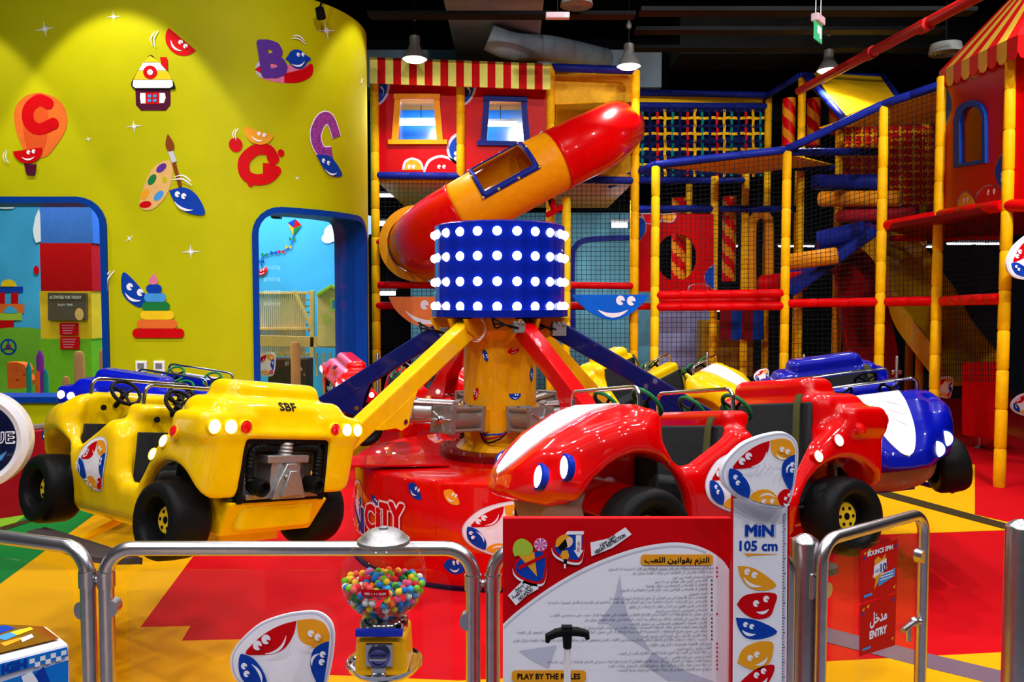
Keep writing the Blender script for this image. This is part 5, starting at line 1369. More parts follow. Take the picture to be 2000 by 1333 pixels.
for P, mm, g in (([(1842, 170), (1862, 165), (1880, 140), (1868, 130), (1846, 140)], DRED, 1.15), ([(1890, 128), (1912, 126), (1918, 135), (1905, 152), (1892, 148)], DORA, 1.2), ([(1840, 170), (1854, 182), (1858, 212), (1840, 250)], DBLU, 1.15), ([(1964, 300), (1952, 310), (1944, 335), (1950, 358), (1964, 368)], DBLU, 1.2), ([(1906, 402), (1910, 380), (1930, 364), (1952, 372), (1960, 396)], DRED, 1.15), ([(1870, 408), (1874, 388), (1886, 376), (1898, 384), (1904, 402)], DORA, 1.2)):
    a = Art(); cx = sum(p[0] for p in P) / len(P); cy = sum(p[1] for p in P) / len(P); Q = [(min(max(cx + (x - cx) * g, 1840), 1963), cy + (y - cy) * g) for x, y in P]
    a.poly(TPn.P(spline(Q + Q[:1], 4)[:-1]), GREYP); a.poly(TPn.P(spline(P + P[:1], 4)[:-1]), mm)
    for x, y in TE:
        if abs(x - cx) < 22 and abs(y - cy) < 22: q = TPn.uv(x, y); eye(a, q[0], q[1], .024, mm)
    a.build('face_print', TPn.fn, pn)
slab(tw, [at(1972, 110, 7.02), at(2200, 70, 6.2), at(2200, 400, 6.2), at(1972, 398, 7.02)], .03, TRED, 'red_panel')
sp = upright(1974, 398, 7.0, 2200, 6.2); a = Art(); a.poly(sp.P(spline([(1980, 130), (2010, 120), (2010, 215), (1985, 220), (1978, 180), (1980, 130)], 4)), GREYP); a.poly(sp.P(spline([(1983, 135), (2010, 128), (2010, 205), (1988, 212), (1982, 180), (1983, 135)], 4)), DBLU); q = sp.uv(1993, 150); eye(a, q[0], q[1], .03, DBLU); q = sp.uv(1993, 163); eye(a, q[0], q[1], .03, DBLU)
a.build('face_print', lambda u, v, d: sp.fn(u, v, d + .02), tw)
slab(tw, [at(1850, 200, 9.4), at(1975, 180, 8.2), at(1975, 400, 8.2), at(1850, 400, 9.4)], .02, mat('ochre canvas', (1, 1, 0)), 'back_panel')
# decks of the tower
slab(tw, [at(1727, 444, 9.0), at(1962, 404, 7.0), at(1962, 404, 7.0) + Vector((2.2, .6, 0)), at(1727, 444, 9.0) + Vector((1.6, 2, 0))], .06, mat('dark red deck', S(110, 8, 12), .5), 'deck')
net(tw, [at(1730, 440, 9.0), at(1830, 424, 8.4), at(1830, 588, 8.4), at(1730, 590, 9.0)], .055); net(tw, [at(1838, 420, 8.4), at(1958, 402, 7.0), at(1958, 745, 7.0), at(1838, 745, 8.4)], .055)
# striped tent roof with scalloped valance
m = MB(); n = 9; E0, E1 = at(1834, 140, 8.5), at(1988, 68, 6.75); ap = at(2075, -110, 7.6)
E2 = at(2230, 40, 6.0)
for (A_, B_) in ((E0, E1), (E1, E2)):
    for i in range(n):
        a_, b_ = A_.lerp(B_, i / n), A_.lerp(B_, (i + 1) / n); mm = i % 2
        top = [a_.lerp(ap, .98), b_.lerp(ap, .98)]
        m.raw([a_, b_, top[1], top[0]], [(0, 1, 2, 3)], mm)
        d0 = Vector((0, 0, -.17)); md = (a_ + b_) / 2
        m.raw([a_, a_ + d0 * .75, a_.lerp(md, .5) + d0 * 1.05, md + d0 * 1.12, md.lerp(b_, .5) + d0 * 1.05, b_ + d0 * .75, b_], [(0, 1, 2, 3, 4, 5, 6)], mm)
rf = m.build('tent_roof', [mat('red awning', (1, 0, 0)), mat('gold awning', S(226, 180, 60), .5)], tw, smooth=0); s_ = rf.modifiers.new('t', 'SOLIDIFY'); s_.thickness = .012
# white oval emblem boards at the right edge
def board(label, cx, cy, Y, s, tilt=0, name='emblem_board', cat='sign', group=None, th=.03, parent=None, post_to=None):
    pl = upright(cx, cy, Y, cx + 10, Y); k = s / F * Y
    P = [((x - 220) / 200 * k, (263 - y) / 200 * k) for x, y in E_OUT]
    r = rad(tilt); P = [(x * cos(r) - y * sin(r), x * sin(r) + y * cos(r)) for x, y in P]
    M = Matrix((pl.ux, pl.uy, pl.n)).transposed().to_4x4(); M.translation = pl.o - pl.n * th
    m = MB(); m.prism(P, th, M); o = m.build(name, PAPER, parent, smooth=30)
    if label: tag(o, label, cat, group)
    a = Art(); a.add(emblem(), lambda x, y: (k * .97 * (x * cos(r) - y * sin(r)), k * .97 * (x * sin(r) + y * cos(r))))
    a.build('emblem_print', pl.fn, o, lay=.0006); return o
board('large white emblem board hanging on the tower post at the right edge', 2012, 505, 6.7, 48, 20)
# ---- fence of glass with steel posts round the back of the ride
def fpost(label, px, ytop, Y, r=.018, h=None):
    p = at(px, ytop, Y); m = MB(); m.lathe([(r, 0), (r, p.z - .02), (r * .7, p.z - .004), (0, p.z)], 14, Matrix.Translation((p.x, p.y, 0)))
    o = m.build('fence_post', STEEL); tag(o, label, 'fence post', 'steel posts of the glass fence')
    m = MB()
    m.lathe([(.05, 0), (.05, .01), (.03, .03)], 16, Matrix.Translation((p.x, p.y, 0))); m.build('base_flange', STEEL, o)
    m = MB()
    for z in (p.z * .42, p.z * .82): m.box((p.x, p.y, z), (.11, .03, .05))
    m.build('glass_clamp', STEEL, o, smooth=0, bevel=.01); return o
for lab, px, yt, Y in (('slim steel fence post in front of the red board at right', 1918, 708, 8.9), ('slim steel fence post left of the blue buggy', 1570, 692, 8.9), ('slim steel fence post above the far blue seat', 1752, 695, 8.9), ('slim steel fence post behind the yellow buggy at the back', 1381, 688, 9.1), ('slim steel fence post beside the red back buggy at left', 737, 690, 8.3)): fpost(lab, px, yt, Y)
# red board behind the post
o = slab(None, [at(1880, 708, 9.0), at(1951, 706, 8.6), at(1951, 862, 8.6), at(1880, 850, 9.0)], .03, mat('red board', S(220, 6, 14), .4), 'fence_board'); tag(o, 'red board on the glass fence at the right behind the blue buggy', 'fence board')
p0, p1, p2 = at(1385, 700, 9.1), at(1570, 700, 8.95), at(1880, 706, 8.95)
for lab, a_, b_ in (('clear fence pane left of the far blue buggy', p0, p1), ('clear fence pane between the far blue buggy and the red board', p1, p2), ('clear fence pane right of the red board', at(1952, 706, 8.6), at(2160, 706, 7.6))):
    q = [Vector((a_.x, a_.y, .08)), Vector((b_.x, b_.y, .08)), Vector((b_.x, b_.y, 1.02)), Vector((a_.x, a_.y, 1.02))]; o = slab(None, q, .01, GLASS, 'glass_barrier', 0); tag(o, lab, 'glass pane', 'clear panes of the back fence')
for lab, x, y, Y, s in (('small emblem sign on the back fence behind the far yellow buggy', 1487, 735, 8.9, 15), ('round emblem sign beside the blue buggy grab bars', 1840, 757, 8.8, 22), ('round emblem sign on the glass at the right edge', 1998, 790, 8.3, 24), ('round emblem sign inside the doorway left', 515, 712, 8.0, 24)): board(lab, x, y, Y, s, 0, th=.012, group='small emblem signs on the glass fence')

# blue arched frame painted on the playroom wall, and a rounded foam arch
PW = upright(1115, 600, 12.93, 1235, 12.93); a = Art(); a.stroke(PW.P(spline([(1118, 640), (1118, 510), (1124, 482), (1150, 468), (1236, 464)], 6)), .08, PBLU); a.stroke(PW.P([(1120, 555), (1236, 555)]), .05, PBLU)
o = a.build('trim_1', PW.fn, None, base=.004, lay=.002); struct(o)
m = MB(); m.tube(spline([tuple(at(1468, 575, 11.9)), tuple(at(1468, 450, 11.9)), tuple(at(1474, 426, 11.9)), tuple(at(1487, 418, 11.9)), tuple(at(1499, 428, 11.9)), tuple(at(1502, 450, 11.9)), tuple(at(1502, 575, 11.9))], 5), .07, 14); o = m.build('foam_arch', mat('amber vinyl padding', (1, 1, 0))); tag(o, 'amber rounded foam arch behind the net right of the round-hole panel', 'foam arch')
# ------------------------------------------------------------ ceiling fittings
def pendant(label, px, py, Y, lit):
    p = at(px, py, Y); t = thing('pendant_lamp', label, 'pendant lamp', p, group='bell pendant lamps')
    m = MB(); M = Matrix.Translation(p)
    m.lathe([(.14, 0), (.13, .03), (.10, .08), (.075, .12), (.065, .14), (.06, .15), (.06, .25), (.03, .27), (0, .27)], 24, M); sh = m.build('lamp_shade', mat('grey lamp shade', S(120, 120, 118), .4, .4), t)
    m = MB(); m.lathe([(.125, .004), (.10, -.02), (.05, -.035), (0, -.038)], 24, M); m.build('bulb', mat('lit pendant bulb', (1, 1, 1), .4, emit=12, ecol=(1, .97, .9), noise=0), t)
    m = MB(); m.tube([p + Vector((0, 0, .26)), Vector((p.x, p.y, 6.0))], .006, 6); m.build('cord', BLACK, t)
    m = MB(); m.lathe([(0, .42), (.03, .44), (.035, .47), (.012, .52)], 12, M); m.build('cord_grip', mat('grey lamp shade', (.5, .5, .5)), t)
    lamp('SPOT', (p.x, p.y - .02, p.z - .06), 120, (p.x, p.y - .3, 0), size=.06, angle=130)
pendant('pendant lamp with bell shade in front of the striped awning', 810, 116, 9.3, 1)
pendant('pendant lamp with bell shade at the corner of the yellow bay', 1228, 130, 9.6, 1)
pendant('pendant lamp with bell shade above the yellow gable roof', 1618, 138, 10.4, 1)
DK = mat('grey duct steel', S(126, 146, 160), .6, .2, scale=2, noise=.25)
def box_thing(name, label, cat, a, b, mt, bevel=.01, group=None):
    a, b = Vector(a), Vector(b); m = MB(); m.box((a + b) / 2, [abs(b[i] - a[i]) for i in range(3)]); o = m.build(name, mt, smooth=0, bevel=bevel); tag(o, label, cat, group); return o
box_thing('air_duct', 'broad grey duct box under the black ceiling above the awning', 'air duct', (-.75, 8.6, 4.9), (.35, 12, 5.7), DK)
box_thing('air_duct', 'long low duct running sideways behind the awning', 'air duct', (-2.6, 12.2, 4.75), (2.2, 13, 5.3), DK)
box_thing('air_duct', 'dark duct running sideways over the gabled bay', 'air duct', (2.3, 11.4, 5.0), (8.2, 12.2, 5.6), mat('dark duct steel', S(34, 38, 40), .6, .2, scale=2, noise=.25))
box_thing('air_duct', 'dark duct above the red pipe at the upper right', 'air duct', (2.4, 9.1, 5.5), (8.2, 9.7, 5.9), mat('dark duct steel', (0, 0, 0)))
m = MB(); pts = [at(1080, 90, 11), at(1090, 110, 11), at(1130, 115, 10.6), at(1200, 130, 10.2)]
m = MB(); P = spline([tuple(at(955, 72, 9.9)), tuple(at(1000, 90, 10.0)), tuple(at(1080, 96, 10.6)), tuple(at(1180, 118, 11.4))], 6); m.tube(P, .16, 16); o = m.build('flexible_duct', DK); tag(o, 'round flexible duct sagging below the grey duct box', 'air duct')
for i, (x0, y0, Y0, x1, y1, Y1, lab) in enumerate(((720, 30, 9, 1240, 30, 9, 'in front of the grey duct'), (1240, 60, 9.5, 1840, 60, 9.5, 'across the ceiling over the middle frame'), (1240, 95, 10.5, 1840, 95, 10.5, 'lowest across the dark ceiling'), (1250, 20, 8, 1900, 25, 8, 'highest at the upper right'))):
    m = MB(); a, b = at(x0, y0, Y0), at(x1, y1, Y1); m.box((a + b) / 2, ((b - a).length, .18, .04)); o = m.build('cable_tray', mat('dark tray steel', S(22, 23, 24), .8, 0), smooth=0); tag(o, 'dark cable tray ' + lab, 'cable tray', 'cable trays under the ceiling')
m = MB(); m.tube([at(1560, 178, 9.5), at(1700, 104, 7.6)] + [at(1985, -48, 5.6)], .045, 12); o = m.build('sprinkler_pipe', mat('red pipe enamel', S(150, 20, 16), .4, coat=.3)); tag(o, 'red sprinkler pipe slanting across the dark ceiling at right', 'pipe')
for x, y, Y in ((1700, 104, 7.6), (1806, 50, 6.68)):
    m = MB(); a = at(x, y, Y); d = (at(1985, -48, 5.6) - at(1560, 178, 9.5)).normalized(); m.tube([a - d * .06, a + d * .06], .056, 12)
    m.build('pipe_coupling', mat('red pipe enamel', (1, 0, 0)), o)
for lab, x, y, Y in (('round ceiling speaker grille near the emergency light', 1126, 11, 8.6), ('round ceiling diffuser by the tent roof', 1847, 105, 8.8)):
    p = at(x, y, Y); m = MB(); M = Matrix.Translation(p); m.lathe([(.17, 0), (.16, .015), (.13, .0), (.125, .012), (.09, .0), (.085, .012), (.05, 0), (.045, .012), (0, .004)], 28, M); m.lathe([(.17, 0), (.15, .10), (.06, .12)], 28, M); o = m.build('ceiling_diffuser', mat('grey diffuser', S(130, 134, 130), .5)); tag(o, lab, 'diffuser')
    m = MB(); m.tube([p + Vector((0, 0, .1)), Vector((p.x, p.y, 6))], .01, 6); m.build('hanger', BLACK, o)
p = at(1089, 31, 8.4); m = MB(); m.box(p, (.24, .08, .06)); o = m.build('emergency_light', mat('pale pink plastic', S(226, 196, 206), .5), smooth=0, bevel=.01); tag(o, 'pale oblong emergency light under the dark ceiling', 'light')
m = MB(); m.sphere(p + Vector((.085, -.04, -.015)), .012, 8); m.build('indicator', mat('lit green indicator', (.1, 1, .3), emit=6, noise=0), o); m = MB(); m.tube([p, Vector((p.x, p.y, 6))], .006, 6); m.build('hanger', BLACK, o)
ex = thing('exit_sign', 'hanging green exit sign with pink housing at the upper middle', 'exit sign', at(1598, 50, 7.6)); p = at(1598, 38, 7.6); R = Matrix.Rotation(.9, 3, 'Z')
m = MB(); m.box(p, (.20, .07, .07), R=R); m.build('sign_housing', mat('pale pink plastic', (1, .8, .8)), ex, smooth=0, bevel=.01)
m = MB(); q = p + Vector((0, 0, -.115)); m.box(q, (.20, .012, .16), R=R); pl_ = m.build('sign_plate', mat('lit green sign', S(60, 170, 110), .4, emit=.5, noise=0), ex, smooth=0)
m = MB(); m.box(q + R @ Vector((0, -.008, .02)), (.06, .004, .07), R=R); m.box(q + R @ Vector((.05, -.008, 0)), (.03, .004, .10), R=R); m.build('sign_symbol', PAPER, pl_, smooth=0)
m = MB()
for s_ in (-1, 1): m.tube([p + R @ Vector((.07 * s_, 0, .03)), p + R @ Vector((.07 * s_, 0, 1.6))], .005, 5)
m.build('hanger', STEEL, ex)
p = at(624, 17, 7.6); m = MB(); m.lathe([(0, 0), (.04, 0), (.045, .09), (.0, .1)], 14, frame(p, (1, 0, 0), (-.2, .7, -.6))); m.tube([p, p + Vector((.05, .1, .25))], .01, 6); o = m.build('spotlight', BLACK); tag(o, 'small black spotlight over the top of the green wall', 'spotlight')

# ------------------------------------------------------------ the room behind the windows
MUR = Pl(Vector((-4.6, 11.34, 0)), Vector((0, 11.34, 0)), Vector((-4.6, 11.34, 1)))
def mural(name, label, g, cat='wall mural'):
    a = Art(); g(a); o = a.build(name, MUR.fn, None, base=.003, lay=.0015); tag(o, label, cat); return o
def g(a):
    a.hold = True
    for x, y, r in ((655, 455, 22), (680, 440, 22), (640, 466, 12), (700, 462, 20), (715, 440, 24)): q = MUR.uv(x, y); a.ell(q, r / F * 11.34, r / F * 11.34 * .8, PAPER)
mural('cloud_mural', 'white cloud painted on the blue wall seen through the right doorway', g)
def g(a):
    P = MUR.P
    for q, mm in (([(577, 428), (562, 436), (574, 446)], DBLU), ([(577, 428), (589, 440), (574, 446)], DRED), ([(562, 436), (574, 446), (573, 461)], DORA), ([(589, 440), (574, 446), (573, 461)], DGRN)): a.poly(P(q), mm)
    a.stroke(P(spline([(573, 461), (571, 475), (560, 488), (540, 494), (522, 498), (511, 506), (512, 522)], 4)), .012, DBLU); a.hold = True
    for x, y, mm in ((571, 467, DGRN), (564, 483, DORA), (550, 492, DRED), (535, 494, DBLU), (517, 498, DGRN), (510, 511, DBLU)):
        for s in (-1, 1): a.poly(P([(x, y), (x + 6 * s, y - 4), (x + 6 * s, y + 4)]), mm)
    q = MUR.uv(511, 532); a.add(petal(DRED), xf(q[0], q[1], .20, 20))
mural('kite_mural', 'four-coloured kite with bow tail painted on the blue wall', g)
def g(a):
    q = MUR.uv(690, 512); a.add(petal(DBLU, 'half'), xf(q[0], q[1], .22, -10)); P = MUR.P; a.poly(P([(668, 522), (700, 516), (700, 521), (668, 527)]), DGRN)
    for i, mm in enumerate((DRED, DORA, DLIM, DGRN, DSKY, DBLU)): a.poly(P([(676, 607 + i * 6), (720, 606 + i * 6), (720, 613 + i * 6), (676, 614 + i * 6)]), mm)
    q = MUR.uv(697, 557); a.ell(q, .14, .19, DORA)
mural('rainbow_mural', 'rainbow and blue smiling face painted at the right side of the doorway view', g)
def g(a):
    P = MUR.P
    for i, (x0, x1, y0, y1, mm) in enumerate(((0, 45, 560, 572, DBLU), (0, 10, 572, 594, DRED), (22, 36, 572, 594, DRED), (0, 48, 594, 612, DCORAL), (0, 44, 612, 626, DLIM), (-20, 28, 626, 642, DRED))): a.poly(P([(x0, y0), (x1, y0), (x1, y1), (x0, y1)]), mm)
    a.poly(P(spline([(2, 560), (6, 550), (18, 546), (30, 551), (34, 560)], 3)), DYEL); a.poly(P(spline([(8, 612), (12, 602), (22, 598), (32, 604), (36, 612)], 3)), SKY)
    a.poly(P(spline([(-60, 650), (20, 640), (60, 640), (120, 650), (210, 640), (210, 800), (-60, 800)], 1)), mat('green hill paint', S(120, 176, 50), .6))
    q = MUR.uv(18, 678); 
    ring_ = [(q[0] + .115 * cos(2 * PI * k / 30), q[1] + .115 * sin(2 * PI * k / 30)) for k in range(30)]; inn = [(q[0] + .088 * cos(2 * PI * k / 30), q[1] + .088 * sin(2 * PI * k / 30)) for k in range(30)]
    a.poly(ring_, DBLU, [inn]); a.ell(q, .04, .04, DRED)
    for k in range(3): t = PI / 2 + k * 2 * PI / 3; a.stroke([q, (q[0] + .1 * cos(t), q[1] + .1 * sin(t))], .02, DBLU)
    a.poly(P(spline([(72, 475), (66, 450), (78, 408), (88, 470)], 2)), PAPER); q = MUR.uv(73, 528); a.ell(q, .04, .06, DRED)
    a.poly(P(spline([(0, 395), (14, 392), (32, 400), (28, 408), (0, 408)], 2)), PAPER)
mural('toy_block_mural', 'toy blocks, green hill and blue wheel painted on the wall in the large window', g)
# painted column with screen
col = thing('screen_column', 'blue, red and yellow painted column carrying a dark screen', 'column', at(140, 700, 9.6))
CP = upright(75, 600, 9.3, 180, 9.3)
for y0, y1, mt_ in ((340, 475, mat('periwinkle paint', S(60, 110, 214), .5)), (475, 569, mat('red column paint', S(196, 10, 20), .5)), (569, 662, mat('yellow column paint', S(240, 190, 40), .5)), (662, 790, mat('lime column paint', S(120, 180, 40), .5))):
    a, b = at(80, y1, 9.3), at(178, y0, 9.3); m = MB(); m.hexa([Vector((a.x, 9.3, a.z)), Vector((b.x, 9.3, a.z)), Vector((b.x + .12, 10.3, a.z)), Vector((a.x, 10.3, a.z)), Vector((a.x, 9.3, b.z)), Vector((b.x, 9.3, b.z)), Vector((b.x + .12, 10.3, b.z)), Vector((a.x, 10.3, b.z))]); m.build('column_band', mt_, col, smooth=0)
sc_ = slab(None, [at(95, 572, 9.27), at(170, 573, 9.27), at(170, 626, 9.27), at(95, 626, 9.27)], .04, mat('grey brown screen', S(92, 80, 72), .25), 'wall_screen', .005); tag(sc_, 'dark screen with white lettering on the yellow column band', 'screen')
a = Art(); a.hold = True; q = CP.uv(133, 584); a.text('ACTIVITIES FOR TODAY', q[0], q[1], .035, PAPER, align='c', width=.36, fat=.02); q = CP.uv(133, 598); a.text('PLAY TIME', q[0], q[1], .025, PAPER, align='c'); q = CP.uv(160, 614); a.ell(q, .05, .07, DTAN)
a.build('screen_print', lambda u, v, d: CP.fn(u, v, d + .054), sc_)
for lab, x0, y0, x1, y1 in (('upper red notice under the dark screen', 117, 631, 153, 655), ('lower red notice under the dark screen', 118, 658, 155, 683)):
    o = slab(None, [at(x0, y0, 9.28), at(x1, y0, 9.28), at(x1, y1, 9.28), at(x0, y1, 9.28)], .01, DRED, 'red_notice', 0); tag(o, lab, 'notice', 'red notices on the column')
    a = Art(); a.hold = True
    for i in range(4): a.poly(CP.P([(x0 + 6 + i, y0 + 4 + i * 5), (x1 - 4 - i * 2, y0 + 4 + i * 5), (x1 - 4 - i * 2, y0 + 6 + i * 5), (x0 + 6 + i, y0 + 6 + i * 5)]), DPNK)
    a.build('notice_lines', lambda u, v, d: CP.fn(u, v, d + .028), o)
for lab, x0, x1, y0, y1 in (('upper brown plaque on the side of the column', 189, 198, 600, 621), ('lower brown plaque on the side of the column', 190, 199, 626, 648)):
    o = slab(None, [at(x0, y0, 9.5), at(x1, y0, 9.5), at(x1, y1, 9.5), at(x0, y1, 9.5)], .02, mat('brown plaque', S(110, 60, 20), .5), 'plaque', 0); tag(o, lab, 'plaque')
# soft letter, posts and toys at the window
a = Art(); vs, fs = text2d('B', .08); P = at(15, 755, 8.3); h_ = at(15, 712, 8.3).z - P.z
k = h_ / .7; m = MB(); m.raw([(P.x + x * k * 1.1, 8.3, P.z + y * k) for x, y in vs], fs); o = m.build('foam_letter', mat('orange foam', S(240, 100, 30), .6), smooth=0); s_ = o.modifiers.new('t', 'SOLIDIFY'); s_.thickness = .12; tag(o, 'orange foam letter B standing inside the large window', 'foam letter')
for lab, x0, yt, mt_, r in (('teal foam stick left of the orange pencil', 56, 708, mat('teal foam', S(20, 140, 130), .6), .025), ('orange striped foam pencil inside the large window', 77, 715, mat('orange foam', (1, 0, 0)), .04), ('second teal foam stick right of the orange pencil', 89, 722, mat('teal foam', (1, 0, 0)), .025), ('purple foam fork shape inside the large window', 78, 685, mat('purple foam', S(130, 40, 150), .6), .035)):
    p = at(x0, yt, 8.2); m = MB(); m.tube([(p.x, p.y, .38), (p.x, p.y, p.z - .06), (p.x, p.y, p.z)], [r, r, r * .3], 10); o = m.build('foam_stick', mt_); tag(o, lab, 'foam shape')
WOOD = mat('pale birch wood', S(226, 186, 116), .5, scale=6, noise=.12); WOODD = mat('dowel wood', S(196, 140, 84), .5, scale=8)
for lab, x, yt in (('left wooden post behind the large window', 154, 686), ('right wooden post behind the large window', 204, 681), ('wooden post inside the right doorway', 577, 668), ('low wooden peg between the window posts', 129, 735)):
    p = at(x, yt, 8.4 if x > 300 else 8.1); m = MB(); r = .05 if x != 129 else .035; m.lathe([(r, .38), (r, p.z - .04), (r * .6, p.z - .005), (0, p.z)], 16, Matrix.Translation((p.x, p.y, 0))); o = m.build('wooden_post', WOODD); tag(o, lab, 'wooden post')
# wooden playhouse with balcony rail
wh = thing('wooden_playhouse', 'pale wooden playhouse with green-trimmed gable and slatted balcony', 'playhouse', at(620, 740, 10.6))
def wslab(pts, Y, th, mt_, name, bev=.004): return slab(wh, [at(x, y, Y) for x, y in pts], th, mt_, name, bev)
wslab([(621, 575), (649, 558), (678, 576), (678, 678), (621, 676)], 10.4, .04, WOOD, 'gable_panel'); wslab([(618, 574), (649, 555), (652, 560), (621, 580)], 10.36, .08, DLIM, 'roof_trim'); wslab([(648, 556), (681, 574), (680, 580), (648, 562)], 10.36, .08, DLIM, 'roof_trim')
a = Art(); GP = upright(621, 676, 10.36, 678, 10.36); a.poly(GP.P([(645, 583), (665, 584), (665, 609), (645, 608)]), DLIM, [GP.P([(649, 587), (661, 588), (661, 604), (649, 603)])]); a.hold = True; a.poly(GP.P([(631, 616), (643, 616), (643, 631), (631, 631)]), DLIM, [GP.P([(633.5, 618.5), (640.5, 618.5), (640.5, 628.5), (633.5, 628.5)])])
o = a.build('window_trim', GP.fn, wh, base=.01)
wslab([(649, 587), (661, 588), (661, 604), (649, 603)], 10.372, .008, SKY, 'opening', 0)
for i in range(24):
    x = 502 + i * 4.0; wslab([(x, 575), (x + 2.4, 575), (x + 2.4, 690), (x, 690)], 10.6, .02, WOOD, 'slat', 0)
for y in (570, 640, 690): wslab([(498, y), (605, y), (605, y + 5), (498, y + 5)], 10.57, .04, WOOD, 'rail')
wslab([(572, 568), (578, 568), (612, 640), (606, 642)], 10.5, .04, WOOD, 'stair_stringer'); wslab([(606, 568), (614, 568), (614, 700), (606, 700)], 10.5, .05, WOOD, 'corner_post')
for i in range(6): wslab([(576 + i * 6, 585 + i * 12), (604, 585 + i * 12), (604, 588 + i * 12), (576 + i * 6, 588 + i * 12)], 10.7, .12, WOOD, 'tread', 0)
wslab([(498, 655), (680, 660), (680, 680), (498, 676)], 10.5, .05, mat('birch panel', S(210, 166, 100), .5), 'skirt_board')
for i in range(14): wslab([(500 + i * 13, 690), (504 + i * 13, 690), (504 + i * 13, 735), (500 + i * 13, 735)], 10.55, .03, WOOD, 'baluster', 0)
o = slab(None, [at(530, 700, 10.2), at(606, 700, 10.2), Vector((at(606, 742, 10.2).x, 10.2, .25)), Vector((at(530, 742, 10.2).x, 10.2, .25))], .3, mat('dark brown box', S(60, 46, 38), .6), 'storage_box'); tag(o, 'dark brown box under the wooden playhouse balcony', 'box')
o = slab(None, [at(531, 406, 8.6), at(549, 407, 8.6), at(549, 428, 8.6), at(531, 427, 8.6)], .1, BLACK, 'wall_speaker'); tag(o, 'small black speaker hanging inside the right doorway', 'speaker')
# red padded kerb, blue sill and the round sign at the far left
m = MB(); P = spline([(-5.3, 5.4), (-4.2, 5.7), (-3.55, 6.2), (-3.3, 6.9)], 8)
vs = []
for i, (x, y) in enumerate(P):
    for z in (0, .62): vs += [(x, y, z), (x - .18, y + .2, z)]
fs = []
for i in range(len(P) - 1):
    a, b = i * 4, i * 4 + 4; fs += [(a, b, b + 2, a + 2), (a + 2, b + 2, b + 3, a + 3), (a + 3, b + 3, b + 1, a + 1)]
m.raw(vs, fs + [(0, 2, 3, 1), (len(vs) - 4, len(vs) - 3, len(vs) - 1, len(vs) - 2)]); o = m.build('padded_kerb', mat('crimson vinyl', S(150, 14, 26), .5), smooth=30); tag(o, 'low crimson padded kerb curving along the left edge', 'padded kerb')
m = MB(); m.tube([(x - .09, y + .1, .63) for x, y in P], .03, 8); m.build('top_edging', mat('grey edging', S(110, 100, 90), .5), o)
sg = thing('round_sign', 'round dark blue sign with thick white rim at the left edge', 'sign', at(-30, 860, 3.0)); pS = at(-54, 862, 3.0); MS = frame(pS, (1, .25, 0), (.30, -1, .05))
m = MB(); R_ = .175; m.lathe([(0, -.09), (R_, -.09), (R_ + .012, -.07), (R_ + .012, .0), (R_ - .01, .012), (R_ - .03, .0), (0, 0)], 56, MS); m.build('rim', WHITE, sg)
m = MB(); m.lathe([(R_ - .028, .001), (R_ - .03, .004), (0, .004)], 48, MS); fc = m.build('sign_face', mat('midnight blue print', S(16, 22, 60), .25, coat=.4, noise=.3, scale=20), sg)
a = Art(); a.text('UE', .065, -.012, .042, PAPER, fat=.05, width=.075); a.text('UE', .0685, -.009, .037, mat('midnight blue print', (0, 0, 0)), fat=.0, width=.068)
a.build('sign_lettering', lambda u, v, d: MS @ Vector((u, v, d + .004)), fc)
a = Art().poly([(.04, .07), (.08, .09), (.07, .11), (.03, .12)], DSKY); a.build('sign_print', lambda u, v, d: MS @ Vector((u, v, d + .004)), fc)
a = Art()
a.poly([(.02, -.10), (.09, -.06), (.115, -.04), (.10, -.07), (.05, -.115)], DSKY)
a.build('sign_print', lambda u, v, d: MS @ Vector((u, v, d + .004)), fc)
m = MB(); m.tube([pS + Vector((0, .06, -.15)), (pS.x, pS.y + .06, 0)], .03, 12); m.build('sign_pole', STEEL, sg)
# ------------------------------------------------------------ steel fence in front
def rail_frame(name, label, xl, xr, Y, ztop, zb, r=.0185, rad_=.07, open_left=False, Yl=None, group=None):
    # rounded hoop between two uprights, standing on the floor
    a = Vector((xl, Yl or Y, 0)); b = Vector((xr, Y, 0)); d = (b - a).normalized(); L = (b - a).length
    t = thing(name, label, 'fence', a, group=group); P = []
    def q(u, z): return a + d * u + Vector((0, 0, z))
    P.append(q(0, 0)); 
    for k in range(9): an = PI / 2 * k / 8; P.append(q(rad_ - rad_ * cos(an), ztop - rad_ + rad_ * sin(an)))
    for k in range(9): an = PI / 2 * (1 - k / 8); P.append(q(L - rad_ + rad_ * cos(an), ztop - rad_ + rad_ * sin(an)))
    P.append(q(L, 0)); m = MB(); m.tube(P, r, 16); m.build('tube_frame', STEEL, t, smooth=60)
    return t, q, L, d
def pane_in(t, q, L, d, ztop, zb=.12, ins=.055):
    n = d.cross(Vector((0, 0, 1))); pl = rrect(ins, zb, L - ins, ztop - ins, .05)
    M = Matrix((d, Vector((0, 0, 1)), n)).transposed().to_4x4(); M.translation = q(0, 0) - n * .005
    m = MB(); m.prism(pl, .01, M); return m.build('glass_pane', GLASS, t, smooth=0)
def clamp(t, q, L, d, u, z, s):
    n = d.cross(Vector((0, 0, 1))); pts = [(0, -.022), (.012 * s, -.022)] + [(s * (.016 + .018 * cos(a_)), .022 * sin(a_)) for a_ in [rad(-80 + 20 * k) for k in range(9)]] + [(.012 * s, .022), (0, .022)]
    M = Matrix((d, Vector((0, 0, 1)), n)).transposed().to_4x4(); M.translation = q(u, z) - n * .014
    m = MB(); m.prism(pts, .028, M); return m.build('glass_clamp', STEEL, t, smooth=40, bevel=.003)
FY = 2.05; ZT = at(500, 1072, FY).z
x = lambda px, Y=FY: (px - 1000) / F * Y * .985
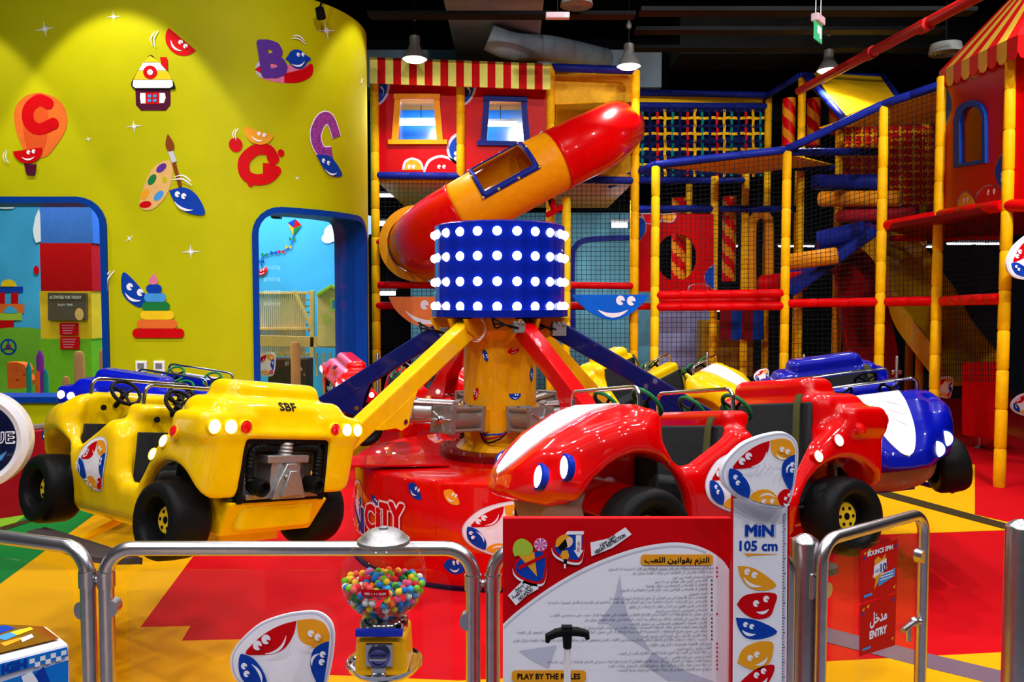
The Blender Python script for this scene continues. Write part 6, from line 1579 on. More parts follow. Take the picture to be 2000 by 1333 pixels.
def fx_(px, z=.75, Y=FY): # upright centre from its pixel column
    lo = at(px, 1250, Y); return lo.x
t, q, L, d = rail_frame('steel_fence', 'left section of the steel tube fence beside the game cabinet', -2.2, fx_(174), FY, ZT, 0, Yl=2.45); pane_in(t, q, L, d, ZT); clamp(t, q, L, d, L, at(160, 1192, FY).z, -1)
t, q, L, d = rail_frame('steel_fence', 'middle section of the steel tube fence behind the gumball machine', fx_(210), fx_(924), FY, ZT, 0); pane_in(t, q, L, d, ZT); clamp(t, q, L, d, 0, at(240, 1186, FY).z, 1); clamp(t, q, L, d, L, at(900, 1212, FY).z, -1)
mid_q = q
t, q, L, d = rail_frame('steel_fence', 'right section of the steel tube fence behind the rules board', fx_(963), fx_(1538), FY, ZT - .0, 0, Yl=None); pane_in(t, q, L, d, ZT); clamp(t, q, L, d, L, at(1530, 1190, FY).z, -1)
for lab, xa, xb, y in (('left steel link joining two fence sections', 174, 210, 1131), ('steel link joining fence sections beside the gumball machine', 924, 963, 1138)):
    a, b = at(xa, y, FY), at(xb, y, FY); t = thing('fence_link', lab, 'pipe clamp', (a + b) / 2, group='links of the steel fence')
    for p in (a, b): m = MB(); m.lathe([(.0200, -.02), (.0218, -.02), (.0218, .02), (.0200, .02), (.0200, -.02)], 20, Matrix.Translation((fx_(xa if p is a else xb), FY, p.z))); m.build('collar', STEEL, t)
    m = MB(); m.tube([a, b], .006, 8); m.sphere((a + b) / 2 + Vector((0, -.006, 0)), .009, 10); m.build('link_bolt', STEEL, t)
# emblem disc on the glass
o = board('large emblem disc stuck on the fence glass left of the gumball machine', 551, 1290, FY - .02, 104, -4, name='emblem_disc', th=.006)
# bollards and gate
def bollard(label, px, ytop, Y, r):
    p = at(px, ytop, Y); m = MB(); z = p.z; m.lathe([(r * 1.5, 0), (r * 1.5, .012), (r, .014), (r, z - .025), (r * .93, z - .018), (r * .4, z - .004), (0, z)], 32, Matrix.Translation((p.x, p.y, 0)))
    o = m.build('steel_bollard', STEEL, smooth=35); tag(o, label, 'bollard', 'steel bollards beside the gate'); return p
pb = bollard('steel bollard carrying the gate hinge, right of the height ruler', 1573, 1042, 2.12, .036)
bollard('steel bollard at the right edge of the picture', 1996, 1014, 2.24, .040)
ga = at(1602, 1250, 2.08); gb = at(1800, 1200, 2.36)
gz = at(1700, 1035, 2.2).z
a = Vector((ga.x, ga.y, 0)); b = Vector((gb.x, gb.y, 0)); d = (b - a).normalized(); L = (b - a).length
gate = thing('entry_gate', 'open steel gate with clear pane and two red notices', 'gate', a)
q = lambda u, z: a + d * u + Vector((0, 0, z)); P = []; zt = at(1620, 1060, 2.1).z; rr = .06; zb = .12
zt = .5 * (at(1640, 1045, 2.13).z + at(1790, 1007, 2.34).z)
for k in range(8): an = PI / 2 * k / 7; P.append(q(rr - rr * cos(an), zt - rr + rr * sin(an)))
for k in range(8): an = PI / 2 * (1 - k / 7); P.append(q(L - rr + rr * cos(an), zt - rr + rr * sin(an)))
for k in range(8): an = PI / 2 * k / 7; P.append(q(L - rr + rr * cos(an), zb + rr - rr * sin(an)))
for k in range(8): an = PI / 2 * (1 - k / 7); P.append(q(rr - rr * cos(an), zb + rr - rr * sin(an)))
m = MB(); m.tube(P, .0165, 14, closed=True); m.build('tube_frame', STEEL, gate, smooth=60)
n = d.cross(Vector((0, 0, 1))); M = Matrix((d, Vector((0, 0, 1)), n)).transposed().to_4x4(); M.translation = a - n * .004
m = MB(); m.prism(rrect(.045, zb + .04, L - .045, zt - .045, .04), .008, M); m.build('glass_pane', GLASS, gate, smooth=0)
for u, z, s in ((0, at(1628, 1148, 2.1).z, 1), (L, at(1795, 1087, 2.35).z, -1)):
    m = MB(); pts = [(0, -.02), (.012 * s, -.02)] + [(s * (.016 + .016 * cos(a_)), .02 * sin(a_)) for a_ in [rad(-80 + 20 * k) for k in range(9)]] + [(.012 * s, .02), (0, .02)]
    Mc = M.copy(); Mc.translation = q(u, z) - n * .012; m.prism(pts, .024, Mc); m.build('glass_clamp', STEEL, gate, bevel=.003)
m = MB(); h = at(1605, 1150, 2.08); m.box((h.x - .012, h.y + .01, h.z), (.02, .02, .055)); m.lathe([(.007, -.03), (.007, .034), (.004, .038), (0, .038)], 10, Matrix.Translation((h.x - .024, h.y + .006, h.z))); m.build('hinge', STEEL, gate, smooth=0, bevel=.002)
m = MB(); h = at(1786, 1215, 2.34); m.tube([h + Vector((.02, 0, 0)), h, h - d * .07 - Vector((0, .01, .006))], .008, 8); m.tube([h - d * .03, h - d * .03 - Vector((0, 0, .05))], .007, 8); m.sphere(h, .014, 10); m.build('latch', STEEL, gate)
GPl = Pl(a, b, a + Vector((0, 0, 1)))
for nm, lab, pts in (('price_notice', 'red price notice on the gate pane', [(1676, 1075), (1750, 1052), (1747, 1156), (1676, 1178)]), ('entry_notice', 'red entry notice on the gate pane, below the price notice', [(1675, 1182), (1747, 1158), (1744, 1260), (1674, 1282)])):
    A_ = Art(); A_.poly(GPl.P(pts), DRED); uv = GPl.P(pts); (u0, v0), (u1, v1) = uv[3], uv[1]; w_, h_ = u1 - u0, v1 - v0
    f = lambda x, y: (u0 + x * w_, v0 + y * h_)
    A_.hold = True; A_.lv = 1
    if nm == 'price_notice':
        A_.poly([f(*p) for p in ((.35, .72), (.45, .78), (.55, .70), (.66, .80), (.64, .62), (.72, .5), (.6, .45), (.66, .3), (.5, .34), (.36, .16), (.4, .36), (.3, .42), (.38, .55))], DORA)
        A_.lv = 2; A_.poly([f(*p) for p in ((.34, .40), (.68, .48), (.68, .70), (.34, .62))], PAPER); A_.poly([f(*p) for p in ((.47, .20), (.92, .30), (.92, .46), (.47, .36))], DSKY)
        A_.lv = 3; p = f(.5, .84); A_.text('BOUNCE SPIN', p[0], p[1], h_ * .085, PAPER, align='c', width=w_ * .68, fat=.05, rot=0)
        p = f(.37, .48); A_.text('AED', p[0], p[1], h_ * .06, DBLU, width=w_ * .12); p = f(.52, .47); A_.text('10', p[0], p[1], h_ * .15, DBLU, width=w_ * .15, fat=.04)
        for i in range(3): p = f(.52, .38 - i * .055 + .03); A_.rect(p[0], p[1], p[0] + w_ * .34, p[1] + h_ * .02, PAPER)
    else:
        p = f(.5, .55); A_.text('مدخل', p[0], p[1], h_ * .22, PAPER, align='c', width=w_ * .46, fat=.03); p = f(.5, .27); A_.text('ENTRY', p[0], p[1], h_ * .15, PAPER, align='c', width=w_ * .46, fat=.06)
    p = f(.08, .08); A_.rect(p[0], p[1], p[0] + w_ * .22, p[1] + h_ * .05, DSKY)
    for x_, y_, c_ in ((.08, .92, DORA), (.2, .95, DYEL), (.07, .84, DBLU), (.92, .9, DBLU), (.9, .1, DORA)): p = f(x_, y_); A_.poly([(p[0] - .006, p[1]), (p[0] + .008, p[1] + .004), (p[0] + .003, p[1] - .008)], c_)
    o = A_.build(nm, GPl.fn, None, base=.006, lay=.0004); tag(o, lab, 'notice')
# ---- rules board
RY = 1.78
rb = thing('rules_board', 'red rules board with white curved field of Arabic rules and orange headings', 'sign board', at(1205, 1200, RY) * 1.0)
RP = upright(985, 1016, RY, 1426, RY - .0); cz_ = at(1205, 1013, RY).z
x0, x1 = at(982, 1180, RY).x, at(1426, 1180, RY).x
m = MB(); m.box(((x0 + x1) / 2, RY + .01, cz_ / 2 + .14), (x1 - x0, .018, cz_ - .28)); m.build('panel', DRED, rb, smooth=0, bevel=.002)
m = MB(); m.box(((x0 + x1) / 2, RY + .04, .02), (.35, .30, .03)); m.tube([((x0 + x1) / 2, RY + .035, .02), ((x0 + x1) / 2, RY + .035, .5)], .02, 10); m.build('stand', GREY, rb, smooth=0)
K5 = lambda pts: RP.P([(960 + X / 3.776, 980 + Y_ / 3.776) for X, Y_ in pts])
A_ = Art(); zlow = 1500
arc = spline([(84, 905), (200, 800), (420, 640), (640, 510), (850, 415), (1080, 340), (1300, 304), (1460, 312), (1600, 360), (1700, 430), (1752, 500)], 5)
A_.poly(K5(arc + [(1752, 2600), (84, 2600)]), PAPER)
arc2 = [(X + 2, Y_ + 22) for X, Y_ in arc[:40]]; arc3 = [(X + 6, Y_ + 34) for X, Y_ in arc[:40]]
A_.poly(K5(arc2 + arc3[::-1]), GREYP)
A_.hold = True
A_.poly(K5([(945, 540), (965, 700), (1010, 850), (1180, 1110), (1000, 1000), (860, 900), (780, 900), (900, 740)]), GREYP); A_.poly(K5([(200, 1100), (480, 1060), (420, 1230), (300, 1170)]), GREYP); A_.poly(K5([(1190, 1110), (1400, 1240), (1650, 1330), (1300, 1320), (1120, 1200)]), GREYP)
A_.build('white_field', RP.fn, rb, lay=.0003)
A_ = Art(); A_.hold = True
LN = [(1635, 485, 860, 'يتم الدفع بإستخدام بطاقة باور كارد ورصيد البطاقة غير قابل للإسترجاع أو التحويل', 0), (1630, 515, 1040, 'يجب البقاء جالسين في المقاعد حتى توقف اللعبة بشكل تام', 0), (1630, 547, 1330, 'يحظر إستخدام اللعبة من قبل:', 0), (1590, 577, 1205, 'الأشخاص الذين يقل طولهم عن ١٠٥ سم', 1), (1590, 608, 1135, 'الأطفال أو الأشخاص المضطربين بشكل ملحوظ', 1), (1590, 640, 950, 'الأطفال أو الأشخاص الواقعين تحت تأثير الأدوية والعقاقير أو الكحول', 1), (1590, 670, 1450, 'النساء الحوامل', 1), (1588, 701, 870, 'الأشخاص ذوي الأحجام التي من الممكن أن تعيق إستخدام تجهيزات السلامة', 1), (1588, 731, 415, 'الأشخاص ذوي الإحتياجات الحركية الخاصة حيث من الممكن أن تؤثر ظروف إعاقتهم على الإستخدام الأمثل لتجهيزات السلامة', 1), (1588, 762, 1010, 'الأشخاص الذين يعانون من أمراض القلب أو إصابات في الظهر', 1), (1588, 793, 1210, 'الأشخاص المعرضين للإصابة بدوار الحركة', 1), (1630, 824, 430, 'من أجل ضمان سلامتكم طيلة فترة اللعبة ينبغي الإلتزام بالقوانين والقواعد التي تفرضها الإدارة ويجب على مستخدمي الألعاب:', 0), (1588, 858, 690, 'البقاء جالسين في المقاعد والتأكد من إحكام ربط أدوات السلامة حتى توقف اللعبة بشكل تام', 1), (1588, 888, 1020, 'الإلتزام بتعليمات الموظفين المسؤولين عن تشغيل الألعاب', 1), (1588, 918, 670, 'الإلتزام بعدم التواجد داخل نطاق المنطقة المخصصة لمسار اللعبة حتى توقف اللعبة بشكل تام', 1), (1588, 950, 190, 'التأكد من وضع جميع المتعلقات الشخصية الغير مثبتة بإحكام أو التي تحوي أجزاء حادة في مكان آمن وذلك قبل الصعود إلى اللعبة', 1), (1588, 980, 1105, 'إبقاء الأيدي والأرجل داخل العربة أثناء تشغيل اللعبة', 1), (1588, 1010, 160, 'التصرف بسلوك مسؤول والإلتزام بالنظام سيلغي إخراج مستخدمي الألعاب الذين يتعاملون بشكل مخالف دون إنذار وذلك بإيقاف اللعبة بشكل طارئ', 1), (1620, 1042, 1155, 'يمنع تناول الأطعمة والمشروبات أثناء ركوب الألعاب', 0), (1620, 1073, 1355, 'اللعب والركوب بأولوية الصف', 0), (1620, 1104, 935, 'في حالة الرغبة في اللعب مرة أخرى، الرجاء النزول والإلتزام بالدور في الصف', 0), (1620, 1136, 1255, 'اللعبة تستوعب حتى الحد الأقصى ٦ ركاب', 0), (1620, 1167, 410, 'تحتفظ الإدارة بحقها في التدخل في حال عدم الإلتزام بالقوانين أو عندما يطرأ ظرف يستدعي التدخل للحفاظ على الأمن والسلامة', 0), (1620, 1197, 860, 'في حالة حدوث ظرف طارئ أو وقوع خطر، سيقوم الموظف المسؤول بإيقاف اللعبة', 0), (1620, 1228, 925, 'سيؤدي عدم الإلتزام بالقوانين إلى إيقاف اللعبة قبل إنتهاء مدتها المحددة', 0)]
INK = mat('slate ink', S(70, 76, 96), .6, noise=0)
for xr, y_, xl, s_, lvl in LN:
    (ur, vr), (ul_, vl_) = K5([(xr, y_ + 8), (xl, y_ + 20)])
    A_.text(s_, ur, vr, .0052, INK, width=ur - ul_, align='r', fat=.012, rot=math.degrees(math.atan2(vr - vl_, ur - ul_)), res=1)
    (bu, bv), = K5([((1622 if lvl else 1660), y_ + 2)]); A_.ell((bu, bv), .0022, .0022, INK if lvl else DRED, n=8)
(u_, v_), = K5([(470, 1335)]); A_.text('All guests must be accompanied by an adult', K5([(470, 1335)])[0][0], K5([(470, 1345)])[0][1], .004, INK, width=.06, res=1) if False else None
A_.build('rule_text', RP.fn, rb, base=.0030, lay=.0002)['label'] = 'lines of small Arabic lettering'
A_ = Art(); B_ = K5([(1098, 468), (1632, 388)]); A_.poly(rrect(B_[0][0], B_[0][1], B_[1][0], B_[1][1], .008), DORA); p, = K5([(1365, 446)])
A_.text('التزم بقوانين اللعب', p[0], p[1], .0115, DBLK, width=K5([(1605, 0)])[0][0] - K5([(1130, 0)])[0][0], align='c', fat=.03)
A_.build('heading', RP.fn, rb, base=.0034, lay=.0003); A_ = Art(); B_ = K5([(150, 1330), (696, 1242)]); A_.poly(rrect(B_[0][0], B_[0][1], B_[1][0], B_[1][1], .008), DORA); p, = K5([(422, 1306)]); A_.text('PLAY BY THE RULES', p[0], p[1], .0125, DBLK, width=K5([(655, 0)])[0][0] - K5([(190, 0)])[0][0], align='c', fat=.03)
A_.build('heading', RP.fn, rb, base=.0034, lay=.0003)
A_ = Art()
P = K5([(728, 300), (860, 270), (985, 188), (1032, 240), (890, 340), (735, 402)]); A_.poly(P, PAPER)
p, = K5([(800, 330)]); A_.hold = True; A_.lv = 1; A_.text('الطول محدد', p[0], p[1], .009, DBLK, width=.040, rot=32, fat=.02); p, = K5([(770, 385)]); A_.text('HEIGHT RESTRICTION', p[0], p[1], .0078, DBLK, width=.076, rot=31, fat=.03)
A_.build('banner_print', RP.fn, rb, base=.0034, lay=.0003); A_ = Art()
P = K5([(120, 690), (210, 600), (305, 535), (348, 640), (260, 690), (180, 764)]); A_.poly(P, PAPER); A_.hold = True; A_.lv = 1
p, = K5([(180, 660)]); A_.text('لايسمح', p[0], p[1], .0075, DBLK, width=.026, rot=38, fat=.02); p, = K5([(160, 715)]); A_.text('بتناول الأطعمة', p[0], p[1], .0075, DBLK, width=.052, rot=36, fat=.02); p, = K5([(208, 728)]); A_.text('NO FOOD', p[0], p[1], .0075, DBLK, width=.038, rot=38, fat=.03)
A_.build('banner_print', RP.fn, rb, base=.0034, lay=.0003)
A_ = Art()
def tri(cx, cy, s, m1, m2):
    o_ = [((x_ - 220) / 200 * s + cx, (y_ - 263) / 200 * s + cy) for x_, y_ in E_OUT]
    A_.poly(K5([(x_ - 2, y_ + 18) for x_, y_ in o_]), PAPER); A_.poly(K5(o_), m1); A_.poly(K5([(cx + (x_ - cx) * .84, cy + (y_ - cy) * .84) for x_, y_ in o_]), m2)
tri(288, 475, 132, DRED, DBLU)
A_.poly(K5([(200, 395), (315, 370), (335, 550)]), DORA)
A_.poly(K5(spline([(155, 350), (170, 300), (210, 272), (255, 280), (298, 320), (300, 370), (250, 395), (200, 395), (170, 400), (155, 350)], 4)[:-1]), DLIM)
(cu, cv), = K5([(362, 315)]); r_ = .0145; A_.ell((cu, cv), r_, r_, PAPER); A_.hold = True
for k in range(7): A_.poly([(cu, cv), (cu + r_ * cos(2 * PI * k / 7), cv + r_ * sin(2 * PI * k / 7)), (cu + r_ * cos(2 * PI * (k + .5) / 7 + .2), cv + r_ * sin(2 * PI * (k + .5) / 7 + .2))], mat('candy pink print', S(214, 80, 160), .5))
A_.hold = False; A_.poly(K5([(205, 500), (415, 395), (412, 375), (195, 475)]), DRED)
tri(568, 322, 125, DRED, DBLU)
A_.hold = True; A_.lv = 14
A_.poly(K5([(560, 215), (680, 215), (676, 240), (540, 240)]), PAPER); A_.poly(K5([(620, 245), (662, 245), (660, 355), (676, 355), (640, 412), (604, 355), (620, 355)]), PAPER)
A_.poly(K5(spline([(545, 250), (590, 262), (598, 300), (575, 330), (540, 335), (520, 300), (545, 250)], 3)[:-1]), mat('skin tone print', S(240, 205, 175), .5)); A_.poly(K5([(480, 300), (545, 255), (560, 330), (510, 360), (490, 340)]), DBLK); A_.lv = 15; A_.poly(K5(spline([(470, 330), (480, 275), (530, 240), (575, 255), (540, 275), (490, 330)], 3)), DORA)
A_.poly(K5([(520, 360), (560, 355), (572, 400), (560, 422), (520, 420), (505, 395)]), DORA); A_.poly(K5([(530, 420), (556, 420), (554, 455), (532, 455)]), DBLK); A_.poly(K5([(532, 455), (546, 455), (546, 488), (534, 488)]), PAPER)
p, = K5([(648, 365)]); A_.text('105 cm', p[0], p[1], .006, DRED, width=.022, rot=90, fat=.02)
A_.build('icon_print', RP.fn, rb, base=.0034, lay=.00015)
# ---- height ruler with emblem head
HY_ = 1.73
hr = thing('height_ruler', 'white height ruler with emblem head and minimum height lettering', 'height sign', at(1485, 1200, HY_))
HP = upright(1432, 990, HY_, 1538, HY_); xa, xb = at(1430, 1160, HY_).x, at(1541, 1160, HY_).x; zt = at(1485, 960, HY_).z
m = MB(); m.box(((xa + xb) / 2, HY_ + .012, zt / 2 + .02), (xb - xa, .02, zt - .04)); m.build('board', DRED, hr, smooth=0, bevel=.002)
m = MB(); m.box(((xa + xb) / 2, HY_ + .02, .015), (.26, .22, .03)); m.build('foot', GREY, hr, smooth=0, bevel=.004)
K6 = lambda pts: HP.P([(1400 + X / 2.6, 820 + Y_ / 2.6) for X, Y_ in pts]); KH = (F * 1.0) / HY_ * 2.6
A_ = Art(); A_.poly(K6([(84, 400), (358, 400), (346, 2400), (74, 2400)]), PAPER); A_.poly(K6([(334, 480), (350, 480), (342, 2400), (324, 2400)]), GREYP); A_.hold = True; A_.lv = 2
for i in range(60):
    X = 336 - i * .14; y_ = 478 + 15 * i; A_.poly(K6([(X, y_), (X + (14 if i % 5 == 0 else 7), y_), (X + (14 if i % 5 == 0 else 7), y_ + 4), (X, y_ + 4)]), INK)
(p,), (p2,) = K6([(215, 590)]), K6([(215, 664)])
A_.lv = 2; A_.text('MiN', p[0] + .0015, p[1] - .001, 60 / KH, GREYP, width=148 / KH, align='c', fat=.09); A_.lv = 3; A_.text('MiN', p[0], p[1], 56 / KH, DBLU, width=140 / KH, align='c', fat=.055); A_.text('105 cm', p2[0] - .002, p2[1], 50 / KH, DBLU, width=192 / KH, align='c', fat=.035)
A_.poly(K6([(130, 678), (310, 684), (180, 690), (150, 697), (165, 690)]), DORA); A_.poly(K6([(150, 680), (312, 683), (145, 692)]), DORA)
for P, c_, ey, mo in (([(105, 742), (180, 752), (260, 800), (300, 845), (230, 868), (160, 850), (120, 800)], DORA, ((153, 772, 16), (190, 788, 16)), ((135, 800), (225, 845))), ([(100, 938), (150, 888), (295, 882), (290, 950), (265, 1000), (200, 1012), (140, 985)], DRED, ((198, 933, 16), (249, 910, 16)), ((200, 975), (262, 962))),
                      ([(95, 1005), (200, 1018), (306, 1075), (230, 1112), (150, 1108), (110, 1060)], DBLU, ((145, 1040, 13), (176, 1050, 13)), ((128, 1068), (195, 1088))), ([(103, 1235), (130, 1165), (200, 1130), (280, 1130), (282, 1190), (260, 1240), (190, 1272)], DORA, ((168, 1210, 15), (202, 1192, 15)), ((195, 1245), (255, 1205))),
                      ([(100, 1350), (190, 1270), (288, 1245), (270, 1320), (200, 1390)], DRED, ((200, 1297, 15), (236, 1276, 15)), ((190, 1350), (255, 1310)))):
    A_.hold = True; A_.lv = 3; A_.poly(K6(spline(P + P[:1], 4)[:-1]), c_); A_.hold = False
    for X, Y_, r_ in ey: (q_,) = K6([(X, Y_)]); A_.hold = True; A_.lv = 4; eye(A_, q_[0], q_[1], r_ / KH, c_)
    u_, v_ = K6(mo); cres(A_, None, u_, v_, -.18, .007, PAPER)
A_.build('ruler_print', HP.fn, hr, lay=.0003)
board(None, 1484, 921, HY_ - .03, 77, 0, name='emblem_head', th=.02, parent=hr)
# ---- white pole with black T handle
tp = at(1108, 1245, 1.5); th_ = thing('handled_pole', 'white pole with black T-shaped grip in front of the rules board', 'pole', (tp.x, tp.y, 0))
m = MB(); m.tube([(tp.x, tp.y, .02), (tp.x, tp.y, tp.z)], .0065, 12); m.build('pole', WHITE, th_)
m = MB(); P = [(-.037, -.010), (-.036, .0), (-.02, .008), (0, .011), (.02, .010), (.036, .006), (.038, -.004)]
m.tube([tp + Vector((X, 0, Z_)) for X, Z_ in P], [.004, .0075, .0085, .009, .0085, .0075, .004], 12); m.tube([tp + Vector((0, 0, -.02)), tp + Vector((0, 0, .014))], [.008, .010], 12); m.box(tp + Vector((-.001, 0, .018)), (.02, .014, .006))
m.build('grip', BLACK, th_)
m = MB(); m.box((tp.x, tp.y, .012), (.22, .10, .024)); m.build('base', BLACK, th_, smooth=0, bevel=.006)
# ---- gumball machine
GY = 1.75
gc = at(750, 1126, GY); GR = 85 / F * GY
gm = thing('gumball_machine', 'yellow gumball machine with clear globe and chrome tray in front of the fence', 'gumball machine', (gc.x, gc.y, 0))
MG = Matrix.Translation(gc); zf = lambda y: at(750, y, GY).z - gc.z
m = MB(); prof = [(GR * sin(rad(t)), -GR * cos(rad(t))) for t in range(24, 166, 4)]; m.lathe(prof, 56, MG)
m.build('globe', clear('globe glass', (.98, .99, .99), .03), gm, smooth=180)
zt = zf(1060); m = MB(); m.lathe([(.052, zt - .004), (.057, zt), (.056, zt + .007), (.049, zt + .011), (.045, zt + .017), (.040, zt + .021), (.030, zt + .027), (.010, zt + .030), (.009, zt + .034), (0, zt + .035)], 40, MG); cap = m.build('lid', ALU, gm)
zn = -GR * cos(rad(24)); m = MB(); m.lathe([(.035, zn + .004), (.047, zn - .004), (.052, zn - .010), (.052, zn - .024), (.046, zn - .028), (.0, zn - .028)], 40, MG); m.build('collar', CHROME, gm)
zc_ = zn - .028; zb_ = zf(1300)
m = MB(); hw0, hw1 = .052, .056; P = []
for hw, z in ((hw1, zb_), (hw0, zc_)): P += [gc + Vector((X * hw, Y_ * hw, z)) for X, Y_ in ((-1, -1), (1, -1), (1, 1), (-1, 1))]
m.hexa(P); m.build('housing', mat('yellow machine enamel', S(238, 172, 8), .35, coat=.3), gm, smooth=0, bevel=.008)
Rz = Matrix.Rotation(0, 3, 'Z'); fy = gc.y - .054
zk = zf(1258); m = MB(); m.box((gc.x - .002, fy - .004, gc.z + zk), (.058, .008, .052)); pl_ = m.build('coin_plate', CHROME, gm, smooth=0, bevel=.003)
Mk = frame((gc.x - .002, fy - .008, gc.z + zk), (1, 0, 0), (0, -1, 0)); m = MB(); m.lathe([(.024, 0), (.024, .006), (.019, .009), (.017, .009), (.017, .006), (0, .006)], 28, Mk); m.build('coin_dial', mat('violet chrome', S(120, 124, 190), .2, 1), pl_)
m = MB(); m.box((gc.x - .002, fy - .020, gc.z + zk), (.036, .012, .010)); m.build('turn_handle', CHROME, pl_, smooth=0, bevel=.004)
m = MB(); m.box((gc.x - .002, fy - .004, gc.z + zc_ + .012), (.10, .012, .016)); m.build('front_band', mat('blue band plastic', S(40, 60, 200), .25, .3), gm, smooth=0, bevel=.003)
zz = zf(1290); m = MB(); m.box((gc.x - .002, fy - .009, gc.z + zz), (.030, .02, .034)); m.build('chute', CHROME, gm, smooth=0, bevel=.003)
m = MB(); m.lathe([(0, zb_), (.066, zb_), (.080, zb_ + .008), (.083, zb_ + .012), (.082, zb_ + .004), (.068, zb_ - .010), (.02, zb_ - .016), (0, zb_ - .016)], 48, MG); m.build('tray', CHROME, gm)
m = MB(); m.tube([(gc.x, gc.y, .03), (gc.x, gc.y, gc.z + zb_ - .01)], .017, 16); m.lathe([(.15, 0), (.15, .015), (.05, .035), (0, .035)], 32, Matrix.Translation((gc.x, gc.y, 0))); m.build('stand', BLACK, gm)
P = upright(700, 1130, GY - GR * .985, 800, GY - GR * .985); m = MB(); 
A_ = Art(); ug = lambda px, py: ((px - 750) / F * GY, (1126 - py) / F * GY)
p0, p1 = ug(719, 1137), ug(772, 1123); A_.poly(rrect(p0[0], p0[1], p1[0], p1[1], .002), DRED); q_ = ug(746, 1133.5); A_.text('AED 1 = 1 GUM', q_[0], q_[1], .0048, PAPER, width=.044, align='c', fat=.03)
def globe_fn(u, v, d):
    R_ = GR + d; return gc + Vector((u, -math.sqrt(max(R_ * R_ - u * u - v * v, 0)), v))
A_.build('price_label', globe_fn, gm, .008, .008, base=.001, lay=.0004)['label'] = 'small red price label on the glass'
GC_ = [('blue', S(24, 110, 190)), ('pale blue', S(60, 160, 220)), ('red', S(214, 26, 40)), ('orange', S(244, 110, 30)), ('white', S(232, 230, 224)), ('lime green', S(120, 190, 40)), ('dark green', S(14, 96, 60)), ('pink', S(236, 90, 140)), ('yellow', S(246, 200, 50)), ('coral', S(236, 90, 80))]
br = .0078; rng = random.Random(9); pts = []
def far(p, k=1.86):
    return all((p[0] - o[0]) ** 2 + (p[1] - o[1]) ** 2 + (p[2] - o[2]) ** 2 > (br * k) ** 2 for o in pts)
Rin = GR - br - .001; ztopf = -.016; tries = 0
while len(pts) < 285 and tries < 90000:          # first the layer against the glass, then the heap's upper face
    tries += 1
    if tries < 45000:
        z = rng.uniform(-Rin * .93, ztopf + .008); a_ = rng.uniform(0, 2 * PI); 
        if sin(a_) > .55: continue
        r_ = math.sqrt(max(Rin * Rin - z * z, 0)); p = (r_ * cos(a_), r_ * sin(a_), z)
    else:
        a_ = rng.uniform(0, 2 * PI); r_ = Rin * math.sqrt(rng.random()); z = ztopf + .012 * (1 - (r_ / Rin) ** 2) + rng.uniform(-.012, .004); p = (r_ * cos(a_), r_ * sin(a_), z)
        if r_ * r_ + z * z > Rin * Rin: continue
    if far(p): pts.append(p)
gb0 = {}
for p in pts:
    nm, c_ = rng.choice(GC_); pos = gc + Vector(p)
    if nm not in gb0:
        m = MB(); m.sphere((0, 0, 0), br, 14); o = m.build('gumball', mat(nm + ' gumball', c_, .3, coat=.4, noise=.05), smooth=180); gb0[nm] = o
    else: o = gb0[nm].copy(); COL.objects.link(o)
    o.location = pos; tag(o, nm + ' gumball in the heap inside the glass globe', 'gumball', nm + ' gumballs in the globe')
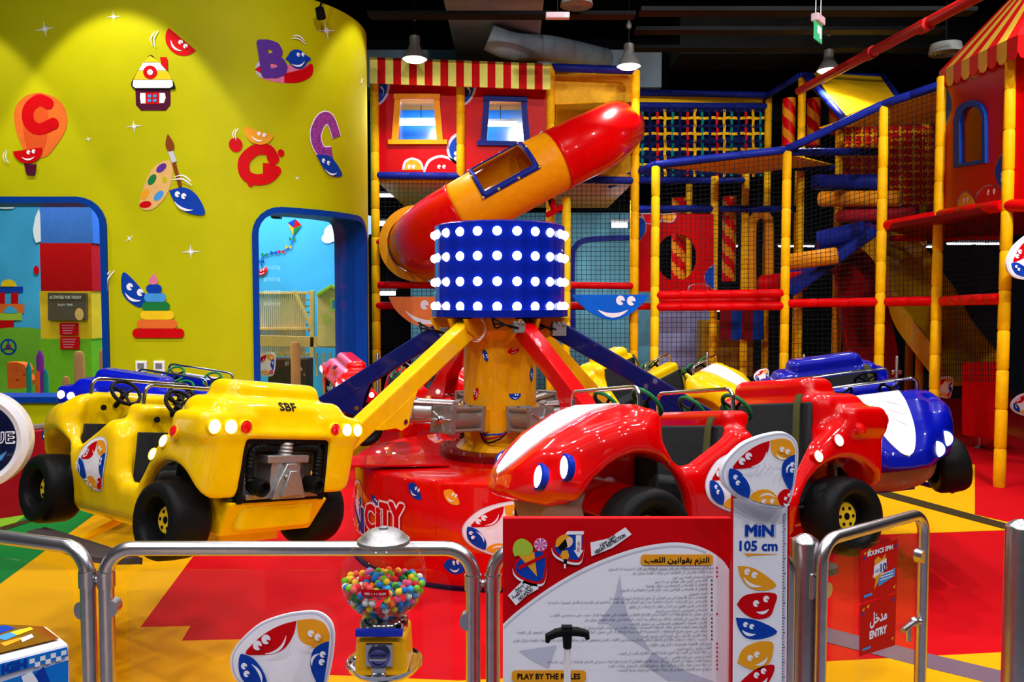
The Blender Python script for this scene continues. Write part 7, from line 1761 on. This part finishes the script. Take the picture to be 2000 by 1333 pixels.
# ---- game cabinet at the lower left corner
zc2 = .98; A1 = onz(136, 1257, zc2); B1 = onz(-120, 1322, zc2); C1 = onz(92, 1222, zc2); D1 = onz(-160, 1208, zc2)
gmc = thing('game_cabinet', 'white and blue coin game cabinet with checkered front band at lower left', 'game cabinet', (A1.x - .2, A1.y, 0))
m = MB(); n_ = (A1 - B1).normalized().cross(Vector((0, 0, 1))); E1_ = onz(139, 1264, zc2 - .05)
top = [B1, A1, C1, D1]; m.raw([Vector((p.x, p.y, 0)) for p in top] + [p for p in top], [(3, 2, 1, 0), (4, 5, 6, 7), (0, 1, 5, 4), (1, 2, 6, 5), (2, 3, 7, 6), (3, 0, 4, 7)])
m.build('cabinet_body', WHITE, gmc, smooth=0, bevel=.008)
TPp = Pl(B1, A1, D1); A_ = Art(); TPp.n = Vector((0, 0, 1))
A_.poly([TPp.uv(*p) for p in ((-110, 1308), (116, 1252), (84, 1228), (-140, 1217))], mat('dark walnut print', S(120, 70, 20), .15, coat=.6)); A_.hold = True; A_.lv = 1
for P, c_ in (([(-60, 1240), (10, 1226), (30, 1232), (-20, 1250)], DBLU), ([(-10, 1250), (40, 1234), (52, 1238), (10, 1256)], DSKY), ([(20, 1240), (60, 1230), (66, 1234), (34, 1246)], DYEL), ([(-80, 1262), (-10, 1252), (0, 1262), (-60, 1280)], DYEL), ([(0, 1262), (40, 1250), (44, 1254), (10, 1268)], DORA)): A_.poly([TPp.uv(*p) for p in P], c_)
A_.lv = 2; A_.poly([TPp.uv(*p) for p in ((40, 1252), (62, 1244), (66, 1250), (44, 1260))], PAPER)
A_.build('play_glass', TPp.fn, gmc, base=.004, lay=.0004)
FPp = Pl(B1, A1, B1 + Vector((0, 0, 1))); A_ = Art(); f_ = FPp.P
A_.poly(f_([(-20, 1301), (130, 1263), (132, 1281), (-20, 1326)]), mat('azure print', S(20, 120, 220), .4)); A_.hold = True; A_.lv = 1
pa, pb_ = FPp.uv(56, 1286), FPp.uv(128, 1266); L_ = pb_[0] - pa[0]; hh = .0085
for i in range(7):
    for j in range(2):
        if (i + j) % 2: A_.rect(pa[0] + i * L_ / 7, pb_[1] - .0195 + j * hh, pa[0] + (i + 1) * L_ / 7, pb_[1] - .0195 + (j + 1) * hh, PAPER)
u_, v_ = FPp.uv(4, 1320); A_.text('IGH', u_, v_ + .004, .016, DBLU, width=FPp.uv(50, 1290)[0] - u_, fat=.06)
A_.hold = False; A_.poly(f_([(-20, 1338), (132, 1288), (132, 1430), (-20, 1480)]), mat('azure print', (0, 0, 1))); A_.hold = True
A_.lv += 1
for P, c_ in (([(40, 1320), (60, 1310), (74, 1330), (50, 1350)], PAPER), ([(66, 1316), (84, 1300), (96, 1330), (80, 1345)], DBLU), ([(20, 1340), (36, 1330), (40, 1350), (24, 1356)], DYEL)): A_.poly(f_(P), c_)
A_.build('front_print', FPp.fn, gmc, base=.004, lay=.0004)
